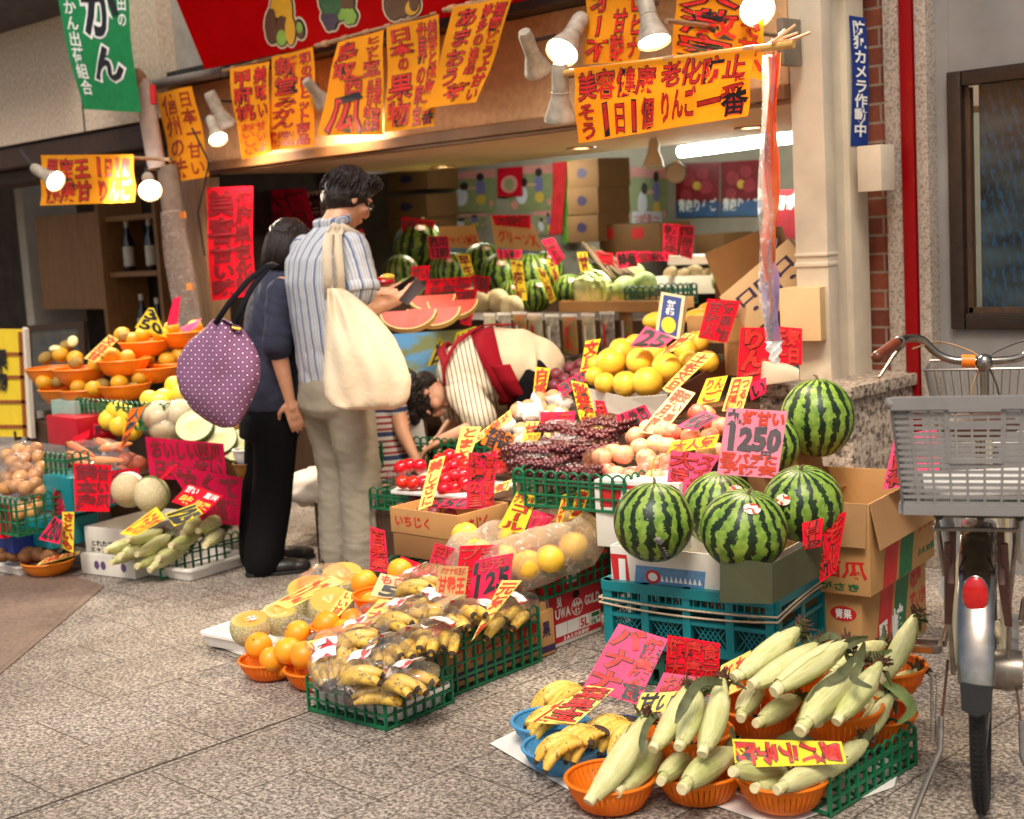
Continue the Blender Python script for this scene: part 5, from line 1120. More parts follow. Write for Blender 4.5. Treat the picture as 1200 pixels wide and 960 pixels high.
WRED=MAT('watermelon_flesh',(206,58,6),.45,.12,14,rnd=.03);
def wedge(px,py,d,R,rz,label,rx=-.6):
 t=thing('watermelon_slice',label,'watermelon slice',D(px,py,d),group='cut watermelon slices');t.rotation_euler=(rx,0,rz);n=18
 arc=[Vector((R*math.cos(a),0,-R*math.sin(a)*.75))for a in np.linspace(0,math.pi,n)]
 m=MB();m.slab([p*.94 for p in arc],Vector((0,1,0)),R*.28);m.build('flesh',WRED,t,smooth=False)
 m=MB()
 for i in range(n-1):m.add([arc[i]*.94,arc[i+1]*.94,arc[i+1],arc[i],arc[i]*.94+Vector((0,R*.28,0)),arc[i+1]*.94+Vector((0,R*.28,0)),arc[i+1]+Vector((0,R*.28,0)),arc[i]+Vector((0,R*.28,0))],[(3,2,1,0),(4,5,6,7),(0,1,5,4),(2,3,7,6)])
 m.build('rind',MAT('pale_rind',(232,196,110),.5,.1),t);return t
for x,y,d,R,rz,lb in((478,364,6.6,.135,.7,'red watermelon slice nearest the man with his hands out'),(508,361,6.75,.13,.75,'red watermelon slice in the middle of the three'),(530,352,6.9,.125,.8,'red watermelon slice furthest from the man'),(506,346,7.1,.12,.75,'red watermelon slice stacked behind')):wedge(x,y,d,R,rz,lb)
card('sky blue landscape poster under the watermelon slices',[(455,392),(560,385),(565,440),(455,452)],d=7.0,bg='white_paper',name='poster',cat='poster',pitch=10)
m=MB()
pp_=bpy.data.objects[[o.name for o in COL.objects if o.name.startswith('poster')][0]];pp_.data.materials[0]=MAT('blue_landscape_print',(88,150,196),.6,0,4,col2=(120,130,80),stretch=(1,1,2),ramp=(.42,.52))
PK=[MAT('pack_print_a',(150,160,110),.25,0,16,col2=(210,196,180),spec=.7),MAT('pack_print_b',(70,60,52),.25,0,24,col2=(210,202,190),spec=.7),MAT('pack_print_c',(120,150,70),.25,0,18,col2=(200,70,60),spec=.7)]
for i,(x,y)in enumerate(((575,392),(592,391),(610,390),(628,392),(648,393),(668,393),(690,392),(712,390),(734,386))):
 p=D(x,y,7.5);t=thing('snack_pack',f'upright printed packet on the shop shelf edge, {ordl(i)} of the row','packet',p,math.radians(rnd(-8,8)),'printed packets along the shelf');m=MB()
 m.rings([[Vector((sx*.05,sy*dp,z))for sx,sy in((1,.2),(0,1),(-1,.2),(-1,-.2),(0,-1),(1,-.2))]for z,dp in((-.10,.004),(-.06,.022),(.03,.02),(.085,.004),(.10,.002))]);m.build('packet',PK[i%3],t)
 m=MB();m.box((0,-.026,-.01),(.016,.002,.12));m.build('band',PRED if i%2 else PWHT,t);m=MB();m.box((0,0,.105),(.104,.006,.014));m.build('seal',PWHT,t)
def make_lettuce(label,px,py,d,r):
 t=thing('lettuce',label,'lettuce',D(px,py,d));m=MB();rg=random.Random(5)
 for k in range(26):
  a=rg.uniform(0,6.28);el=rg.uniform(-.2,1.3);dv=Vector((math.cos(a)*math.cos(el),math.sin(a)*math.cos(el),math.sin(el)));x,y=frame_of(dv);rows=[]
  for i in range(5):
   rows.append([dv*r*(1.02-.5*(i/4-.5)**2+.03*math.sin(j*2+k))+x*((j/5-.5)*r*1.1)+y*((i/4-.5)*r*1.2)for j in range(6)])
  m.add([p for q in rows for p in q],[(i*6+j,i*6+j+1,(i+1)*6+j+1,(i+1)*6+j)for i in range(4)for j in range(5)])
 m.ell((0,0,0),r*.9,16,10);m.build('leaf_head',MAT('pale_lettuce',(176,200,110),.5,0,12,col2=(226,232,180)),t);return t
make_lettuce('pale green lettuce head in the tray beside small watermelons',694,341,7.8,.10)
carton('cardboard_box','kraft tray under the lettuce and small watermelons',.7,.3,.06,D(655,366,7.75),0,KR,KRI)
wire_crate('wire_crate','dark green crate beside the lettuce inside the shop',.3,.24,.11,D(733,360,7.6),0,MAT('dark_green_plastic',(28,82,66)),nh=3,cat='crate')
bur=thing('burdock_root','x','burdock root',group='burdock roots in the shop');m=MB();m.tube([(0,0,0),(.006,0,.12),(0,.005,.28),(.008,0,.42)],[.011,.013,.010,.004],8);m.build('root',MAT('muddy_root_skin',(96,80,60),.9,.3,30),bur);m=MB();m.tube([(0,0,0),(0,0,-.02)],[.012,.006],8);m.build('stub',LFG,bur);bur=Proto(bur)
for i in range(12):lay(bur,D(684+i*3.2,286+i*1.5+(i%3)*4,8.3),D(716+i*4.2,330+(i%4)*3,7.75),f'long muddy burdock root in the bundle by the green crate, {ordl(i)}',0,.42)
gar=Proto(make_round('ginger_root',MAT('knobbly_root_skin',(150,132,96),.8,.3,24),.05,'x','ginger','knobbly roots in the shop',.7,.2))
heap(gar,{'front row':[(785,320,8.2),(800,322,8.2),(815,318,8.2),(828,322,8.2)],'back row':[(790,306,8.4),(806,304,8.4),(820,308,8.4)]},'beige knobbly root, {o} in the {r} behind pink signs')
cab_=Proto(make_round('cabbage',MAT('green_cabbage_leaf',(112,148,76),.6,0,16,col2=(178,196,128),bump=.5,bdist=.01),.075,'x','cabbage','green cabbages inside the shop',.8,.04,False))
for x,y,d,lb in((700,322,8.2,'green cabbage behind the lettuce head, outer one'),(722,326,8.1,'green cabbage between lettuce and green crate'),(742,322,8.2,'green cabbage on top of the dark green crate'),(712,312,8.4,'green cabbage at the back under pink price cards'),(733,338,7.7,'green cabbage inside the dark green crate'),(755,334,7.7,'green cabbage at the crate end by the pale tray'),(480,338,8.0,'green cabbage in shade behind the phone'),(850,330,7.6,'green cabbage near the dark kraft carton')):cab_.put(D(x,y,d),rrot(),lb)
carton('cardboard_box','long pale tray of roots inside the shop',.5,.3,.1,D(766,345,8.1),0,WBOX,KRI)
DKK=KRAFT('brown_carton',(128,88,46))
def bcart(px,py,Y,w,h,label,txt=None,dp=.35):
 p=F(px,py,Y);o=carton('cardboard_box',label,w,dp,h,p,0,DKK,KRD,False,group='cartons stacked inside the shop')
 if txt:lettering('lettering',[(.3,.25,.7,.7,txt)],face(o,'f',w,dp,h),o,out=False,mats=[PNAVY]*4)
for k,y in enumerate((285,258,226)):bcart(455,y,7.9,.50,.19,('lowest','middle','topmost')[k]+' brown carton of the stack left of the children posters','H:*●')
for k,y in enumerate((285,254,222)):bcart(666,y,7.6,.29,.20,('lowest','middle','topmost')[k]+' brown carton of the stack beside the green and red banners','H:*●')
for k,x in enumerate((703,738)):
 bcart(x,300,7.7,.28,.22,('brown apple carton nearest the brown stack','brown apple carton under the second poster')[k])
 ob_=[o for o in COL.objects if o.name.startswith('cardboard_box')][-1];m=MB();f_=face(ob_,'f',.28,.35,.22)
 for q in(-.09,.08):m.add([f_(.3+q+.13*math.cos(a),.3+.2*math.sin(a),.001+q*.002)for a in np.linspace(0,6.28,16)[:-1]],[tuple(range(15))])
 m.build('printed_apple',PRED,ob_,smooth=False)
bcart(815,299,7.9,.24,.14,'brown carton by the grey wall behind the roots');bcart(838,322,7.7,.2,.13,'brown carton low near the grey wall')
m=MB();m.box((0,0,0),(.5,.3,.05));o=m.build('foam_tray',FOAM,loc=D(840,303,8.3));tag(o,'white foam tray on the carton by the grey wall','tray')
for q,tx,lb in(([(513,266),(556,264),(568,297),(518,294)],'H:~シャインMX','kraft sign board with red lettering above the watermelons, nearest the stacked cartons'),([(574,252),(624,262),(640,301),(582,296)],'H:~グリーンX','kraft sign board with red lettering and pink strip on top above the watermelons')):
 o_,sf=card(lb,q,d=8.7,bg='kraft_card',text=[(.1,.35,.95,.72,tx)],name='lettered_board',cat='board',out=False,thick=.01,pitch=8)
 m=MB();m.add([sf(a,b,.002)for a,b in((0,.86),(1,.86),(1,1),(0,1))],[(0,1,2,3)]);m.build('blue_band',PBLUE,o_,smooth=False)
PG=MAT('poster_field',(140,146,100),.55,.12,14);PP=MAT('poster_pink',(214,140,132),.55,.08);PSK=MAT('poster_skin',(206,158,124),.6,.05);PHR=MAT('poster_hair',(44,34,34),.6,.1);PSW=MAT('poster_white',(216,214,220),.6,.05);PBL=MAT('poster_violet',(112,108,160),.6,.05);PYE=MAT('poster_yellow',(214,178,70),.6,.05)
def poster(quad,label,Y,banner=False):
 o,sf=card(label,quad,Y=Y,bg='white_paper',name='poster',cat='poster',group='field posters on the back wall');o.data.materials[0]=PG
 def blob(u,v,ru,rv,mi,h,mb):mb.add([sf(u+ru*math.cos(a),v+rv*math.sin(a),h)for a in np.linspace(0,2*math.pi,16)[:-1]],[tuple(range(15))],mi)
 m=MB();m.add([sf(a,b,.002)for a,b in((0,0),(1,0),(1,.2),(0,.16))],[(0,1,2,3)],0);
 for(u,v,ru,rv,mi,h)in((.3,.62,.14,.22,3,.003),(.36,.36,.09,.10,2,.0035),(.52,.42,.14,.035,1,.0034),(.7,.42,.10,.2,4,.003),(.7,.16,.08,.09,2,.0036),(.71,.7,.10,.12,5,.0032),(.12,.86,.09,.10,0,.0034),(.92,.8,.05,.08,0,.0034)):blob(u,v,ru,rv,mi,h,m)
 m.build('printed_picture',[PP,PSK,PHR,PSW,PBL,PYE],o,smooth=False)
 if banner:
  m=MB();m.add([sf(a,b,.005)for a,b in((-.02,.74),(.86,.76),(.86,1),(-.02,.99))],[(0,1,2,3)],0);b_=m.build('banner_strip',PSW,o,smooth=False)
  lettering('lettering',[(.04,.79,.8,.93,'H:~つがる～')],lambda u,v,h:sf(u,v,h+.005),o,out=False)
poster([(524,203),(580,198),(581,248),(524,250)],'poster of two children in a green field, first from the brown cartons',8.28);poster([(596,196),(648,192),(649,247),(598,248)],'poster of two children in a green field, next to the red banner',8.28)
poster([(700,198),(740,196),(740,266),(700,266)],'poster of two children above the apple cartons, white band below',8.28,True);poster([(741,196),(782,196),(782,264),(741,266)],'poster of two children behind the unlit lamps, white band below',8.27,True)
poster([(625,248),(650,247),(652,275),(630,276)],'lower scrap of a children poster behind the lettered board',8.28);poster([(525,252),(570,250),(570,268),(526,270)],'lower children poster hidden behind lettered boards',8.28)
o,sf=card('pink and red melon poster beside the first children poster',[(583,197),(612,195),(612,230),(583,231)],Y=8.25,bg='crimson_paper',name='poster',cat='poster');m=MB()
for mi,(ru,rv)in enumerate(((.34,.3),(.2,.22))):m.add([sf(.5+ru*math.cos(a),.58+rv*math.sin(a),.002+.001*mi)for a in np.linspace(0,6.28,16)[:-1]],[tuple(range(15))],mi)
m.build('printed_picture',[PP,PG],o,smooth=False)
RDK=MAT('dark_red_print',(126,18,30),.5,.25,14);BLP=MAT('blue_print',(60,96,142),.5,.15)
for i,q in enumerate(([(793,192),(843,190),(843,254),(793,255)],[(844,190),(892,187),(892,253),(844,254)])):
 o,sf=card(('dark red apple poster with blue foot on the back wall, next to the lamps','dark red apple poster with blue foot on the back wall, next to the hanging ribbon')[i],q,Y=8.28,bg='crimson_paper',name='poster',cat='poster',group='dark red posters');o.data.materials[0]=RDK
 m=MB();m.add([sf(a,b,.003)for a,b in((0,.72),(1,.72),(1,1),(0,1))],[(0,1,2,3)],0)
 for u,v,r_,mi in((.3,.3,.16,1),(.62,.2,.14,1),(.7,.45,.16,1),(.25,.58,.13,1),(.5,.42,.1,2)):m.add([sf(u+r_*math.cos(a),v+r_*.8*math.sin(a),.002)for a in np.linspace(0,6.28,16)[:-1]],[tuple(range(15))],mi)
 m.build('printed_picture',[BLP,MAT('dull_pink_print',(160,50,60),.5,.2),PYE],o,smooth=False)
 lettering('lettering',[(.05,.66,.95,.9,'H:^青森りんご')],lambda u,v,h:sf(u,v,h+.003),o,out=False)
o,sf=card('dark red poster with white lettering glimpsed between ribbon and pillar',[(905,223),(940,221),(940,280),(905,282)],Y=7.2,bg='crimson_paper',text=[(.0,.1,1,.4,'H:^青森')],name='poster',cat='poster',out=False);o.data.materials[0]=RDK
def drape(label,pts,Y,w,mat,name='cloth_banner'):
 m=MB();rows=[]
 for i in range(14):
  f=i/13;px=np.interp(f,[0,1],[pts[0][0],pts[1][0]]);py=np.interp(f,[0,1],[pts[0][1],pts[1][1]]);c=F(px,py,Y);rows.append([c+Vector(((j/8-.5)*w,.012*math.sin(j*1.7+i*.3),0))for j in range(9)])
 m.add([p for r in rows for p in r]+[p+Vector((0,.004,0))for r in rows for p in r],[(i*9+j,i*9+j+1,(i+1)*9+j+1,(i+1)*9+j)for i in range(13)for j in range(8)]+[(126+(i+1)*9+j,126+(i+1)*9+j+1,126+i*9+j+1,126+i*9+j)for i in range(13)for j in range(8)]);tag(m.build(name,mat),label,'banner')
drape('red cloth banner hanging between posters and brown cartons',((655,190),(652,275)),8.1,.14,MAT('red_cloth',(190,24,30),.8,.2));drape('lime green cloth banner hanging beside the brown cartons',((664,188),(664,285)),8.12,.08,MAT('lime_cloth',(96,150,40),.8,.2))
FLUO=MAT('fluorescent_tube',(250,255,250),.4,0,emit=(244,250,236),estr=62)
lt=thing('fluorescent_lamp','long white fluorescent tube glowing under the shop ceiling','lamp',F(865,168,6.85));a,b=F(797,178,6.85),F(950,158,6.85);m=MB();m.tube([a-lt.location,b-lt.location],.033,12);m.build('tube',FLUO,lt)
m=MB();mid=(a+b)/2;m.box((0,0,.055),((b-a).length+.06,.10,.03));m.build('housing',MAT('white_metal_housing',(220,220,214),.4,.05),lt)
lt2=dup(lt,lt.location+Vector((-2.3,.35,.17)),None,'added unseen fluorescent tube lighting the shop back above the stacked brown cartons')  # added tube, hidden above the soffit edge, brightens the back of the shop
PARW=MAT('aged_white_enamel',(178,166,148),.5,0,26,col2=(132,120,104),detail=6,bump=.1)
def unlit(px,py,d,dirv,lb):
 t=thing('spot_lamp',lb,'lamp',D(px,py,d),group='unlit spot lamps inside');t.rotation_euler=aim(-Vector(dirv)).to_euler();m=MB();m.lathe([(.055,0),(.05,.03),(.03,.08),(.028,.13),(.02,.15),(.001,.15)],20,caps=False);m.build('shade',MAT('cream_enamel',(222,216,196),.45,.08,20),t)
 m=MB();m.lathe([(.001,.012),(.03,.010),(.05,.004)],20,caps=False);m.build('bulb',MAT('dull_glass',(170,170,164),.2,.1),t)
unlit(766,196,7.2,(.1,-.2,-1),'unlit white lamp hanging under the ceiling, nearer the brown cartons');unlit(792,203,7.1,(.5,-.7,-.3),'unlit white lamp turned outwards beside dark red posters')
cb=Proto(make_bowl('plastic_basket',ORANGE_PL,.135,.075,'x',group='orange baskets of golden citrus'))
cpos=[(78,470,7.2,'lowest tier, outermost'),(103,471,7.0,'lowest tier, middle'),(147,466,6.95,'lowest tier, inner'),(62,446,7.3,'middle tier, outermost'),(96,447,7.05,'middle tier, front'),(146,437,7.0,'middle tier, inner'),(180,446,7.05,'middle tier, behind green lattice'),(172,415,7.15,'top tier, under the triangular yellow card'),(215,404,7.2,'top tier, nearest the shop post'),(205,440,7.15,'middle tier, behind the purple bag')]
for x,y,d,lb in cpos:cb.put(D(x,y+2,d),0,'orange basket of golden citrus, '+lb)
cpr=Proto(make_round('citrus',CITRUS,.043,'x','citrus fruit','golden citrus fruit in orange baskets',.9,.04));kw=Proto(make_round('kiwi',KIWI,.038,'x','kiwi fruit','brown fruit among the golden citrus',.85,.02))
heap(cpr,{'lowest tier of baskets':[(52,448,7.2),(92,454,6.95),(110,456,6.9),(140,449,6.9),(164,444,6.95),(120,452,7.0)],'middle tier of baskets':[(71,416,7.2),(88,420,7.15),(112,427,6.98),(131,417,7.0),(149,419,7.0),(172,420,7.1),(196,422,7.1),(210,416,7.15)],'top tier of baskets':[(168,392,7.1),(188,393,7.12),(201,385,7.2),(228,384,7.2),(143,392,7.15),(156,398,7.1)]},'golden citrus fruit, {o} in the {r}')
heap(kw,{'baskets nearest the yellow board':[(69,448,7.15),(54,420,7.25),(78,406,7.25),(89,426,7.02),(120,452,6.92),(147,395,7.1),(155,456,6.9)]},'brown fuzzy fruit, {o} among the {r}')
m=MB();m.ell((0,0,0),(.03,.03,.012),14,8);o=m.build('fruit_slice',GFLESH,loc=D(85,400,7.2));o.rotation_euler=(1.3,0,.6);tag(o,'pale cut fruit slice standing on the citrus basket','fruit slice')
m=MB();m.ell((0,0,0),(.04,.03,.02),14,8);o=m.build('fruit_slice',GFLESH,loc=D(65,409,7.2));tag(o,'pale peeled fruit piece on the outermost basket','fruit slice')
wire_crate('wire_crate','green lattice crate under the golden citrus baskets',.75,.3,.13,D(92,497,6.9),math.radians(2),nh=3,sides='fr',cat='crate',nv=10)
carton('foam_box','pale grey green box beside the citrus crate',.22,.26,.12,D(62,497,7.0),math.radians(2),MAT('pale_green_box',(150,176,160),.5,.1),None,False,cat='box')
carton('plastic_box','red plastic box on the paving below the citrus crate',.30,.2,.14,D(57,520,6.9),0,MAT('red_plastic',(190,14,38),.4,.1),None,False,cat='box')
lmp=Proto(make_round('lemon',LEMON,.05,'x','yellow citrus','lemon yellow citrus by the purple bag',.95,.03))
heap(lmp,{'front group':[(137,482,6.7),(150,487,6.65),(140,500,6.6),(155,505,6.6),(128,492,6.7)],'group by the bag':[(176,469,6.75),(193,467,6.75),(205,452,6.8),(186,474,6.7),(212,462,6.75)]},'lemon yellow citrus, {o} in the {r}')
carton('cardboard_box','dark wooden box behind the large cerise paper',.50,.30,.22,D(182,556,6.75),math.radians(3),KRD,KRI,True)
cbp=thing('wrapped_cabbage','x','wrapped cabbage',group='film wrapped cabbages');m=MB();m.ell((0,0,0),(.085,.085,.07),18,12);m.build('cabbage',MAT('cream_cabbage',(226,206,160),.6,.12,9),cbp);wrap_blob('film',cbp,(0,0,0),(.092,.092,.076),4,FILMC,.08);cbp=Proto(cbp)
for x,y,lb in((190,488,'film wrapped cabbage beside yellow citrus'),(212,486,'film wrapped cabbage in the middle of the dark box'),(196,500,'film wrapped cabbage at the front of the dark box'),(232,492,'film wrapped cabbage below the purple bag')):cbp.put(D(x,y,6.45),rnd(0,3),lb)
gm=Proto(make_half('cut_melon','x','cut melon',.085,.1,MAT('dark_green_rind',(66,72,40),.6,.2),GFLESH,'green cut melons',elong=1.2))
for x,y,lb in((228,500,'green rinded cut melon nearest the wrapped cabbage'),(256,515,'green rinded cut melon in the middle by the purple bag'),(280,523,'green rinded cut melon nearest the woman')):half(gm,x,y,6.25,(.8,-.8),lb)
for x,y,lb in((290,545,'white plastic bowl beside the cerise paper at the woman'),):
 t=make_bowl('plastic_bowl',PWHT,.06,.07,lb,'bowl');t.location=D(x,y,6.2)
 t2=make_bowl('plastic_bowl',MAT('amber_bowl',(150,104,40),.3,.2),.06,.07,'amber bowl under the white one beside the woman','bowl');t2.location=D(x,y+16,6.18)
ON=MAT('onion_skin',(206,146,84),.35,.16,8,stretch=(3,3,.6),rnd=.12);onp=Proto(make_round('onion',ON,.035,'x','onion','onions in clear bags',.92,-.06,True))
heap(onp,{'top row':[(8,534,6.5),(22,528,6.5),(34,530,6.5),(42,526,6.5),(28,538,6.45),(46,536,6.45),(14,542,6.45)],'second row':[(20,550,6.4),(32,550,6.4),(42,556,6.35),(24,560,6.35),(10,560,6.4),(48,548,6.4)],'third row':[(8,572,6.3),(18,570,6.3),(30,572,6.3),(42,568,6.3),(48,576,6.3)],'bottom row':[(28,596,6.3),(38,600,6.3),(44,592,6.3),(20,604,6.28)]},'brown onion in the clear bags, {o} in the {r}')
for i,(x,y,d,r,lb)in enumerate(((24,535,6.45,(.13,.1,.07),'clear bag of onions on top of the pile'),(26,562,6.34,(.13,.1,.08),'clear bag of onions lower on the pile'))):
 t=thing('plastic_bag',lb,'plastic bag',D(x,y,d),group='clear bags of onions');wrap_blob('film',t,(0,0,0),r,i+20,FILMC,.15)
m=MB();m.box((0,0,0),(.36,.3,.16));cbx=tag(m.build('clear_box',FILM('clear_sheet',cover=.06,milky=.06),loc=D(22,545,6.6),smooth=False),'clear plastic sheet box around the onion bags','box')
CAR=MAT('carrot_skin',(232,132,62),.5,.15,20,stretch=(1,1,4),rnd=.1)
t=thing('carrot','x','carrot',group='carrots in clear bags');m=MB();m.tube([(0,0,z)for z in(0,.01,.05,.10,.15,.17)],[.012,.021,.022,.018,.011,.003],12);m.build('root',CAR,t);m=MB();m.lathe([(.008,-.012),(.007,.004)],8);m.build('leaf_stub',LFG,t);cap_=Proto(t)
for i,(x0,y0,x1,y1,d,lb)in enumerate(((80,520,108,534,6.5,'carrot on top of the bag pointing to the lettered strip'),(112,516,140,528,6.45,'carrot topmost beside the slanted red and yellow strip'),(78,532,112,540,6.45,'carrot in the middle of the clear bag'),(118,526,142,522,6.4,'carrot lying crosswise near the strip'),(84,542,120,548,6.38,'carrot at the front of the clear bag'),(110,540,148,540,6.36,'carrot at the end of the bag near the red onions'))):lay(cap_,D(x0,y0,d),D(x1,y1,d),lb,0,.165)
t=thing('plastic_bag','clear bag of carrots over the teal box','plastic bag',D(115,534,6.42));wrap_blob('film',t,(0,0,0),(.2,.12,.075),31,FILMC,.15)
sw=Proto(make_round('sweet_potato',MAT('red_brown_skin',(168,84,54),.6,.2,12),.05,'x','sweet potato','red brown roots beside carrots',.8,.02))
for x,y,lb in((150,540,'red brown root beside the carrots, upper'),(160,544,'red brown root at the end of the carrot bag'),(146,550,'red brown root lowest below the carrots')):sw.put(D(x,y,6.4),0,lb)
carton('plastic_box','teal plastic box under the carrot bag',.22,.26,.16,D(54,598,6.3),math.radians(4),TEAL_PL,None,False,cat='box')
wire_crate('wire_crate','green lattice crate standing on the teal box beside carrots',.16,.12,.11,D(55,558,6.35),math.radians(4),nh=3,sides='fr',cat='crate')
wire_crate('wire_crate','green lattice crate around the lower onion bags',.30,.22,.17,D(-20,622,6.25),math.radians(4),nh=3,sides='fr',cat='crate')
carton('plastic_box','deep blue plastic box behind the lower red card',.34,.3,.10,D(-30,640,6.4),math.radians(4),MAT('deep_blue_plastic',(20,50,130),.4,.1),None,False,cat='box')
carton('plastic_box','teal box low between the onions and white carton',.22,.24,.12,D(30,638,6.3),math.radians(4),TEAL_PL,None,False,cat='box')
tray('foam_tray','white tray of brown taro on the paving beside the small orange basket',.40,.25,.045,D(-34,668,6.5)*1.0-Vector((0,0,D(-34,668,6.5).z-.004)),math.radians(6))
TR=MAT('hairy_taro_skin',(128,84,50),.9,.35,40,.8,.006);trp=Proto(make_round('taro',TR,.042,'x','taro','brown taro in white tray',.8,.02))
heap(trp,{'back row':[(6,636,6.35),(20,634,6.35),(34,636,6.35),(48,636,6.3),(60,640,6.28)],'front row':[(4,650,6.25),(18,650,6.25),(32,650,6.22),(46,650,6.22),(58,652,6.2)]},'brown hairy taro root, {o} in the {r} of the white tray')
t=make_bowl('plastic_basket',ORANGE_PL,.118,.06,'orange basket of cucumbers on the paving beside the dark paving band','basket');g_=G(58,672,.004);t.location=g_
t=thing('cucumber','x','cucumber',group='cucumbers in the orange basket');m=MB();m.tube([(0,0,z)for z in(0,.01,.06,.12,.16,.17)],[.006,.014,.017,.016,.012,.004],12);m.build('body',MAT('cucumber_green',(44,72,36),.5,.3,40),t);m=MB();m.tube([(0,0,0),(0,0,-.012)],.004,6);m.build('stem',LFG,t);cup=Proto(t)
for x0,y0,x1,y1,lb in((56,660,62,646,'cucumber leaning in the small orange basket, darker one'),(68,656,80,644,'cucumber leaning against the tall yellow strip card'),(50,660,76,655,'cucumber lying across the small orange basket')):lay(cup,D(x0,y0,6.25),D(x1,y1,6.3),lb,0,.165)
wb=carton('cardboard_box','white open carton with dark lettering below the netted melons',.30,.42,.115,(-5.70,3.00,.095),math.radians(12),WBOX,WBOX)
lettering('lettering',[(.12,.5,.6,.75,'H:*とれたて'),(.1,.78,.7,.98,'H:*エキストラ')],face(wb,'f',.30,.42,.115),wb,out=False,wob=.02)
wb2=carton('cardboard_box','flat white carton on the paving under the lettered white carton',.34,.42,.09,(-5.70,2.97,.003),math.radians(12),WBOX,WBOX,False)
m=MB();fw=face(wb2,'f',.34,.42,.09)
for u in(.3,.42,.8):m.add([fw(u+.05*math.cos(a),.5+.22*math.sin(a),.001)for a in np.linspace(0,6.28,14)[:-1]],[tuple(range(13))])
m.build('printed_mark',MAT('grape_print',(96,70,110),.6,.1),wb2,smooth=False)
nmp=Proto(make_round('melon',mat_netted('beige_netted_rind',(186,168,122),(206,186,138)),.078,'x','melon','beige melons above white carton',1,.02))
nmp.put(D(151,574,6.2),0,'beige melon with white band of paper, nearer the red card');nmp.put(D(178,580,6.1),0,'beige melon with green twine beside the thin red card')
m=MB();m.lathe([(.0795*math.cos(e),.0795*math.sin(e))for e in np.linspace(-.25,.25,7)],40,caps=False);o=m.build('paper_band',PAPERW,loc=D(151,574,6.2));o.rotation_euler=(math.pi/2,0,.6);tag(o,'white paper band round the beige melon','paper band')
m=MB();m.tube([(.081*math.cos(a),0,.081*math.sin(a))for a in np.linspace(0,2*math.pi,40)[:-1]],.004,6,closed=True);o=m.build('twine',LFG,loc=D(178,580,6.1));o.rotation_euler=(0,0,.35);tag(o,'green twine tied round the beige melon','twine')
tray('foam_tray','white foam tray full of corn on the paving near the woman',.62,.36,.05,(-5.72,3.06,.004),math.radians(8))
wire_crate('wire_crate','green lattice crate panel in front of the far corn tray beside woman',.01,.42,.13,(-5.27,3.10,.003),math.radians(2),nh=3,sides='r',base=False,cat='crate')
fc=[((175,668),(222,640),'far corn ear lowest in the tray, bright green'),((160,664),(205,645),'far corn ear second from the bottom of the tray'),((130,660),(168,645),'far corn ear at the outer end of the tray'),((124,645),(160,632),'far corn ear at the outer top of the heap'),((150,632),(190,622),'far corn ear under the yellow strip card'),((160,650),(200,628),'fat pale corn ear in the middle of the far heap'),((214,625),(238,608),'far corn ear under the 125 card'),((232,622),(262,608),'far corn ear at the inner end by the woman'),((200,640),(235,622),'far corn ear behind the green lattice'),((240,640),(262,622),'far corn ear close to the woman behind lattice'),((140,652),(180,640),'slim far corn ear in the tray'),((185,655),(215,640),'far corn ear beside the lattice corner')]
for i,(a,b,lb)in enumerate(fc):corn((0,1,3)[i%3],a,b,5.95-.004*i,6.15,lb)
carton('waste_bin','dark bin with white liner standing between the two shoppers',.3,.3,.32,(-5.25,4.15,.003),math.radians(10),MAT('dark_bin',(26,22,22),.5,.1),None,True,cat='bin',bevel=.01)
wb_=thing('bin_liner','white crumpled liner hanging over the dark bin','bin liner',D(372,570,6.75));wrap_blob('film',wb_,(0,0,0),(.16,.16,.09),5,MAT('white_liner',(224,216,204),.6,.08,14,.3,.01),.2)
carton('cardboard_box','tall red apple print carton between the two shoppers',.22,.22,.52,(-5.55,4.25,.003),math.radians(10),MAT('apple_print',(150,24,30),.5,0,7,col2=(96,60,30)),None,False)
carton('plastic_box','blue box with white top behind the shoppers',.3,.3,.5,(-6.2,4.9,.3),math.radians(10),MAT('sky_blue_box',(70,140,200),.4,.1),None,False,cat='box')
Yp,Pk,Rd,Hp='pale_yellow_paper','pink_paper','red_paper','hot_pink_paper'
card('pale pink 1250 price sign with grey numerals standing behind the watermelons',[(852,478),(923,482),(911,561),(840,556)],4.2,'pale_pink_paper',[(.02,.02,.26,.24,'H:*丸'),(.28,.02,.98,.24,'H:~好甘い'),(.03,.26,.97,.62,'H:*1250'),(.66,.6,.84,.72,'H:*円'),(.03,.66,.97,.97,'H:~夏バテに|~予防安')],pitch=10,mats=[MAT('ink_grey',(92,82,84),.6,.2,40),inks()['r'],inks()['w'],inks()['p']],bold=.05)
card('pink sign with large red characters between the apple bin and watermelons',[(786,528),(844,534),(806,594),(780,578)],4.45,Pk,[(.02,.02,.62,.98,'V:大きい'),(.62,.02,.98,.7,'V:スイカ')],pitch=12,bold=.036)
card('red card torn in two at the end of the melon box',[(940,612),(992,600),(981,668),(962,683)],3.98,Rd,[(.05,.05,.95,.95,'V:1日防|老化'),],pitch=5,yaw=20)
card('red card strip folded over the melon box edge',[(940,613),(965,607),(962,640),(941,645)],3.9,Rd,'V:1日1個',pitch=8)
card('pink sign standing inside the open watermelon carton behind the bicycle basket',[(1048,512),(1104,500),(1100,565),(1034,574)],4.22,Pk,[(.05,.05,.5,.98,'V:お買得')],pitch=15)
card('tall pink sign with bold red characters leaning behind the banana baskets',[(725,731),(783,749),(747,826),(683,806)],3.75,Pk,[(.03,.02,.60,.98,'V:バナナ@1'),(.62,.06,.98,.98,'V:健康食')],pitch=35,bold=.04)
card('crimson health food sign in front of the teal crate',[(782,744),(844,754),(842,797),(780,795)],3.85,'red_paper',[(.02,.04,.98,.98,'H:健康食|大康元')],pitch=10)
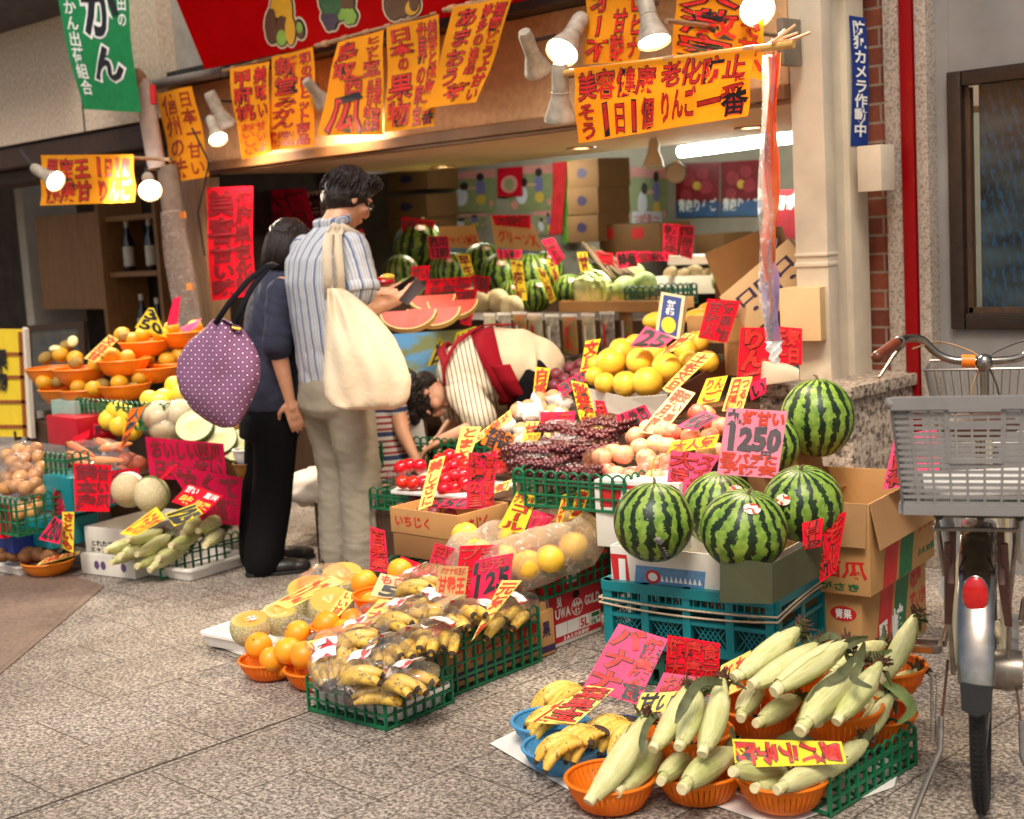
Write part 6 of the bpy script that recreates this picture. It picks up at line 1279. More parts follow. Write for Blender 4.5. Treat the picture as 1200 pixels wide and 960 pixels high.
card('pink lower sign in front of the teal crate, below the crimson one',[(778,788),(842,796),(838,816),(766,812)],3.72,Pk,'H:お献立',pitch=40)
card('yellow strip card lying across the blue banana baskets',[(688,803),(720,807),(674,849),(632,843)],3.66,Yp,'V:葉果宝',pitch=45)
card('orange and yellow card tucked under the strip across the banana baskets',[(658,820),(690,815),(668,850),(616,846)],3.72,Yp,'H:~甘い',pitch=45)
card('small yellow card between the blue baskets and corn',[(752,812),(803,810),(780,836),(744,834)],3.62,Yp,'H:*甘い',pitch=45)
card('broad yellow card behind the topmost corn basket',[(845,780),(880,762),(872,806),(838,822)],3.62,Yp,'H:~とれ|~たて',pitch=25)
card('long yellow strip reading sideways on the front corn baskets',[(986,869),(992,895),(862,900),(858,866)],3.235,'yellow_paper',[(.08,.02,.92,.98,'V:夏バテ予防')],pitch=30,wob=.03,bold=.04)
card('crimson card behind the corn under the printed carton',[(978,745),(1018,765),(1012,778),(972,765)],3.9,'cerise_paper','H:甘い',pitch=30)
card('pink 125 price sign leaning above the bagged bananas',[(556,657),(602,648),(595,700),(545,722)],4.45,Hp,[(.02,.02,.16,.3,'V:*■'),(.18,.02,.98,.28,'H:ほう安い'),(.03,.28,.97,.74,'H:*125'),(.05,.74,.7,.98,'H:~大幸')],pitch=18)
card('crimson sign with black framed characters behind the 125 sign',[(539,640),(585,638),(580,700),(530,718)],4.55,'red_paper',[(.03,.03,.55,.45,'V:プレ'),(.55,.03,.97,.45,'V:安い'),(.1,.5,.95,.97,'H:完熟|甘い')],pitch=18)
card('kraft brand card with red lettering in front of the crimson sign',[(514,663),(549,664),(543,712),(508,707)],4.35,'kraft_card',[(.1,.03,.95,.22,'H:~パナナの王様'),(.05,.25,.95,.7,'H:~甘熟王')],pitch=15,out=False)
card('tall pink sign leaning behind the kraft banana card',[(510,636),(537,644),(522,690),(497,680)],4.65,Hp,[(.03,.03,.6,.97,'V:田村甘'),(.6,.05,.98,.6,'V:安い')],pitch=18)
card('cream price card with grey 50 before the stacked oranges',[(446,672),(507,684),(499,706),(434,698)],4.5,'cream_paper',[(.05,.03,.97,.45,'H:~もぎたて'),(.1,.45,.95,.98,'H:*50')],pitch=40)
card('long pale yellow card lying over the top of the bagged bananas',[(444,702),(494,706),(458,743),(410,738)],4.35,Yp,[(.05,.03,.95,.97,'V:~バナナ|~甘い日')],pitch=45)
card('slanting orange and yellow strip over the bagged bananas',[(530,722),(548,730),(468,768),(440,772)],4.2,Yp,'H:~美容健康',pitch=40)
card('slanting yellow strip crossing the pink 125 sign',[(588,680),(612,680),(562,742),(552,752)],4.3,Yp,'V:~元気一番',pitch=20)
card('long yellow strip over the cut melons furthest from camera',[(388,674),(403,682),(338,714),(320,707)],4.9,Yp,[(.03,.05,.97,.95,'H:~甘メロン')],pitch=45,wob=.08)
card('shorter yellow strip leaning on the cut melons beside oranges',[(405,692),(420,696),(397,722),(385,718)],4.72,Yp,'V:~いい甘',pitch=40)
card('small yellow card among the oranges',[(358,752),(390,746),(398,762),(372,768)],4.36,Yp,'H:~いい',pitch=45)
card('upright pink card beside the man, red characters',[(434,617),(451,622),(456,672),(433,668)],4.95,Hp,'V:百果美',pitch=10)
card('crimson card lying behind the topmost oranges',[(470,652),(502,664),(498,684),(468,668)],4.9,'red_paper','H:つれ',pitch=25)
card('tall pink sign with red characters between tomatoes and grapes',[(549,530),(582,533),(578,596),(546,596)],5.2,Hp,[(.03,.02,.6,.98,'V:城陽の里'),(.62,.02,.98,.95,'V:京都野菜')],pitch=8)
card('yellow slanting strip in the tomato punnets',[(504,540),(522,534),(506,592),(490,598)],5.25,Yp,'V:~美しさに',pitch=20)
card('yellow strip standing behind the tomatoes',[(541,500),(564,500),(550,538),(531,540)],5.6,Yp,'V:~とまと',pitch=15)
card('pink price card lying on the open fig carton',[(508,586),(560,582),(545,596),(496,594)],5.3,Hp,'H:*250',pitch=55)
card('black and orange price card behind the tomatoes',[(575,497),(604,512),(598,534),(563,520)],5.55,'orange_paper',[(.05,.02,.95,.45,'H:*本場の'),(.05,.4,.95,.98,'H:*甘味')],pitch=15,out=False,bold=.06)
card('tall yellow sign with red characters standing in the grapefruit bag',[(606,576),(630,582),(613,626),(584,618)],4.75,'yellow_paper',[(.05,.02,.95,.28,'H:グランド'),(.1,.28,.9,.98,'V:ゴール')],pitch=18)
card('pink card behind the tall yellow sign in the bag',[(625,598),(652,604),(640,618),(618,620)],4.72,Hp,'H:サンフ',pitch=25)
card('narrow yellow strip standing in the grapefruit bag',[(659,580),(667,578),(658,614),(651,616)],4.66,'yellow_paper','V:~人気',pitch=10)
card('yellow card with bold red characters by the white carton',[(677,573),(691,576),(682,604),(667,608)],4.66,'yellow_paper','V:桜島',pitch=12)
card('red card with large characters among the grape packs',[(633,483),(674,482),(672,508),(634,506)],5.5,Hp,'H:八女|甘い',pitch=12)
card('long yellow card curling over the grape packs',[(637,508),(706,500),(696,515),(652,521)],5.2,Yp,'H:~大特価品',pitch=40)
card('tall dark yellow sign with brown characters before the pomelo box',[(669,446),(688,450),(703,505),(682,502)],5.5,'yellow_paper','V:秋桜糖度',pitch=8)
card('dark red sign leaning behind the tall yellow one',[(697,469),(708,470),(720,508),(704,510)],5.55,'cerise_paper','V:甘い',pitch=8)
card('pink 450 price card with black numerals before the pomelo box',[(721,487),(756,474),(764,488),(730,506)],5.25,Hp,[(.05,.02,.95,.4,'H:*1品質'),(.1,.4,.95,.98,'H:*450')],pitch=15,out=False)
card('long cream strip card slanting over the apples',[(794,453),(815,461),(775,510),(748,506)],4.98,'cream_paper',[(.08,.03,.92,.97,'V:~明月陽|~安い美味')],pitch=35)
card('yellow card at the back of the apples',[(828,444),(853,440),(842,470),(816,474)],5.2,'yellow_paper','H:~りん|~ご',pitch=20)
card('yellow two column sign beside the large red sign',[(858,443),(882,441),(870,482),(846,482)],5.05,Yp,[(.05,.03,.55,.97,'V:~日陽'),(.58,.03,.97,.97,'V:~つるり')],pitch=15)
card('pink small price card lying among the apples',[(826,481),(842,488),(815,505),(792,500)],4.82,Pk,'H:*450',pitch=40,out=False)
card('golden strip lying across the apple heap',[(788,518),(843,509),(838,524),(781,532)],4.72,'yellow_paper','H:~大人気',pitch=30)
card('pink and grey price card behind the pomelos',[(757,382),(790,396),(776,408),(738,406)],5.75,Pk,'H:*25',pitch=20,out=False)
card('yellow strip leaning among the back pomelos',[(804,390),(815,392),(788,412),(772,416)],5.7,Yp,'V:~柚',pitch=30)
card('yellow strip lying across the front pomelos',[(818,413),(838,415),(788,462),(776,456)],5.55,Yp,'V:~土佐文旦',pitch=30)
card('slanted red card with faded print behind the pomelos',[(830,350),(868,353),(852,402),(818,396)],5.72,Rd,[(.05,.03,.95,.97,'V:甘味人|気果物')],pitch=10,out=False,mats=[inks()['d']]*4)
card('large red sign with thick outlined characters beside the pillar',[(868,384),(903,384),(902,452),(862,462)],5.3,Rd,[(.03,.02,.9,.98,'V:りんご')],pitch=5,bold=.06)
card('red sign with dark outlined characters behind the ribbon at the pillar',[(903,382),(940,385),(940,428),(903,428)],5.25,Rd,'H:元気|一日',pitch=5,bold=.05)
card('dark pink scrap card below the large red sign',[(878,450),(898,442),(898,460),(880,470)],5.1,Hp,'H:*い',pitch=10,out=False)
card('yellow strip with red characters beside the white pomelo box, upper',[(686,400),(704,397),(694,432),(680,436)],6.0,'yellow_paper','V:文旦',pitch=10)
card('yellow strip with red characters standing behind the peaches',[(628,430),(645,432),(639,462),(624,468)],6.15,'yellow_paper','V:白桃',pitch=10)
card('pink and black price card standing behind peaches',[(652,452),(686,433),(690,444),(660,465)],6.0,Hp,'H:*380',pitch=20,out=False)
card('olive yellow card lying before the grape packs',[(616,508),(634,507),(626,532),(612,532)],5.15,'olive_yellow_paper','H:~ぶど|~う',pitch=30)
card('pale yellow strip in front of the peaches',[(552,515),(598,480),(600,492),(556,520)],5.75,Yp,'H:~もも美味',pitch=40)
card('yellow strip between tomatoes and grape crate',[(617,494),(632,494),(618,530),(604,538)],5.3,Yp,'V:~甘い',pitch=25)
card('yellow card low beside the tomato board',[(580,568),(600,562),(595,574),(578,578)],5.3,Yp,'H:~旬',pitch=50)
for q,bg,tx,lb,d in[([(598,305),(612,306),(618,352),(605,353)],'yellow_paper','V:糖度保証','long yellow strip hanging on the back watermelons, nearest the lettered board',7.9),([(628,312),(640,318),(652,352),(644,356)],'yellow_paper','V:甘い西瓜','long yellow strip hanging on the back watermelons, middle one',7.9),([(640,304),(650,306),(661,340),(653,342)],'yellow_paper','V:大玉西瓜','long yellow strip hanging on the back watermelons, nearest the crimson cloth',8.0),([(534,298),(550,298),(556,322),(546,326)],'yellow_paper','V:早生','short yellow strip beside the pink tag',8.0),([(501,277),(525,277),(528,302),(504,304)],Hp,'H:*西瓜|*1280','pink price tag hanging from the big watermelon',8.1),([(470,254),(510,259),(508,272),(472,280)],'crimson_paper','H:高知','crimson card above the biggest watermelon',8.8),([(482,312),(504,311),(502,328),(482,330)],'red_paper','H:甘い','red card next to the black phone case',7.4),([(500,328),(552,324),(552,338),(498,345)],'red_paper','H:すいか|お買得','long red card behind the slices',7.3),([(553,322),(575,325),(572,345),(556,340)],'red_paper','H:果','red card folded above the pale melons',7.6),([(533,340),(560,338),(552,382),(540,380)],'red_paper','V:西瓜','red paper hanging down beside the pale melons',7.2),([(581,292),(612,293),(610,303),(584,303)],Hp,'H:*1玉売り','hot pink strip under the lettered board',8.3),([(576,252),(622,252),(622,268),(580,264)],'red_paper','H:大特価','red strip on top of the lettered board',8.6),([(777,262),(796,263),(793,300),(777,297)],Hp,'V:新生姜','pink sign inside the shop, nearer the poster',8.0),([(796,264),(814,265),(811,304),(797,300)],Hp,'V:国産品','pink sign inside the shop, nearer the grey wall',8.0),([(722,296),(745,294),(748,312),(724,315)],Hp,'H:*特売','pink price card behind the green crate',7.9),([(744,295),(762,294),(765,306),(748,308)],'cerise_paper','H:旬','cerise card beside the pink price card',7.95),([(760,296),(785,295),(783,306),(762,306)],Hp,'H:*安い','pink card in front of the knobbly roots',7.95),([(697,294),(718,297),(720,312),(705,308)],'red_paper','H:葱','red card beside the brown stack',8.0),([(840,292),(858,293),(858,303),(842,303)],'red_paper','H:^西','red printed card on the white tray by the grey wall',8.2),([(828,350),(865,352),(862,360),(826,362)],'red_paper','H:果物','red card top behind the slanted red sign',6.6),([(535,390),(558,382),(556,402),(525,422)],'olive_yellow_paper','H:*いろ|*いろ','olive yellow card behind the bending worker, upper',6.9),([(515,395),(522,404),(520,425),(500,430)],'olive_yellow_paper','V:*甘','olive yellow card lower by the blue poster',6.8),([(634,282),(648,278),(662,302),(652,312)],'cerise_paper','H:甘','crimson cloth sign right of the watermelons',8.0),([(676,296),(688,295),(692,322),(682,324)],'yellow_paper','V:甘','yellow strip above the lettuce',7.9)]:
 card(lb,q,d,bg,tx,pitch=8,out=False,n0=4,mats=[inks()['k'],inks()['d'],inks()['w'],inks()['d']])
card('large red paper with two dark columns hung on the shop post',[(243,220),(297,218),(299,346),(248,353)],None,Rd,[(.04,.03,.6,.5,'V:美容'),(.6,.03,.97,.5,'V:健康果'),(.04,.52,.6,.97,'V:甘い味'),(.6,.52,.97,.97,'V:老化防')],Y=4.42,name='paper_banner',cat='paper banner',ripple=.004,mats=[inks()['d'],inks()['d'],inks()['w'],inks()['d']])
card('cerise paper hanging behind the woman, upper',[(300,223),(358,221),(372,272),(312,268)],None,'cerise_paper',[(.04,.05,.96,.95,'V:大特|価品')],Y=5.3,name='paper_banner',cat='paper banner',ripple=.004,out=False,mats=[inks()['d']]*4)
card('pink paper strip hanging behind the man',[(416,270),(425,268),(440,318),(428,320)],None,Hp,'V:果物',Y=5.4,name='paper_banner',cat='paper banner',out=False)
card('pale paper notice on the inner wall behind the woman',[(360,225),(395,222),(394,270),(362,274)],None,'white_paper','V:*営業|*案内',Y=5.5,name='paper_banner',cat='paper notice',out=False)
card('big cerise paper with dark red characters hung below cut melons',[(170,512),(262,520),(266,562),(176,562)],6.12,'cerise_paper','H:おいしい西瓜|日本一甘い',pitch=5,name='paper_banner',cat='paper banner',ripple=.003,mats=[inks()['d']]*4,out=False,bold=.05)
card('second cerise paper with dark red characters beside the woman',[(196,545),(284,560),(280,616),(238,612)],6.05,'cerise_paper','H:甘くて|安い果物',pitch=5,name='paper_banner',cat='paper banner',ripple=.003,mats=[inks()['d']]*4,out=False,bold=.05)
card('upright red card with dark characters in the white carton',[(86,543),(131,545),(128,600),(88,599)],5.95,Rd,[(.05,.02,.6,.97,'V:熊本産'),(.6,.05,.97,.9,'V:甘い瓜')],pitch=8,mats=[inks()['d'],inks()['d'],inks()['w'],inks()['d']],out=False,bold=.05)
card('red paper behind the beige melons',[(128,552),(163,548),(166,580),(132,590)],6.3,'crimson_paper','H:名産|安い',pitch=5,mats=[inks()['d']]*4,out=False)
card('thin red card slanting beside the beige melon',[(206,543),(208,545),(190,562),(187,560)],6.0,Rd,pitch=20)
card('red printed card with yellow lettering and dark figure beside the beige melons',[(221,567),(262,581),(240,602),(201,588)],5.9,Rd,[(.05,.05,.4,.4,'H:^甘い'),(.1,.5,.45,.9,'H:~味'),(.6,.1,.95,.4,'H:^直送'),(.55,.55,.95,.95,'H:~特選')],pitch=35,out=False,mats=[inks()['k'],inks()['r'],inks()['w'],MAT('ink_gold',(246,190,40),.5,.1)])
card('yellow 125 price card on the far corn',[(228,590),(238,602),(204,617),(193,602)],5.85,'yellow_paper',[(.02,.05,.98,.98,'H:*125')],pitch=40,out=False,bold=.06)
card('yellow strip with red characters over the far corn',[(183,594),(195,608),(160,628),(140,626)],5.9,'yellow_paper','H:~とうきび',pitch=40)
card('pink card with black numerals beside the taro',[(64,605),(74,612),(70,638),(45,632)],6.05,Hp,'H:*280',pitch=15,out=False)
card('red card low behind the pink taro price card',[(63,572),(86,585),(84,600),(60,606)],6.2,'cerise_paper','H:里芋',pitch=8,mats=[inks()['d']]*4,out=False)
card('narrow yellow strip standing behind the cucumbers',[(73,600),(87,600),(86,648),(72,642)],6.1,'yellow_paper','V:さといも',pitch=8)
card('yellow strip lying across the orange cucumber basket',[(54,654),(94,645),(92,650),(42,663)],6.15,Yp,'H:~胡瓜',pitch=60)
card('red price card in the lower onion crate',[(-14,590),(12,589),(12,630),(-14,632)],6.15,Rd,'V:玉葱|安い',pitch=8,mats=[inks()['d']]*4,out=False)
card('slanting red and yellow lettered strip over the carrots',[(152,480),(170,476),(148,520),(140,528)],6.3,'orange_paper','V:*人参甘',pitch=20,out=False)
card('red card over the carrot bag beside the lettered strip',[(84,514),(106,503),(104,512),(94,520)],6.5,Rd,pitch=20);card('dark red card standing behind carrots',[(109,496),(130,499),(129,508),(109,510)],6.7,'crimson_paper','H:*甘い',pitch=10,out=False)
card('cream strip with red print leaning in the golden citrus',[(128,392),(139,398),(112,425),(98,420)],6.9,Yp,'V:~文旦甘',pitch=20,out=False)
card('triangular yellow price card pointing up over the citrus baskets',[(174,361),(180,361),(196,396),(158,384)],7.0,'yellow_paper','H:*3|*50',pitch=10,out=False)
card('narrow pink card standing at the top of the citrus baskets',[(203,350),(212,347),(208,380),(195,382)],7.1,Hp,pitch=5);card('pink card lying folded on the top citrus basket',[(212,384),(236,373),(230,384),(215,392)],7.1,Pk,pitch=30)
OB='orange_banner'
def hb(label,q,tx,Y=4.32,**k):return card(label,q,None,OB,tx,Y=Y,name='paper_banner',cat='paper banner',ripple=.007,n0=12,bold=.018,**k)
hb('narrow orange banner with brown lettering nearest the wrapped pole',[(184,110),(224,101),(244,207),(199,215)],[(.06,.03,.55,.97,'V:信州の味'),(.6,.03,.96,.97,'V:日本一甘い')],4.36,out=False,mats=[inks()['k'],MAT('ink_brown',(150,52,14),.6,.2),inks()['w'],inks()['r']])
hb('orange banner with twisted edge, first of the pair under the pineapple painting',[(268,81),(316,72),(320,178),(286,187)],[(.08,.03,.55,.6,'V:甲府桃'),(.6,.03,.96,.6,'V:美味い'),(.1,.62,.9,.97,'V:~おいしい|~甘いよ')],4.33)
hb('orange banner with two columns, second of the pair under the pineapple painting',[(320,67),(368,55),(366,172),(311,177)],[(.08,.03,.58,.42,'V:新堂'),(.08,.44,.58,.78,'V:みかん'),(.06,.8,.6,.97,'H:糖が高い|ブランドみかん'),(.64,.03,.95,.97,'V:和の国ヒット商品')],4.33)
hb('orange banner with large western melon characters and a painted slice',[(395,50),(450,35),(450,158),(374,159)],[(.06,.03,.5,.42,'V:鳥取'),(.3,.4,.62,.58,'V:西'),(.1,.56,.68,.98,'V:瓜'),(.6,.03,.95,.42,'V:ヒット商品'),(.68,.45,.97,.97,'V:品甘味は|最高')],4.31)
hb('orange banner reading down Japan and fruit in large red characters',[(454,32),(516,17),(508,148),(451,155)],[(.06,.03,.5,.3,'V:日本'),(.2,.30,.4,.44,'V:の'),(.04,.45,.5,.97,'V:果物'),(.55,.03,.75,.97,'V:世界の家宝'),(.76,.03,.97,.97,'V:美容と健康一番')],4.3)
hb('slanting orange banner with rounded strawberry lettering',[(531,8),(600,-4),(557,120),(497,127)],[(.08,.03,.5,.8,'V:あまおう'),(.3,.78,.75,.98,'V:苺'),(.55,.03,.74,.7,'V:博多の逸品'),(.76,.03,.97,.97,'V:福岡どうよ甘い')],4.27)
hb('orange banner between the lamps behind the horizontal one',[(686,-14),(760,-20),(747,72),(682,76)],[(.04,.04,.48,.97,'V:オー不'),(.5,.3,.72,.97,'V:甘酸'),(.75,.05,.98,.97,'V:山ヒナ')],3.95)
hb('orange banner with huge great bargain characters behind the horizontal one',[(795,-22),(896,-28),(894,95),(787,66)],[(.05,.02,.72,.98,'V:大激安'),(.75,.1,.98,.95,'V:まるで甘い')],3.95)
hb('wide horizontal orange banner about apples and beauty tied to bamboo pole',[(674,80),(885,58),(875,136),(677,168)],[(.02,.06,.47,.46,'H:美容健康'),(.50,.04,.97,.42,'H:老化防止'),(.92,.30,.98,.46,'H:に'),(.02,.48,.13,.97,'V:そう'),(.14,.50,.48,.97,'H:1日1個'),(.51,.44,.72,.90,'H:りんご'),(.73,.46,.99,.95,'H:一番')],3.68)
hb('small horizontal orange banner with dark red lettering by the recess',[(46,182),(155,181),(160,237),(48,241)],[(.06,.06,.55,.5,'H:果実王'),(.6,.06,.96,.46,'H:1日1個'),(.06,.52,.55,.96,'H:健康甘'),(.6,.5,.96,.96,'H:りんご')],3.85,mats=[inks()['k'],MAT('ink_deep_red',(190,30,8),.6,.2),inks()['w'],inks()['r']])
WST=MAT('weathered_stick',(150,120,88),.8,.25,30,stretch=(1,1,6));TAPE=MAT('brown_tape',(170,128,92),.5,.15,20)
def stick(pts,r,label,mat=WST,name='bamboo_pole',cat='pole'):
 t=thing(name,label,cat,pts[0]);m=MB();m.tube([p-pts[0]for p in pts],r,10);m.build('shaft',mat,t);return t
def nodes(t,pts,r,n,mat=TAPE):
 for i in range(n):
  f=(i+.5)/n;p=pts[0].lerp(pts[-1],f)-pts[0];d=(pts[-1]-pts[0]).normalized();m=MB();m.tube([p-d*.02,p+d*.02],r,10);m.build('tape_binding',mat,t)
P=[F(262,83,4.36),F(372,52,4.36)];nodes(stick(P,.011,'taped stick carrying the pair of banners under the pineapple painting'),P,.015,4)
P=[F(370,54,4.34),F(524,12,4.34)];nodes(stick(P,.011,'taped stick carrying the two banners under the grape painting'),P,.015,6)
P=[F(520,12,4.3),F(606,-6,4.3)];nodes(stick(P,.011,'taped stick end carrying the slanting strawberry banner'),P,.016,4)
P=[F(660,86,3.70),F(930,52,3.70)];nodes(stick(P,.012,'bamboo pole carrying the wide horizontal banner to the pillar',MAT('yellow_bamboo',(206,160,84),.5,.15,20)),P,.0135,3)
P=[F(150,185,3.9),F(200,187,3.95)];stick(P,.010,'short stick beside the small horizontal banner at the wrapped pole')
P=[F(178,100,4.42),F(262,84,4.42)];stick(P,.028,'grey awning roller tube beside the red sign board',MAT('grey_roller_cloth',(112,102,96),.8,.15,30),'roller_tube','roller')
m=MB();c=F(928,48,3.72);
br_=thing('pole_bracket','grey metal bracket holding the bamboo pole at the pillar','bracket',F(925,50,4.52));m.box((0,0,0),(.03,.12,.17));m.build('plate',MAT('grey_bracket',(120,108,92),.5,.15),br_,bevel=.006);m=MB();m.tube([(0,0,.02),(.04,-.42,.02),(.06,-.80,.02)],.009,8);m.build('arm',WST,br_)
P=[F(166,95,4.25),F(176,150,4.25),F(184,198,4.25)];t=stick(P,.05,'pole end wrapped in white and red cloth beside the green banner',MAT('white_wrap_cloth',(206,190,176),.8,.14,14,.4,.01),'wrapped_pole')
m=MB();m.ell(P[0]-P[0]+Vector((-.01,-.02,.0)),(.055,.05,.07),14,10);m.build('brown_wrap',TAPE,t);m=MB();a_=F(179,100,4.2)-P[0];m.tube([a_,F(180,122,4.19)-P[0]],.018,8);m.build('red_ribbon',MAT('red_cloth',(190,24,30)),t)
P=[F(196,195,4.3),F(205,260,4.3),F(222,380,4.32)];t=stick(P,.062,'grey corner pipe in a clear plastic sleeve beside the shop post',MAT('grey_corner_pipe',(126,112,98),.8,.2,20),'corner_pipe','pipe')
m=MB();m.tube([F(200,248,4.24)-P[0],F(208,300,4.24)-P[0],F(222,384,4.26)-P[0]],[.055,.075,.07],14);m.build('plastic_sleeve',FILM('sleeve_film',(240,232,224),.35,.15,.22),t)
for y in(252,336):m=MB();m.box(F(214+(y-252)*.1,y,4.2)-P[0],(.05,.01,.035));m.build('tape_patch',MAT('orange_tape',(206,122,50),.6,.1),t)
g_,gsf_=card('tall green cloth banner with white outlined mandarin lettering hung beside the red board',[(62,-40),(150,-40),(164,132),(98,128)],None,'green_cloth',[(.30,.06,.86,.50,'V:^か'),(.34,.54,.86,.80,'V:^ん'),(.06,.12,.24,.90,'V: ')],Y=4.08,name='cloth_banner',cat='banner',ripple=.006,out=False,bold=.09,wob=.02)
gs=lambda u,v,h:gsf_(u,v,h+.003)
lettering('lettering',[(.30,.06,.86,.50,'V:*か'),(.34,.54,.86,.80,'V:*ん')],gs,g_,out=False,bold=.035,wob=.02)
RIB=MAT('red_orange_ribbon',(228,66,30),.3,0,12,col2=(236,150,90),trans=.2,stretch=(1,1,.4));
t=thing('hanging_ribbon','red and clear plastic streamer bundle hanging from bamboo pole beside the pillar','streamer',F(906,62,3.72))
def rib(name,xs,ys,w,mat,dy=0,tw=0):
 m=MB();rows=[];n=26
 for i in range(n+1):
  f=i/n;c=F(np.interp(f,np.linspace(0,1,len(xs)),xs),np.interp(f,np.linspace(0,1,len(ys)),ys),3.72+dy)-t.location;ww=float(np.interp(f,np.linspace(0,1,len(w)),w));a=.8+tw*math.sin(f*9+dy*50)
  rows.append([c+Vector((math.cos(a),math.sin(a),0))*((j/4-.5)*ww)+Vector((0,.008*math.sin(j*2+f*14),0))for j in range(5)])
 v=[p for r in rows for p in r];k=len(v);F1=[(i*5+j,i*5+j+1,(i+1)*5+j+1,(i+1)*5+j)for i in range(n)for j in range(4)]
 m.add(v+[p+Vector((.001,.002,0))for p in v],F1+[tuple(x+k for x in f[::-1])for f in F1]);m.build(name,mat,t)
rib('red_strip',(906,902,900),(62,240,330),(.035,.05,.04),RIB,0,.5);rib('clear_strip',(900,896,900),(64,250,400),(.04,.05,.04),FILM('ribbon_film',cover=.3,milky=.1),-.02,.7);rib('violet_strip',(904,901,908),(280,340,412),(.03,.06,.04),MAT('mixed_ribbon',(196,120,120),.3,0,9,col2=(150,140,190),trans=.2),.01,.6);rib('red_strip',(903,903,906),(90,260,405),(.02,.03,.02),RIB,.015,.9)
rib('white_end',(906,908),(400,426),(.055,.02),PWHT,-.01,.1)
m=MB();[m.tube([(0,0,0),(rnd(-.01,.03),rnd(-.04,.0),rnd(.0,.05)),(rnd(.02,.10),rnd(.0,.1),rnd(.03,.08))],.005,6)for k in range(5)];m.build('knot',MAT('pink_cord',(232,180,130),.5,.1),t)
def lamp(px,py,d,dirv,label,R=.056,L=.18,power=16,lit=True,shade=None,arm=None):
 t=thing('spot_lamp',label,'lamp',D(px,py,d),group='white spot lamps along the shop front');dv=Vector(dirv).normalized();M=aim(-dv);t.rotation_euler=M.to_euler()
 m=MB();m.lathe([(R,0),(R*1.02,.006),(R*.93,.02),(R*.55,L*.42),(R*.52,L*.5),(R*.52,L*.9),(R*.42,L),(.001,L)],28,caps=False);m.lathe([(R*.97,.004),(R*.5,L*.40)],28,caps=False);m.build('shade',shade or PARW,t)
 m=MB();m.ell((0,0,L*.5),(R*.56,R*.56,.012),16,6);m.build('collar',PARW,t)
 m=MB();m.lathe([(.001,-.004),(R*.5,.0),(R*.9,.012)],24,caps=False)
 m.build('bulb',MAT('lit_warm_bulb',(255,236,200),.3,0,emit=(255,222,168),estr=16)if lit else MAT('dull_glass',(170,170,164)),t)
 if arm is not None:
  inv=(Matrix.Translation(t.location)@M.to_4x4()).inverted();m=MB();a=inv@D(*arm);m.tube([(0,0,L*.75),Vector((0,0,L*.75)).lerp(a,.5)+Vector((.01,0,0)),a],.008,8);m.build('arm',DARKMETAL,t)
 if lit and power:
  ld=bpy.data.lights.new('lamp_light','SPOT');ld.energy=power*2.7;ld.color=(1,.84,.62);ld.spot_size=math.radians(125);ld.spot_blend=.8;ld.shadow_soft_size=.05
  lo=bpy.data.objects.new('lamp_light',ld);COL.objects.link(lo);lo.parent=t;lo.location=(0,0,-.02);lo.rotation_euler=(0,0,0)
 return t
iv=lambda a,b,c:RIGHT*a+UP*b-FWD*c
lamp(265,150,7.35,iv(.35,-1,-.25),'white lamp shade behind the lit one, beside the narrow banner',.065,.2,14,True,arm=(285,120,7.5))
lamp(256,164,7.2,iv(.35,-.8,.6),'small lit white lamp pointing down beside the narrow orange banner',.05,.16,16,True,arm=(238,138,7.4))
lamp(66,213,7.3,iv(.75,-.45,.5),'lit white lamp in front of the small horizontal banner',.056,.19,18,True,arm=(24,176,7.6))
lamp(176,224,7.3,iv(.25,-.5,.85),'round lit lamp hanging under the wrapped pole',.062,.17,18,True,arm=(172,196,7.5))
lamp(381,122,6.86,iv(.4,-.6,-.5),'lamp glowing behind the western melon banner',.05,.16,12,True,arm=(372,100,7.1))
lamp(631,84,5.2,iv(.25,-.7,-.6),'unlit dusty lamp turned to the fascia beside the bright one',.052,.18,0,False,arm=(650,42,5.3))
lamp(658,62,5.0,iv(-.45,-.7,.6),'bright lamp pointing down to street beside dusty unlit lamp',.062,.2,22,True,arm=(688,20,5.1))
lamp(657,142,4.95,iv(-.03,-1,-.3),'lamp hanging straight down at the end of the wide banner',.058,.2,20,True,arm=(690,84,5.0))
lamp(767,50,4.75,iv(.12,-.9,.35),'lamp between two upper banners above the wide banner',.058,.2,20,True,arm=(770,4,4.9))
lamp(888,12,4.55,iv(.05,-.5,.85),'round bright lamp facing the street beside the cream pillar',.060,.2,24,True,arm=(880,-30,4.8))
for i,(px,py,w_,lb)in enumerate(((519,195,40,'recessed downlight in the soffit above the melon posters'),(681,173,40,'recessed downlight in the soffit under the wide banner'),(880,149,40,'recessed square downlight in the soffit nearest the pillar'),(378,213,22,'recessed downlight in the soffit behind the head of the man'))):
 p=G(px,py,1.829);t=thing('downlight',lb,'downlight',p,0,'recessed downlights');m=MB();m.lathe([(.085,.0),(.085,-.006),(.065,-.008),(.06,.0)],24,caps=False);m.build('ring',MAT('brushed_frame',(120,92,64),.4,.1),t)
 m=MB();m.lathe([(.001,-.003),(.064,-.003)],24,caps=False);m.build('lit_lens',MAT('lit_downlight',(255,230,180),.4,0,emit=(255,214,150),estr=10),t)
 ld=bpy.data.lights.new('lamp_light','SPOT');ld.energy=60;ld.color=(1,.86,.66);ld.spot_size=math.radians(120);ld.spot_blend=.7;ld.shadow_soft_size=.06;lo=bpy.data.objects.new('lamp_light',ld);COL.objects.link(lo);lo.parent=t;lo.location=(0,0,-.03)
m=MB();P=[F(225,150,4.3),F(245,190,4.3),F(232,250,4.3),F(240,300,4.32)];m.tube(P,.006,6);tag(m.build('lamp_cord',MAT('black_rubber',(16,15,15))),'dark cord looping down the shop post from the lamps','cord')
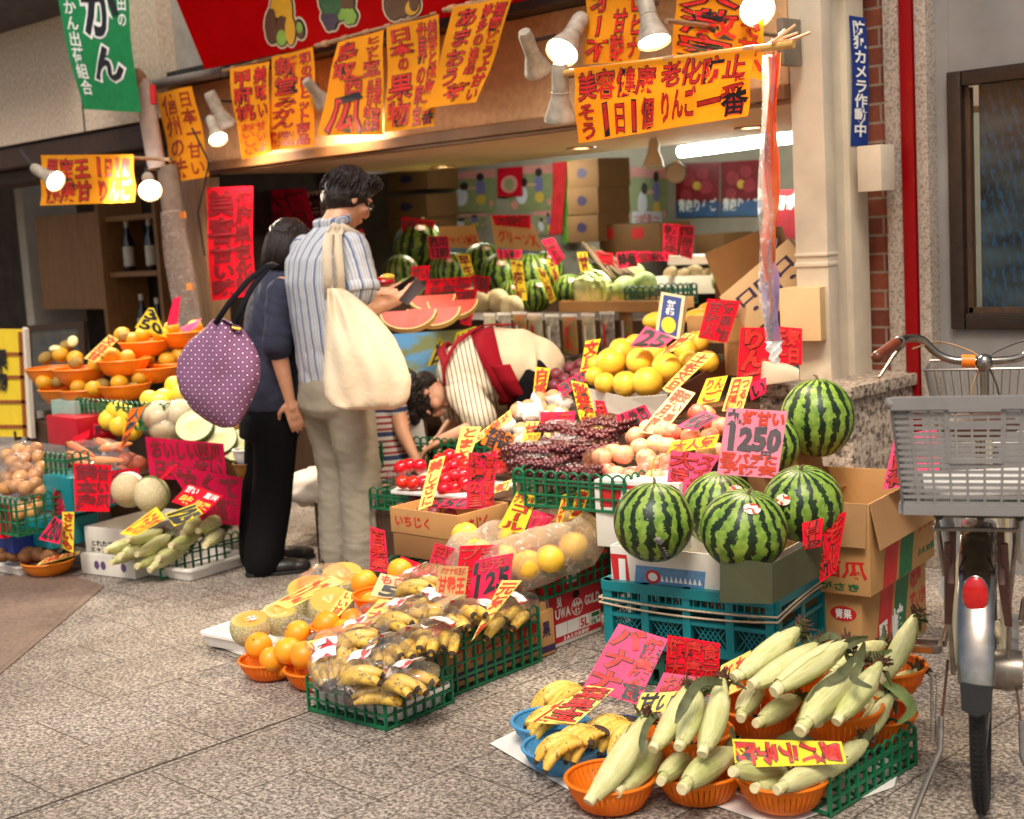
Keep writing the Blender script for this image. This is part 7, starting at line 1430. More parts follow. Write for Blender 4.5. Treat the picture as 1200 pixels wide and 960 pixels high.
lettering('lettering',[(.06,.12,.24,.90,'V:^みかん出荷組合'),(.84,.2,.97,.42,'V:^田の')],gsf_,g_,out=False,bold=.012,wob=.01)
def remesh(mb,voxel,smooth,name,mats,parent,disp=None):
 me=mb.mesh('tmp');ob=bpy.data.objects.new('tmp',me);COL.objects.link(ob)
 r=ob.modifiers.new('r','REMESH');r.mode='VOXEL';r.voxel_size=voxel;r.use_smooth_shade=True
 if smooth:s=ob.modifiers.new('s','SMOOTH');s.iterations=smooth;s.factor=.5
 m2=bpy.data.meshes.new_from_object(ob.evaluated_get(bpy.context.evaluated_depsgraph_get()));bpy.data.objects.remove(ob)
 if disp:
  n=len(m2.vertices);co=np.zeros(n*3);no=np.zeros(n*3);m2.vertices.foreach_get('co',co);m2.vertices.foreach_get('normal',no);co=co.reshape(-1,3);no=no.reshape(-1,3)
  d=np.array([disp(Vector(c),Vector(q))for c,q in zip(co,no)]);m2.vertices.foreach_set('co',(co+no*d[:,None]).ravel())
 m2.polygons.foreach_set('use_smooth',[True]*len(m2.polygons));m2.update();m2.name=name
 return link(name,m2,mats,parent)
def limb(mb,pts,rs,n=14,k=4):
 P=[];R_=[];pts=[Vector(p)for p in pts]
 for i in range(len(pts)-1):
  for j in range(k):f=j/k;P.append(pts[i].lerp(pts[i+1],f));R_.append(rs[i]+(rs[i+1]-rs[i])*f)
 P.append(pts[-1]);R_.append(rs[-1]);mb.tube(P,R_,n)
 for p,r in zip(pts,rs):mb.ell(p,r*.99,12,8)
def torso(mb,rings,n=28,ex=2.3):
 mb.rings([[c+rv*(math.copysign(abs(math.cos(a))**(2/ex),math.cos(a)))+fv*(math.copysign(abs(math.sin(a))**(2/ex),math.sin(a)))for a in[2*math.pi*j/n for j in range(n)]]for c,rv,fv in rings])
def hand(mb,w,d,pn,sc=1,curl=.5,thumb=1):
 """palm from wrist w along d; pn = palm normal (the side fingers curl to)"""
 d=d.normalized();pn=(pn-d*pn.dot(d)).normalized();s=d.cross(pn)
 R=Matrix((s,d,pn)).transposed();mb.ell(w+d*.045*sc,(.040*sc,.052*sc,.017*sc),14,10,R=R)
 limb(mb,[w-d*.02,w+d*.03],[.024*sc,.026*sc],10,2)
 for i,(o,ln)in enumerate(((-.029,.068),(-.0095,.078),(.0105,.073),(.029,.058))):
  p=w+d*(.082*sc)+s*(o*sc);dd=d.copy();P=[p-d*.03*sc];P.append(p)
  for j,f in enumerate((.45,.32,.26)):
   dd=(dd+pn*curl*(.45+.35*j)).normalized();P.append(P[-1]+dd*ln*f*sc)
  limb(mb,P,[.0095*sc,.0095*sc,.0088*sc,.0080*sc,.0068*sc],8,2)
 p=w+d*.022*sc+s*(-.036*thumb*sc);q=p+(d*.6-s*thumb*.75+pn*.25).normalized()*.036*sc;limb(mb,[w+d*.012*sc-s*thumb*.018*sc,p,q,q+(d*.85-s*thumb*.25+pn*.35).normalized()*.03*sc],[.013*sc,.0125*sc,.0105*sc,.0085*sc],8,2)
def headmesh(mb,c,fw,up,sc=1):
 """fw: where the face looks; up: crown"""
 fw=fw.normalized();up=(up-fw*up.dot(fw)).normalized();s=fw.cross(up);R=Matrix((s,fw,up)).transposed();L=lambda x,y,z:c+(s*x+fw*y+up*z)*sc
 mb.ell(L(0,-.012,.025),(.076*sc,.094*sc,.088*sc),20,14,R=R);mb.ell(L(0,.022,-.035),(.060*sc,.066*sc,.082*sc),18,12,R=R);mb.ell(L(0,.058,-.092),(.030*sc,.026*sc,.022*sc),12,8,R=R)
 limb(mb,[L(0,.086,.018),L(0,.104,-.022),L(0,.098,-.032)],[.009*sc,.0135*sc,.014*sc],10,3);mb.ell(L(0,.086,-.062),(.024*sc,.012*sc,.009*sc),12,8,R=R);mb.ell(L(0,.083,-.074),(.020*sc,.012*sc,.008*sc),12,8,R=R)
 for q in(-1,1):
  mb.ell(L(q*.034,.072,.022),(.024*sc,.016*sc,.009*sc),10,8,R=R);mb.ell(L(q*.040,.058,-.028),(.026*sc,.028*sc,.024*sc),10,8,R=R)
  mb.ell(L(q*.078,-.006,-.012),(.008*sc,.020*sc,.032*sc),12,8,R=R@Matrix.Rotation(.25,3,'X'))
 return L,R
def face_parts(par,L,sc=1,glasses=False):
 for q in(-1,1):
  m=MB();m.ell(L(q*.033,.079,.002),(.012*sc,.008*sc,.006*sc),10,8);m.build('eye',MAT('eye_dark',(40,26,20),.2,.1),par)
  m=MB();m.tube([L(q*.016,.092,.022),L(q*.034,.089,.028),L(q*.054,.074,.022)],[.003*sc,.0042*sc,.002*sc],6);m.build('eyebrow',HAIRM,par)
 m=MB();m.tube([L(-.021,.093,-.0675),L(0,.099,-.066),L(.021,.093,-.0675)],[.002*sc,.0036*sc,.002*sc],6);m.build('lips',MAT('lip_tone',(164,92,78),.5,.1),par)
 if glasses:
  m=MB()
  for q in(-1,1):
   m.tube([L(q*(.034+.024*math.cos(a)),.100-.006*math.cos(a),.0+.018*math.sin(a))for a in np.linspace(0,2*math.pi,20)[:-1]],.0013*sc,6,closed=True);m.tube([L(q*.058,.094,.004),L(q*.079,.03,.008),L(q*.083,-.02,.004)],.0016*sc,6)
  m.tube([L(-.010,.106,.004),L(0,.108,.006),L(.010,.106,.004)],.0014*sc,6);m.build('glasses',MAT('wire_glasses',(120,110,100),.25,.1,metal=.9),par)
def mat_skin(nm,c):
 s=NT(nm);co=s.coord('Object');n=s.noise(co,22,4);b=s.noise(co,240,2);c=lin(c);s.base(s.ramp(n,[(.3,tuple(x*k for x,k in zip(c,(.9,.80,.76)))),(.7,c)]));s.b.inputs['Roughness'].default_value=.5;s.b.inputs['Subsurface Weight'].default_value=.12;s.b.inputs['Subsurface Radius'].default_value=(.012,.005,.003);s.b.inputs['Subsurface Scale'].default_value=.4;s.bump(b,.1,.0008);return s.m
SKIN=mat_skin('skin_light_tan',(222,168,132));SKIN2=mat_skin('skin_warm',(214,160,126))
def mat_hair():
 s=NT('black_hair');n=s.noise(s.coord('Object',(90,90,14)),3,4);s.base(s.ramp(n,[(.3,lin((16,12,12))),(.75,lin((52,40,36)))]));s.b.inputs['Roughness'].default_value=.5;s.b.inputs['Specular IOR Level'].default_value=.3;s.bump(n,.7,.004);return s.m
HAIRM=mat_hair()
def hair(par,L,R,shells,locks,seed,sc=1,keep=None):
 """shells: ellipsoids (x,y,z,rx,ry,rz) in head axes; locks: (n, function(rng)->(root,dir list, length))"""
 m=MB();rg=random.Random(seed)
 for x,y,z,a,b,c in shells:m.ell(L(x,y,z),(a*sc,b*sc,c*sc),18,12,R=R)
 o=remesh(m,.006,3,'hair',HAIRM,par,lambda c,n:.004*mnoise.noise(c*60)+.003*mnoise.noise(Vector((c.x*30,c.y*30,c.z*120))))
 m=MB()
 for i in range(locks[0]):
  P=locks[1](rg);r0=rg.uniform(.003,.0062)*sc;m.tube([L(*p)for p in P],[r0*.8,r0,r0*.8,r0*.25][:len(P)],5)
 m.build('hair_lock',HAIRM,par,auto=0)
def wr(amp,fr,z=1.0):return lambda c,n:amp*(mnoise.noise(Vector((c.x*fr,c.y*fr,c.z*fr*z)))+.5*mnoise.noise(Vector((c.x*fr*2.3,c.y*fr*2.3,c.z*fr*z*2.3+7))))
def mat_stripe(name,base,cols,freq,axis,width=.3,rough=.8,lo=.45):
 """woven stripes: axis is a direction in object space"""
 s=NT(name);tc=s.n('ShaderNodeTexCoord');d=s.n('ShaderNodeVectorMath',operation='DOT_PRODUCT');s.l(tc.outputs['Object'],d.inputs[0]);d.inputs[1].default_value=axis
 x=s.math('MULTIPLY',d.outputs['Value'],freq);fr=s.math('FRACT',x);fr2=s.math('FRACT',s.math('MULTIPLY',x,.25))
 k=s.ramp(fr,[(0,(1,1,1)),(width,(1,1,1)),(width+.06,(0,0,0)),(.94,(0,0,0))]);c=s.mix(k,lin(base),lin(cols[0]))
 if len(cols)>1:c=s.mix(s.ramp(fr2,[(0,(1,1,1)),(.18,(1,1,1)),(.22,(0,0,0))]),c,lin(cols[1]))
 n=s.noise(tc.outputs['Object'],160,2);c=s.mix(1,c,s.ramp(n,[(.3,(.86,.86,.86)),(.7,(1,1,1))]),'MULTIPLY');s.base(c);s.b.inputs['Roughness'].default_value=rough;s.bump(s.noise(tc.outputs['Object'],26,4),.35,.006);return s.m
def fabric(name,c,fine=220,v=.12,big=.3):
 if name in MATS:return MATS[name]
 s=NT(name);co=s.coord('Object');n=s.noise(co,fine,2);b=s.noise(co,18,4,.6,.8);c=lin(c);s.base(s.ramp(n,[(.3,tuple(x*(1-v)for x in c)),(.7,c)]));s.b.inputs['Roughness'].default_value=.85;s.b.inputs['Specular IOR Level'].default_value=.2;s.bump(b,big,.008);MATS[name]=s.m;return s.m
SHOE=MAT('black_shoe_leather',(34,30,28),.45,.2,20)
def shoe(par,heel,dirv,mat=SHOE,sc=1,sole=None):
 d=Vector(dirv).normalized();s=d.cross(UP);R=Matrix((s,d,UP)).transposed();m=MB();Lf=lambda x,y,z:heel+s*x*sc+d*y*sc+UP*z*sc
 m.ell(Lf(0,.05,.045),(.038*sc,.07*sc,.045*sc),14,10,R=R);m.ell(Lf(0,.14,.032),(.046*sc,.09*sc,.034*sc),14,10,R=R);m.ell(Lf(0,.20,.028),(.042*sc,.055*sc,.028*sc),14,10,R=R);m.ell(Lf(0,.03,.075),(.036*sc,.045*sc,.03*sc),12,8,R=R)
 m.v=[(p[0],p[1],max(p[2],.008))for p in m.v];o=remesh(m,.006,3,'shoe',mat,par)
 m=MB();pr_=[(-.034,-.012),(-.042,.06),(-.046,.15),(-.040,.22),(-.018,.255),(.018,.255),(.040,.22),(.046,.15),(.042,.06),(.034,-.012),(.015,-.028),(-.015,-.028)]
 m.slab([Lf(x,y,.002)for x,y in pr_],UP,.014*sc);m.build('sole',MAT('dark_rubber_sole',(26,24,23),.7,.2),o,bevel=.003)
 m=MB()
 for i in range(4):m.tube([Lf(-.022,.09+.022*i,.072-.006*i),Lf(0,.095+.022*i,.078-.006*i),Lf(.022,.09+.022*i,.072-.006*i)],.0028*sc,6)
 m.build('lace',MAT('dark_lace',(20,18,18),.8,.2),o)
mB=Vector((-4.63,3.63,0));mr=Vector((.987,-.13,0)).normalized();mf=Vector((.13,.987,0)).normalized();ML=lambda a,b,c:mB+mr*a+mf*b+UP*c
man=thing('person','dark haired man in blue striped shirt and grey trousers looking down at a phone','person',(0,0,0))
m=MB();torso(m,[(ML(0,b,z),mr*w,mf*d)for z,w,d,b in((.84,.15,.10,0),(1.0,.145,.095,0),(1.2,.16,.10,-.01),(1.34,.17,.09,-.01),(1.41,.12,.07,.01),(1.45,.062,.06,.025))])
hc=ML(0,.125,1.575);hf=(mf*.80+mr*.10-UP*.52);hu=(UP*.85+mf*.5);HL,HR=headmesh(m,hc,hf,hu,1.0);limb(m,[ML(0,.02,1.42),ML(0,.075,1.50)],[.062,.056])
rs,re,rw=ML(.185,.0,1.375),ML(.235,-.01,1.115),ML(.115,.235,1.135);ls,le,lw=ML(-.185,.02,1.375),ML(-.20,.10,1.12),ML(-.06,.285,1.165)
limb(m,[rs,re],[.052,.043]);limb(m,[re,re.lerp(rw,.3),rw],[.043,.043,.027]);limb(m,[ls,le],[.052,.043]);limb(m,[le,le.lerp(lw,.3),lw],[.043,.043,.027])
hand(m,rw,ML(.06,.34,1.145)-rw,UP*.8-mr*.6,1,.55,-1);hand(m,lw,ML(.03,.36,1.165)-lw,UP*.9+mr*.3,1,.5,1)
for sgn,hx,kx,ax in((1,.09,.10,.095),(-1,-.09,-.09,-.095)):limb(m,[ML(hx,0,.86),ML(kx,.03,.47),ML(ax,0,.07)],[.085,.055,.04]);limb(m,[ML(ax,0,.06),ML(ax,.10,.035)],[.035,.028])
remesh(m,.0048,2,'body',SKIN,man);face_parts(man,HL,1.0,True)
def lk(rg):
 a=rg.uniform(0,6.28);e=rg.uniform(-.15,1.45);x,y,z=math.cos(a)*math.cos(e),math.sin(a)*math.cos(e),math.sin(e)
 if y>.3 and z<.62:z=rg.uniform(.62,.9)
 p=(x*.086,-.012+y*.104,.025+z*.100);out=rg.uniform(.002,.011);dn=rg.uniform(.02,.05)*(.55 if y>.3 else 1)
 q=(p[0]*1.05,p[1]+.02*max(y,0),p[2]+.004);r_=(x*(.088+out),-.012+y*(.106+out)+(.0 if y>0 else-.003),p[2]-dn*.6);return[p,q,r_,(r_[0]*1.0,r_[1],r_[2]-dn*.5)]
hair(man,HL,HR,[(0,-.016,.034,.086,.104,.094),(0,-.05,-.03,.072,.058,.062),(0,.045,.078,.066,.056,.036),(-.05,-.02,.0,.04,.06,.06),(.05,-.02,.0,.04,.06,.06)],(420,lk),3)
SHIRT=mat_stripe('blue_striped_shirt',(200,199,196),[(160,168,184),(104,116,148)],84,tuple(mr),.34)
m=MB();torso(m,[(ML(0,b,z),mr*w,mf*d)for z,w,d,b in((.775,.180,.130,.0),(.86,.182,.132,0),(1.0,.182,.130,-.012),(1.12,.19,.130,-.02),(1.24,.202,.130,-.025),(1.33,.205,.120,-.02),(1.385,.175,.098,-.005),(1.425,.11,.080,.012),(1.455,.070,.068,.03),(1.475,.066,.064,.038))])
SLV=mat_stripe('striped_sleeve',(200,199,196),[(160,168,184),(104,116,148)],84,tuple(mf),.34)
for P in([ML(.15,0,1.36),ML(.19,0,1.355),ML(.220,-.004,1.27),ML(.237,-.008,1.212)],[ML(-.15,0,1.36),ML(-.19,.02,1.355),ML(-.203,.045,1.27),ML(-.207,.058,1.212)]):
 q_=MB();limb(q_,P,[.066,.080,.082,.084]);remesh(q_,.008,4,'sleeve',SLV,man,wr(.006,14))
so_=remesh(m,.009,4,'shirt',SHIRT,man,lambda c,n:.006*mnoise.noise(Vector((c.x*9,c.y*9,c.z*4)))+.008*abs(mnoise.noise(Vector(((c.x-c.y)*14,c.z*4,c.z*9+c.x*6))))*(1.4-c.z*.5))
m=MB();cpts=[ML(.072*math.cos(a),.038+.070*math.sin(a),1.478+.012*math.sin(a))for a in np.linspace(0,2*math.pi,28)[:-1]];m.tube(cpts,.010,8,closed=True,flat=2.0);m.build('collar',SHIRT,so_)
for q,c0,ax in((1,ML(.237,-.008,1.209),re-rs),(-1,ML(-.207,.058,1.209),le-ls)):
 x,y=frame_of(ax.normalized());m=MB();m.tube([c0+(x*math.cos(a)+y*math.sin(a))*.083 for a in np.linspace(0,2*math.pi,26)[:-1]],.008,8,closed=True,flat=2.6);m.build('cuff',SLV,so_)
TROU=fabric('grey_beige_chino',(150,140,122),260)
m=MB();torso(m,[(ML(0,b,z),mr*w,mf*d)for z,w,d,b in((.90,.165,.115,0),(.80,.178,.13,-.01),(.72,.182,.135,-.015),(.68,.16,.12,-.01))])
for sgn in(1,-1):limb(m,[ML(sgn*.085,-.01,.76),ML(sgn*.092,.01,.60),ML(sgn*.095,.03,.45),ML(sgn*.095,.015,.24),ML(sgn*.097,.005,.035)],[.108,.098,.086,.082,.080])
remesh(m,.009,4,'trousers',TROU,man,lambda c,n:.006*mnoise.noise(Vector((c.x*8,c.y*8,c.z*14)))+.007*abs(mnoise.noise(Vector((c.x*14+c.z*16,c.y*14,c.z*26))))*max(.3,1-abs(c.z-.40)*2.0)+.006*abs(mnoise.noise(Vector((c.x*10+c.z*14,c.y*10,c.z*44))))*(1 if c.z<.2 else .15))
for sgn in(1,-1):shoe(man,ML(sgn*.097,-.06,0),mf+mr*.15*sgn)
tb=thing('tote_bag','cream canvas tote bag hanging from the shoulder of the man','bag',D(430,420,5.5));CANV=fabric('cream_canvas',(214,197,170),300,.07,.5)
ys=[338,350,370,395,420,445,465,476,480];xl=[384,383,382,381,380,379,381,388,400];xr=[404,420,442,462,474,482,480,474,462]
def bagpt(u,v,side):
 y=np.interp(v,[0,1],[338,480]);a,b=np.interp(y,ys,xl),np.interp(y,ys,xr);x=a+(b-a)*u;th=.060*math.sqrt(max(0,1-(2*u-1)**2))*math.sqrt(max(0,1-(2*v-.96)**2*.9))+.004
 f=.014*math.sin(u*15+v*5)*(1-v)**1.1+.006*math.sin(u*23-v*7)*(1-v*.5)+.012*mnoise.noise(Vector((u*4,v*3,side)))+.004*math.sin((u-.5)*9*(1+v))*(1-v);return D(x,y,5.50+.10*(u-.5))-FWD*(side*th+f*.9)-tb.location
m=MB();n1,n2=26,26;vs=[]
for sd in(1,-1):vs+=[bagpt(i/n1,j/n2,sd)for j in range(n2+1)for i in range(n1+1)]
k=(n1+1)*(n2+1);q=lambda i,j:j*(n1+1)+i;fs=[(q(i,j),q(i,j+1),q(i+1,j+1),q(i+1,j))for j in range(n2)for i in range(n1)];fs+=[tuple(x+k for x in f[::-1])for f in fs]
per=[q(i,0)for i in range(n1+1)]+[q(n1,j)for j in range(1,n2+1)]+[q(i,n2)for i in range(n1-1,-1,-1)]+[q(0,j)for j in range(n2-1,0,-1)];fs+=[(per[i],per[(i+1)%len(per)],per[(i+1)%len(per)]+k,per[i]+k)for i in range(len(per))]
m.add(vs,fs);m.build('pouch',CANV,tb,auto=0)
for xs,dd in(([386,384,383,385,392],0),([400,398,396,395,402],.03)):
 P=[D(x,y,d+dd)for x,y,d in zip(xs,(352,320,296,276,266),(5.50,5.47,5.46,5.50,5.62))]+[ML(.13,.10,1.40)];m=MB();leaf_strip(m,[p-tb.location for p in P],[.019]*6,Vector((.7,-.7,.2)),t=.002);m.build('strap',CANV,tb,auto=0)
ph=thing('phone','black smartphone held by the man in the striped shirt','phone',ML(.0,.36,1.185));m=MB();m.box((0,0,0),(.075,.15,.009));o=m.build('case',MAT('black_phone',(14,14,16),.2,.1),ph,bevel=.003);ph.rotation_euler=(.5,.2,-.4);m=MB();m.box((0,0,.0052),(.068,.14,.001));m.build('screen',MAT('phone_glass',(10,12,18),.08,.1),ph,smooth=False)
wl=thing('wallet','dark brown open wallet case held out beyond the phone','wallet',D(482,341,5.55));P=[D(467,352,5.55),D(478,358,5.5),D(498,336,5.58),D(488,325,5.62)];m=MB();m.slab([p-wl.location for p in P],FWD,.012);m.build('cover',MAT('dark_brown_leather',(44,30,26),.5,.15),wl,bevel=.003)
hp=thing('fruit_pack','small red wrapped fruit pack with gold top held behind the hands','packet',D(448,330,5.75));m=MB();m.ell((0,0,0),(.06,.05,.022),16,10);m.build('wrap',MAT('red_foil',(170,10,26),.25,.2,20),hp);m=MB();m.ell((.035,0,.018),(.03,.03,.015),12,8);m.build('gold_top',MAT('gold_foil',(214,170,60),.3,.2,60),hp)
wB=G(305,668);wf=Vector((.35,.93,0)).normalized();wr_=Vector((.93,-.35,0)).normalized();WL=lambda a,b,c:wB+wr_*a+wf*b+UP*c
wom=thing('person','woman with bobbed black hair in navy T-shirt and black trousers turned to the shop','person',(0,0,0));zz=lambda z:.115*z/.78 if z<.78 else .115+(z-.78)*.125
m=MB();torso(m,[(WL(0,zz(z),z),wr_*w,wf*d)for z,w,d in((.72,.14,.09),(.9,.125,.085),(1.10,.145,.095),(1.23,.14,.075),(1.29,.06,.055))])
hc=WL(0,.245,1.385);HL,HR=headmesh(m,hc,wf*.8+wr_*(-.35)-UP*.35,UP+wf*.25,.95);limb(m,[WL(0,.17,1.26),WL(0,.215,1.33)],[.05,.047])
rs,re,rw=WL(.15,.155,1.22),WL(.20,.10,.97),WL(.205,.135,.745);ls,le,lw=WL(-.15,.18,1.22),WL(-.17,.24,.96),WL(-.13,.42,.98)
limb(m,[rs,re],[.045,.037]);limb(m,[re,re.lerp(rw,.3),rw],[.037,.036,.023]);limb(m,[ls,le],[.045,.037]);limb(m,[le,lw],[.036,.024])
hand(m,rw,Vector((0,0,-1))+wf*.22,-wr_*.9+wf*.3,.92,.35,1);hand(m,lw,wf,UP,.9,.5,-1)
for sgn in(1,-1):limb(m,[WL(sgn*.08,.11,.72),WL(sgn*.08,.07,.42),WL(sgn*.085,-.01+.03*(sgn<0),.07)],[.08,.05,.036]);limb(m,[WL(sgn*.085,0,.06),WL(sgn*.085,.09,.035)],[.033,.026])
remesh(m,.0048,2,'body',SKIN2,wom);face_parts(wom,HL,.95)
def lk2(rg):
 a=rg.uniform(0,6.28);x,y=math.cos(a),math.sin(a)
 if y>.55:a=rg.uniform(.75,5.6)*1.0;x,y=math.cos(a+1.57),math.sin(a+1.57)
 e=rg.uniform(.2,1.3);L0=rg.uniform(.06,.125);return[(x*.086*math.cos(e),-.012+y*.100*math.cos(e),.03+.096*math.sin(e)),(x*.094,-.012+y*.108,.01),(x*.093,-.014+y*.106,-.05),(x*.085,-.014+y*.098,-.05-L0*.7)]
hair(wom,HL,HR,[(0,-.016,.034,.088,.104,.094),(0,-.05,-.05,.078,.062,.09),(-.06,-.005,-.03,.032,.07,.085),(.06,-.02,-.03,.032,.06,.085),(0,.05,.075,.066,.05,.035)],(420,lk2),9,.95)
NAVY=fabric('navy_jersey',(54,56,72),300,.1,.4);BLK=fabric('black_trouser_cloth',(11,9,11),280,.15,.3)
m=MB();torso(m,[(WL(0,zz(z),z),wr_*w,wf*d)for z,w,d in((.70,.165,.118),(.80,.165,.122),(.95,.162,.12),(1.10,.17,.12),(1.20,.165,.10),(1.265,.11,.075),(1.29,.075,.065))])
limb(m,[WL(.12,.16,1.21),WL(.155,.15,1.20),WL(.188,.115,1.06),WL(.20,.10,.98)],[.055,.060,.060,.064]);limb(m,[WL(-.12,.18,1.21),WL(-.155,.19,1.20),WL(-.165,.22,1.02)],[.06,.068,.072])
remesh(m,.009,4,'shirt',NAVY,wom,lambda c,n:.008*mnoise.noise(Vector((c.x*10,c.y*10,c.z*5)))+.010*abs(mnoise.noise(Vector((c.x*14+c.z*12,c.y*14,c.z*16)))))
m=MB();torso(m,[(WL(0,zz(z),z),wr_*w,wf*d)for z,w,d in((.76,.145,.10),(.66,.165,.128),(.58,.16,.125))])
for sgn in(1,-1):limb(m,[WL(sgn*.075,.10,.64),WL(sgn*.078,.075,.42),WL(sgn*.08,.03,.2),WL(sgn*.085,-.005+.03*(sgn<0),.055)],[.10,.088,.086,.090])
remesh(m,.009,4,'trousers',BLK,wom,lambda c,n:.006*mnoise.noise(Vector((c.x*9,c.y*9,c.z*9))))
shoe(wom,WL(.09,-.06,0),wf*.97+wr_*.25,sc=1.0);shoe(wom,WL(-.09,.02,0),wf)
for sgn in(1,-1):m=MB();m.tube([WL(sgn*.087,.0,.05),WL(sgn*.087,.005,.12)],.045,12);m.build('sock',fabric('navy_sock',(24,24,36)),wom)
pb_=thing('shoulder_bag','purple patterned cloth shoulder bag with black strap on the woman','bag',D(258,440,5.55))
def mat_dots():
 s=NT('purple_dotted_cloth');tc=s.n('ShaderNodeTexCoord');d1=s.n('ShaderNodeVectorMath',operation='DOT_PRODUCT');d2=s.n('ShaderNodeVectorMath',operation='DOT_PRODUCT');s.l(tc.outputs['Object'],d1.inputs[0]);s.l(tc.outputs['Object'],d2.inputs[0])
 a=(RIGHT+UP)*.707;b=(RIGHT-UP)*.707;d1.inputs[1].default_value=a;d2.inputs[1].default_value=b
 fx=s.math('SUBTRACT',s.math('FRACT',s.math('MULTIPLY',d1.outputs['Value'],42)),.5);fy=s.math('SUBTRACT',s.math('FRACT',s.math('MULTIPLY',d2.outputs['Value'],42)),.5)
 r=s.math('SQRT',s.math('ADD',s.math('MULTIPLY',fx,fx),s.math('MULTIPLY',fy,fy)));e=s.math('MAXIMUM',s.math('ABSOLUTE',fx),s.math('ABSOLUTE',fy))
 c=s.ramp(r,[(0,lin((236,214,226))),(.13,lin((236,214,226))),(.17,lin((92,40,84))),(.26,lin((92,40,84))),(.32,lin((126,78,112)))]);g=s.mix(s.ramp(e,[(.40,(0,0,0)),(.45,(1,1,1))]),c,lin((138,94,126)));s.base(g);s.b.inputs['Roughness'].default_value=.8;s.bump(s.noise(tc.outputs['Object'],20,4,.6,.7),.4,.01);return s.m
ys2=[374,384,400,420,440,460,480,494,500];xl2=[250,241,221,209,207,211,225,244,258];xr2=[262,284,296,305,306,300,290,282,274]
def bag2(u,v,side):
 y=np.interp(v,[0,1],[374,500]);a,b=np.interp(y,ys2,xl2),np.interp(y,ys2,xr2);x=a+(b-a)*u;th=.10*math.sqrt(max(0,1-(2*u-1)**2))*math.sqrt(max(0,1-(2*v-1.02)**2*.92))+.004
 f=.020*math.sin(u*13+v*4)*(1-v)**1.5+.010*math.sin(u*7-v*9)*(1-v)+.014*mnoise.noise(Vector((u*4,v*4,side+3)))*(1.2-v);return D(x,y,5.62-.12*(u-.5))-FWD*(side*th+f)-pb_.location
m=MB();vs=[]
for sd in(1,-1):vs+=[bag2(i/n1,j/n2,sd)for j in range(n2+1)for i in range(n1+1)]
m.add(vs,fs);m.build('pouch',mat_dots(),pb_,auto=0)
BSTR=fabric('black_webbing',(22,22,28));
for P in([D(252,380,5.56),D(268,356,5.56),D(290,330,5.55),D(312,312,5.58),D(322,308,5.70)],[D(272,388,5.55),D(282,362,5.55),D(296,336,5.55),D(314,314,5.58),D(324,309,5.7)]):m=MB();leaf_strip(m,[p-pb_.location for p in P],[.011]*5,Vector((.7,-.7,.2)),t=.002);m.build('strap',BSTR,pb_,auto=0)
m=MB();m.tube([D(272,384,5.53)-pb_.location,D(282,386,5.53)-pb_.location],.007,8);m.build('buckle',MAT('brass_ring',(210,160,60),.3,.1,metal=.8),pb_)
wk=thing('person','shop worker in striped top and red apron bending low over the goods','person',(0,0,0));dW=6.55
ax=[(628,432),(606,430),(580,432),(555,438),(534,447),(522,455)];hw=[38,45,46,44,38,24];pxm=FPX/dW
Q=[D(x,y,dW)for x,y in ax]
def TS(t,a,e=0):
 f=t*(len(Q)-1);i=min(int(f),len(Q)-2);g=f-i;c=Q[i].lerp(Q[i+1],g);d=(Q[min(i+2,len(Q)-1)]-Q[max(i-1,0)]).normalized();x=FWD;y=x.cross(d).normalized();y=y if y.z>0 else-y;r=np.interp(f,range(len(hw)),hw)/pxm
 return c+y*((r+e)*math.cos(a))+x*((.185*np.interp(t,[0,.5,.85,1],[1,.95,1,.6])+e)*math.sin(a))
m=MB();m.rings([[TS(t,a,-.03)for a in np.linspace(0,2*math.pi,25)[:-1]]for t in np.linspace(0,1,12)])
hcW=D(499,466,dW-.06);LF=-RIGHT;hfW=(UP*-.75+RIGHT*.45-FWD*.25).normalized();huW=(LF*.75-UP*.5).normalized();HL,HR=headmesh(m,hcW,hfW,huW,1.0);limb(m,[D(528,452,dW),D(508,460,dW-.03)],[.058,.05])
sA,eA,wA=D(545,462,dW-.20),D(560,500,dW-.32),D(520,515,dW-.30);limb(m,[sA,eA,wA],[.05,.04,.026]);hand(m,wA,D(505,524,dW-.28)-wA,Vector((0,0,-1)),1,.5,1)
sB,eB,wB_=D(530,470,dW+.14),D(534,492,dW+.10),D(516,514,dW+.02);limb(m,[sB,eB,wB_],[.05,.04,.026]);hand(m,wB_,D(506,522,dW)-wB_,Vector((0,0,-1)),1,.5,-1)
for q in(-.09,.09):b_=D(622,440,dW+q);limb(m,[b_,Vector((b_.x-.05,b_.y-.02,.46)),Vector((b_.x+.02,b_.y+.02,.06))],[.09,.06,.04])
remesh(m,.0055,2,'body',SKIN2,wk);face_parts(wk,HL,1.0)
def lk3(rg):
 a=rg.uniform(0,6.28);e=rg.uniform(-.3,1.4);x,y,z=math.cos(a)*math.cos(e),math.sin(a)*math.cos(e),math.sin(e)
 if y>.4 and z<.3:y=-y
 return[(x*.088,-.012+y*.104,.025+z*.1),(x*.092,-.014+y*.108,.02+z*.08),(x*.09,-.03+y*.1,z*.06-.01),(x*.07,-.06+y*.06,z*.03-.02)]
hair(wk,HL,HR,[(0,-.016,.034,.088,.106,.094),(0,-.06,-.02,.076,.06,.07),(0,-.13,.02,.04,.045,.04),(0,.04,.09,.07,.05,.04)],(300,lk3),12)
m=MB();m.tube([HL(.036*math.cos(a),-.112+.01*math.cos(3*a),.02+.036*math.sin(a))for a in np.linspace(0,6.28,20)[:-1]],.017,8,closed=True);m.build('hair_band',MAT('blue_white_scrunchie',(30,40,110),.7,0,60,col2=(220,220,230),ramp=(.48,.52)),wk)
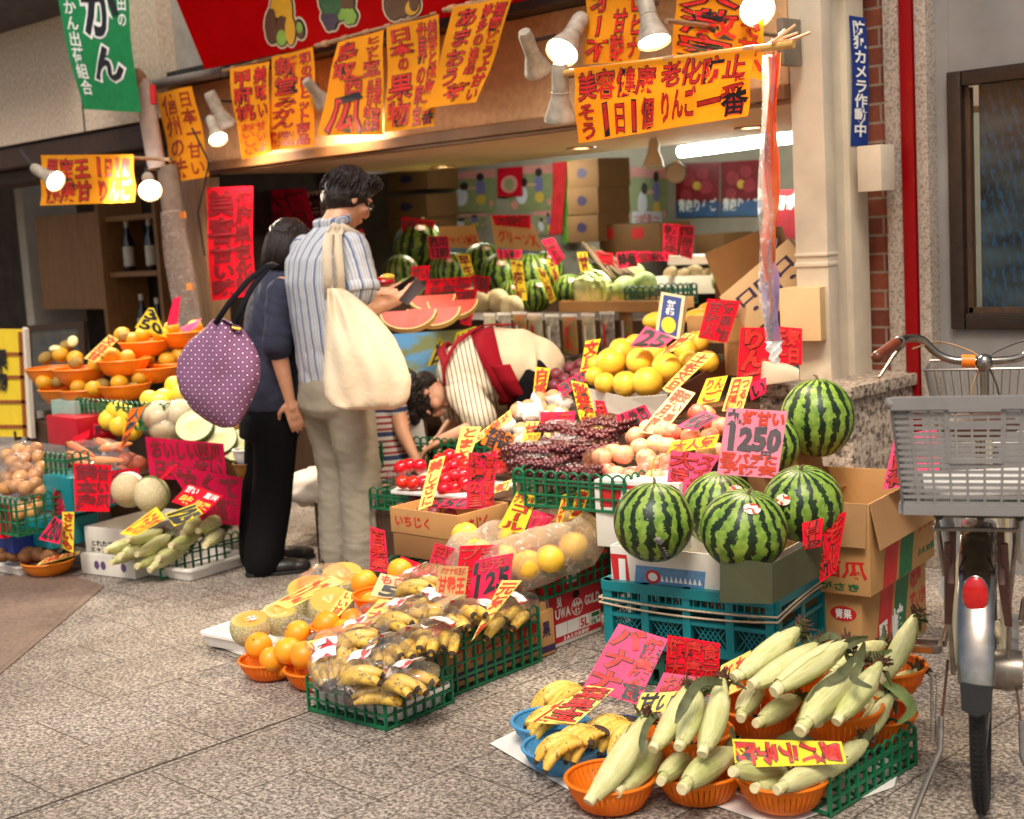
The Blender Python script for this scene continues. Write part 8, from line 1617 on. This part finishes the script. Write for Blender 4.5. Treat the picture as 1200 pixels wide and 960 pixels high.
STP=mat_stripe('cream_striped_jersey',(226,208,182),[(104,84,70)],48,tuple((Q[0]-Q[-1]).normalized()),.22);CRB=fabric('cream_cotton',(216,194,160),260,.08,.5)
m=MB();m.rings([[TS(t,a)for a in np.linspace(0,2*math.pi,33)[:-1]]for t in np.linspace(.40,1,14)]);limb(m,[D(543,460,dW-.15),sA.lerp(eA,.15),D(562,490,dW-.30)],[.085,.082,.075]);limb(m,[D(530,462,dW+.1),sB,sB.lerp(eB,.7)],[.075,.075,.07]);remesh(m,.010,3,'shirt',STP,wk,wr(.009,10))
m=MB();m.rings([[TS(t,a,.004+.006*math.sin(t*20+a*2))for a in np.linspace(0,2*math.pi,33)[:-1]]for t in np.linspace(.0,.46,12)]);m.ell(TS(.04,0,-hw[0]/pxm),(.15,.15,.15),18,12);remesh(m,.010,3,'tunic',CRB,wk,wr(.008,9))
m=MB()
for q in(-.09,.09):b_=D(622,440,dW+q);limb(m,[b_,Vector((b_.x-.05,b_.y-.02,.46)),Vector((b_.x+.02,b_.y+.02,.10))],[.10,.08,.075])
remesh(m,.012,3,'trousers',BLK,wk)
APR=fabric('dark_red_apron',(142,10,28),260,.12,.3)
def strap(path,w,nm,e=.012):
 P=[];
 for i in range(17):f=i/16*(len(path)-1);k=min(int(f),len(path)-2);g=f-k;P.append(tuple(path[k][j]+(path[k+1][j]-path[k][j])*g for j in(0,1)))
 m=MB();L_=[TS(t-w/2,a,e)for t,a in P];R_2=[TS(t+w/2,a,e)for t,a in P];L2=[TS(t-w/2,a,e+.006)for t,a in P];R2=[TS(t+w/2,a,e+.006)for t,a in P]
 m.rings([[L_[i],R_2[i],R2[i],L2[i]]for i in range(17)]);m.build(nm,APR,wk,auto=0)
strap([(.47,.1),(.45,-.6),(.42,-1.2),(.36,-1.9),(.30,-2.5)],.16,'apron_panel');strap([(.45,-.1),(.60,-.45),(.78,-.85),(.95,-1.4)],.075,'apron_strap',.024);strap([(.74,.6),(.78,.0),(.80,-.5),(.80,-.9)],.075,'apron_strap',.022);strap([(.47,.05),(.36,-.1),(.24,-.2)],.085,'apron_strap',.022)
strap([(.34,-1.4),(.28,-1.8),(.2,-2.2)],.16,'apron_panel',.02)
cp_=thing('person','person in red and blue striped top reaching into tomatoes, mostly hidden behind the man','person',(0,0,0));dC=6.35;CLr=lambda x,y,q=0:D(x,y,dC+q);m=MB()
torso(m,[(CLr(x,y),RIGHT*a,FWD*b)for x,y,a,b in((452,575,.11,.11),(450,530,.10,.10),(446,490,.11,.10),(444,462,.10,.08),(442,452,.045,.045))]);HL,HR=headmesh(m,CLr(440,432),RIGHT*.7+FWD*.5-UP*.4,UP+RIGHT*.2,.86);limb(m,[CLr(443,458),CLr(441,440)],[.042,.04])
limb(m,[CLr(462,470,-.05),CLr(472,508,-.12),CLr(486,536,-.14)],[.042,.034,.022]);hand(m,CLr(486,536,-.14),CLr(494,552,-.14)-CLr(486,536,-.14),-UP+RIGHT*.3,.8,.5,1);limb(m,[CLr(432,470,.05),CLr(424,510,.1),CLr(436,535,.12)],[.04,.033,.022]);hand(m,CLr(436,535,.12),RIGHT-UP,-UP,.8,.5,1)
for q in(-.07,.08):p=CLr(455,575,q);limb(m,[p,p+RIGHT*.10-UP*.05,Vector((p.x-.02,p.y,.05))],[.07,.06,.035])
remesh(m,.0055,2,'body',SKIN,cp_);face_parts(cp_,HL,.86);hair(cp_,HL,HR,[(0,-.016,.034,.088,.104,.094),(0,-.05,-.04,.076,.06,.08)],(160,lk2),21,.86)
STR2=mat_stripe('red_blue_white_stripes',(200,190,180),[(150,50,46),(44,58,96)],38,(0,0,1),.4);m=MB();torso(m,[(CLr(x,y),RIGHT*a,FWD*b)for x,y,a,b in((452,590,.135,.135),(451,530,.12,.12),(447,490,.125,.115),(445,464,.11,.09),(443,455,.06,.06))]);limb(m,[CLr(458,468,-.04),CLr(464,480,-.07)],[.055,.056]);remesh(m,.009,3,'shirt',STR2,cp_,wr(.004,12))
m=MB();torso(m,[(CLr(x,y),RIGHT*a,FWD*b)for x,y,a,b in((452,586,.13,.13),(456,620,.14,.14))]);remesh(m,.01,2,'skirt',fabric('pale_pink_cloth',(196,160,150)),cp_)
wh=thing('paper_bag','white paper hanging in front of the bending worker','paper bag',D(482,500,6.5));P=[D(470,478,6.5),D(494,485,6.45),D(500,522,6.45),D(482,524,6.5)];m=MB();m.slab([p-wh.location for p in P],FWD,.03);m.build('sheet',PAPERW,wh,bevel=.004)
CHR=MAT('scuffed_chrome',(158,151,142),.18,.18,30,metal=1);STL=MAT('dull_steel',(148,138,126),.34,.25,40,metal=.9);IVO=MAT('ivory_frame_paint',(206,190,154),.35,.1,12);TYRE=MAT('black_tyre_rubber',(20,19,19),.75,.2,50);RUST=MAT('rusty_steel',(92,62,44),.7,.4,60,metal=.4);GBK=MAT('grey_basket_plastic',(130,126,122),.42,.1,14);BRN=MAT('brown_grip',(104,48,28),.35,.2,30)
bd=Vector((ray(1143,700)[0],ray(1143,700)[1],0)).normalized();bo=Vector((bd.x*3.04,bd.y*3.04,0));bd.rotate(Matrix.Rotation(math.radians(-1.7),3,'Z'));bs=Vector((bd.y,-bd.x,0))
BK=lambda x,y,z:Vector((x,y,z))
by_=thing('bicycle','silver city bicycle with grey rear basket parked facing the grey wall','bicycle',bo,math.atan2(bs.y,bs.x))
R_=.325;YW=.30
def wheel(y0,nm='wheel',spokes=28):
 m=MB();m.tube([BK(0,y0+(R_-.016)*math.cos(a),R_+(R_-.016)*math.sin(a))for a in np.linspace(0,2*math.pi,73)[:-1]],.0178,12,closed=True);w_=m.build(nm,TYRE,by_)
 m=MB()
 for i in range(140):
  a=2*math.pi*i/140
  for x in(-.009,.003):m.box((0,0,0),(.007,.005,.0035),0,Matrix.Translation((x+.003,y0+(R_+.0012)*math.cos(a),R_+(R_+.0012)*math.sin(a)))@Matrix.Rotation(a-math.pi/2,4,'X')@Matrix.Rotation(.5 if x>0 else-.5,4,'Z'))
 m.build('tread',TYRE,w_,smooth=False)
 m=MB();m.tube([BK(0,y0+(R_-.038)*math.cos(a),R_+(R_-.038)*math.sin(a))for a in np.linspace(0,2*math.pi,61)[:-1]],.013,8,closed=True,flat=.6);m.build('rim',CHR,w_)
 m=MB();m.tube([BK(-.05,y0,R_),BK(.05,y0,R_)],.016,10);m.build('hub',STL,w_)
 m=MB()
 for i in range(spokes):a=2*math.pi*i/spokes;s=1 if i%2 else-1;m.tube([BK(s*.03,y0+.02*math.cos(a+1.2),R_+.02*math.sin(a+1.2)),BK(0,y0+(R_-.045)*math.cos(a),R_+(R_-.045)*math.sin(a))],.0012,4)
 m.build('spoke',STL,w_)
wheel(YW);wheel(YW+1.08)
def guard(y0,a0,a1,w,mat):
 rows=[];
 for a in np.linspace(a0,a1,40):rows.append([BK(w*math.sin(t),y0+(R_+.012+.014*math.cos(t))*math.cos(a),R_+(R_+.012+.014*math.cos(t))*math.sin(a))for t in np.linspace(-1.45,1.45,11)])
 m=MB();k=11;v=[p for r in rows for p in r];n=len(v);F1=[(i*k+j,i*k+j+1,(i+1)*k+j+1,(i+1)*k+j)for i in range(39)for j in range(10)];m.add(v+[p+(BK(0,y0,R_)-p).normalized()*.0015 for p in v],F1+[tuple(x+n for x in f[::-1])for f in F1]);return m.build('mudguard',mat,by_,auto=0)
mg_=guard(YW,math.radians(32),math.radians(168),.038,CHR);guard(YW+1.08,math.radians(30),math.radians(160),.030,CHR)
ZR=lambda px,py,y:(lambda p:((p-bo).dot(bs),(p-bo).dot(bd),p.z))(D(px,py,y))
a_=math.radians(169)
yf,zf=YW+(R_+.024)*math.cos(a_),R_+(R_+.024)*math.sin(a_);m=MB();m.slab([BK(-.033,yf,zf+.012),BK(.033,yf,zf+.006),BK(.030,yf-.010,zf-.045),BK(.0,yf-.012,zf-.058),BK(-.030,yf-.010,zf-.045)],Vector((0,-1,0)),.003);m.build('mud_flap',MAT('black_rubber',(16,15,15)),by_,smooth=False)
za=.572;yq=YW-math.sqrt(max((R_+.03)**2-(za-R_)**2,0));m=MB();m.ell((-.001,yq-.012,za),(.026,.011,.041),24,14);rf_=m.build('reflector',MAT('red_reflector_glass',(190,6,10),.12,.15,90,spec=.8),by_);m=MB();m.ell((-.001,yq-.008,za),(.029,.010,.044),24,12);m.tube([(-.0,yq-.006,za-.038),(0,yq-.004,za-.05)],.005,8);m.build('holder',CHR,rf_)
m=MB();m.tube([BK(0,YW+.48,.30),BK(0,YW+.36,.70)],.016,12);m.tube([BK(0,YW+.48,.30),BK(0,YW+.80,.46),BK(0,YW+.93,.66)],.018,12);m.tube([BK(0,YW+.95,.58),BK(0,YW+.90,.82)],.018,12)
for s in(-1,1):m.tube([BK(s*.055,YW,R_),BK(s*.045,YW+.24,.31),BK(s*.03,YW+.46,.30)],.010,8);m.tube([BK(s*.058,YW,R_),BK(s*.05,YW+.2,.52),BK(s*.016,YW+.37,.66)],.010,8);m.tube([BK(s*.05,YW+1.08,R_),BK(s*.05,YW+1.0,.5),BK(s*.03,YW+.965,.57)],.011,8)
m.build('frame',IVO,by_)
m=MB()
for s in(-1,1):m.tube([BK(s*.060,YW-.02,R_-.01),BK(s*.066,YW-.06,.50),BK(s*.085,YW-.10,.695)],.0055,8)
for s in(-1,1):m.tube([BK(s*.085,YW-.20,.700),BK(s*.085,YW+.22,.700)],.006,8)
for y in(-.20,-.06,.08,.22):m.tube([BK(-.085,YW+y,.700),BK(.085,YW+y,.700)],.005,8)
m.build('rear_rack',STL,by_)
for s in(-1,1):m=MB();m.tube([BK(s*.050,YW-.14,.69),BK(s*.052,YW-.20,.58),BK(s*.064,YW-.14,.47),BK(s*.058,YW-.2,.67)],.008,8,flat=.7);m.build('rubber_strap',MAT('brown_rubber_strap',(96,62,50),.6,.25,40),by_)
m=MB();m.lathe([(.001,-.02),(.05,-.02),(.055,.0),(.05,.02),(.001,.02)],28,M=Matrix.Translation((.0,0,0)));m.v=[(p[2]*1.6+.06,YW+p[0]*.9,R_+p[1]*.9)for p in m.v];m.build('hub_brake',STL,by_)
for s in(-1,1):
 m=MB();m.bar((s*.072,YW-.005,R_+.02),(s*.088,YW-.05,.20),.016,.006);m.build('stand_plate',RUST,by_);m=MB();m.tube([BK(s*.088,YW-.05,.22),BK(s*.090,YW-.09,.155),BK(s*.155,YW-.20,.012)],.0075,8);m.tube([BK(s*.155,YW-.20,.012),BK(s*.12,YW-.22,.010)],.0075,8);m.build('stand_leg',STL,by_)
 m=MB();P=[BK(s*.105+.007*math.cos(i*.9),YW-.02-i*.0002+.007*math.sin(i*.9),.315-i*.00075)for i in range(190)];m.tube(P,.0014,4);m.tube([BK(s*.105,YW-.02,.175),BK(s*.105,YW-.02,.15),BK(s*.09,YW-.04,.14)],.002,5);m.build('spring',STL,by_)
m=MB();m.tube([BK(-.03,YW+.48,.30),BK(-.09,YW+.48,.30),BK(-.10,YW+.36,.27)],.009,8);m.tube([BK(.03,YW+.48,.30),BK(.09,YW+.48,.30),BK(.10,YW+.60,.33)],.009,8);m.build('crank',CHR,by_)
for s,y,z in((-1,.34,.27),(1,.60,.33)):
 m=MB();
 for q in(-.03,.03):m.box((s*.15,YW+y+q,z),(.085,.012,.022))
 m.box((s*.195,YW+y,z),(.012,.06,.018));m.box((s*.107,YW+y,z),(.012,.06,.018));p_=m.build('pedal',STL,by_,bevel=.003);m=MB();m.box((s*.15,YW+y-.038,z),(.05,.004,.014));m.build('pedal_reflector',MAT('amber_reflector',(196,110,24),.2,.1),p_)
m=MB();m.box((.0,0,0),(.09,.42,.05));m.v=[(p[0]*.0+.075+p[0]*.2,YW+.24+p[1],.31+p[2]*(1.6 if p[1]<0 else 1))for p in m.v];m.build('chain_case',MAT('grey_chain_case',(120,118,116),.4,.1),by_,bevel=.008)
m=MB();m.ell((-.075,YW+.05,.64),(.022,.05,.05),18,12);m.build('wheel_lock',MAT('white_lock_case',(226,222,216),.3,.05),by_);m=MB();m.ell((.095,YW+.02,.64),(.022,.05,.07),18,12);m.build('wheel_lock',MAT('white_lock_case',(226,222,216)),by_)
m=MB();m.ell((-.068,YW-.12,.545),(.014,.012,.030),16,10);m.build('registration_sticker',PWHT,by_)
m=MB();m.tube([BK(0,YW+.36,.66),BK(0,YW+.31,.84)],.013,10);m.build('seat_post',CHR,by_);m=MB();m.rings([[BK(w*math.cos(a),YW+y,.865+h*math.sin(a))for a in np.linspace(0,2*math.pi,17)[:-1]]for y,w,h in((.16,.07,.022),(.20,.095,.03),(.28,.085,.03),(.36,.04,.025),(.44,.022,.02))]);m.build('saddle',MAT('brown_saddle',(74,44,30),.5,.15),by_)
hy=YW+.86;hz=.95
m=MB();P=[BK(x,hy+y,hz+z)for x,y,z in((-.260,-.20,.055),(-.234,-.12,.070),(-.208,-.05,.078),(-.168,.0,.068),(-.128,.02,.025),(-.08,.025,.004),(0,.03,.0),(.08,.025,.004),(.128,.02,.025),(.168,.0,.068),(.208,-.05,.078),(.234,-.12,.07),(.260,-.20,.055))]
def smooth(P,k=5):
 Q2=[]
 for i in range(len(P)-1):
  p0,p1,p2,p3=P[max(i-1,0)],P[i],P[i+1],P[min(i+2,len(P)-1)]
  for j in range(k):t=j/k;Q2.append(.5*((2*p1)+(p2-p0)*t+(2*p0-5*p1+4*p2-p3)*t*t+(3*p1-p0-3*p2+p3)*t**3))
 return Q2+[P[-1]]
m.tube(smooth(P),.0115,12);hb_=m.build('handlebar',CHR,by_)
for s in(-1,1):
 m=MB();m.tube([BK(s*.232,hy-.115,hz+.071),BK(s*.260,hy-.205,hz+.054),BK(s*.272,hy-.245,hz+.048)],[.0165,.0165,.0170],14);m.ell(BK(s*.272,hy-.245,hz+.048),.0172,14,10);m.build('grip',BRN,hb_)
 m=MB();m.tube([BK(s*.219,hy-.075,hz+.060),BK(s*.24,hy-.12,hz+.035),BK(s*.268,hy-.24,hz-.010)],[.008,.007,.0055],8,flat=.6);m.ell(BK(s*.226,hy-.085,hz+.07),(.02,.014,.02),12,8);m.build('brake_lever',STL,hb_)
 m=MB();m.tube(smooth([BK(s*.190,hy-.07,hz+.05),BK(s*.13,hy+.06,hz+.055),BK(s*.06,hy+.07,hz+.035),BK(s*.01,hy+.05,hz+.0),BK(s*.035,hy+.03,hz-.08),BK(s*.05,hy+.05,hz-.2)]),.0028,6);m.build('cable',MAT('tan_cable',(150,116,78),.5,.15)if s<0 else MAT('dark_cable',(60,54,50),.5,.15),hb_)
m=MB();m.tube([BK(0,hy+.03,hz+.0),BK(0,hy+.04,.80)],.0125,12);m.ell(BK(0,hy+.022,hz-.004),(.024,.024,.026),16,12);m.tube([BK(0,hy-.005,hz-.015),BK(0,hy-.002,hz-.015)],.008,10);m.build('stem',CHR,hb_)
m=MB();m.tube([BK(-.062,hy+.024,hz+.002),BK(-.026,hy+.028,hz)],.0185,16);m.build('reflector_tape',MAT('orange_tape_sticker',(236,120,20),.4,.2,60),hb_)
m=MB()
for z,ww,d0,d1 in((.92,.17,.10,.36),(.80,.15,.11,.34),(.70,.13,.12,.32)):m.tube([BK(-ww,hy+d0,z),BK(-ww*.9,hy+d0-.01,z),BK(ww*.9,hy+d0-.01,z),BK(ww,hy+d0,z),BK(ww,hy+d1,z),BK(-ww,hy+d1,z)],.004 if z>.9 else .002,6,closed=True)
for i in range(15):f=i/14-.5;m.tube([BK(f*.33,hy+.09,.92),BK(f*.25,hy+.12,.70)],.0017,5);m.tube([BK(f*.33,hy+.36,.92),BK(f*.25,hy+.32,.70)],.0017,5)
for i in range(9):f=i/8;[m.tube([BK(s*.17,hy+.10+f*.26,.92),BK(s*.13,hy+.12+f*.20,.70)],.0017,5)for s in(-1,1)]
m.build('front_basket',MAT('thin_wire',(150,144,136),.35,.2,metal=.8),by_)
bx=.006;W1,W0,zt,zb,y0,y1=.166,.147,.995,.768,YW-.33,YW+.06;rb_=thing('x','x','x');bpy.data.objects.remove(rb_)
def gside(P00,P10,P01,P11,nv,nh,name,par,cut=None,thick=.005):
 """slatted panel between bottom edge P00-P10 and top edge P01-P11"""
 m=MB();at_=lambda u,v:(P00.lerp(P10,u)).lerp(P01.lerp(P11,u),v)
 for i in range(nv+1):
  u=i/nv
  if cut and cut[0]<u<cut[1]:m.bar(at_(u,0),at_(u,cut[2]),.006,thick);continue
  m.bar(at_(u,0),at_(u,1),.006 if i%3 else .010,thick)
 for j in range(nh+1):
  v=j/nh
  if cut and v>cut[2]and v<cut[3]:m.bar(at_(0,v),at_(cut[0],v),.0035,thick+.002,hint=UP);m.bar(at_(cut[1],v),at_(1,v),.0035,thick+.002,hint=UP)
  else:m.bar(at_(0,v),at_(1,v),.0035,thick+.002,hint=UP)
 if cut:
  c=cut
  for a,b in(((c[0],c[2]),(c[1],c[2])),((c[0],c[3]-.02),(c[1],c[3]-.02)),((c[0],c[2]),(c[0],c[3])),((c[1],c[2]),(c[1],c[3]))):m.bar(at_(*a),at_(*b),.010,.010)
  m.bar(at_(c[0],(c[2]+c[3])/2+.08),at_(c[1],(c[2]+c[3])/2+.08),.012,.012)
 return m.build(name,GBK,par)
Bc=lambda s,y,z,w:BK(bx+s*w,y,z);bkt=MB();bkt.box((bx,(y0+y1)/2,zb),(2*W0,y1-y0-.02,.006));bkt=bkt.build('rear_basket',GBK,by_)
gside(Bc(-1,y0+.015,zb,W0),Bc(1,y0+.015,zb,W0),Bc(-1,y0,zt,W1),Bc(1,y0,zt,W1),9,17,'basket_side',bkt,(.33,.67,.46,.98));zf_=zt-.06;gside(Bc(-1,y1-.015,zb,W0),Bc(1,y1-.015,zb,W0),Bc(-1,y1,zf_,W1),Bc(1,y1,zf_,W1),9,13,'basket_side',bkt)
for s in(-1,1):gside(Bc(s,y0+.015,zb,W0),Bc(s,y1-.015,zb,W0),Bc(s,y0,zt,W1),Bc(s,y1,zf_,W1),11,13,'basket_side',bkt)
m=MB();P=[Bc(-1,y0,zt,W1),Bc(1,y0,zt,W1),Bc(1,y1,zf_,W1),Bc(-1,y1,zf_,W1)]
for i in range(4):m.bar(P[i],P[(i+1)%4],.022,.026 if i%2==0 else .024,hint=UP);m.ell(P[i],.013,10,8)
m.build('basket_rim',GBK,bkt);m=MB();P=[Bc(-1,y0+.015,zb,W0),Bc(1,y0+.015,zb,W0),Bc(1,y1-.015,zb,W0),Bc(-1,y1-.015,zb,W0)]
for i in range(4):m.bar(P[i],P[(i+1)%4],.02,.022,hint=UP)
m.build('basket_rim',GBK,bkt)
for s in(-.6,.1,.75):m=MB();m.ell((s*.12,y0+.06,zb-.018),(.012,.008,.016),8,6);m.build('basket_clip',MAT('black_plastic',(24,22,22)),bkt)
m=MB();m.slab([BK(-.1,y0+.05,zb+.01),BK(.12,y0+.06,zb+.012),BK(.11,y1-.05,zb+.02),BK(-.12,y1-.06,zb+.01)],UP,.012);pc_=m.build('packing_sheet',PAPERW,None,loc=bo);pc_.rotation_euler=(0,0,math.atan2(bs.y,bs.x));tag(pc_,'white crumpled sheet lying in the grey bicycle basket','sheet')
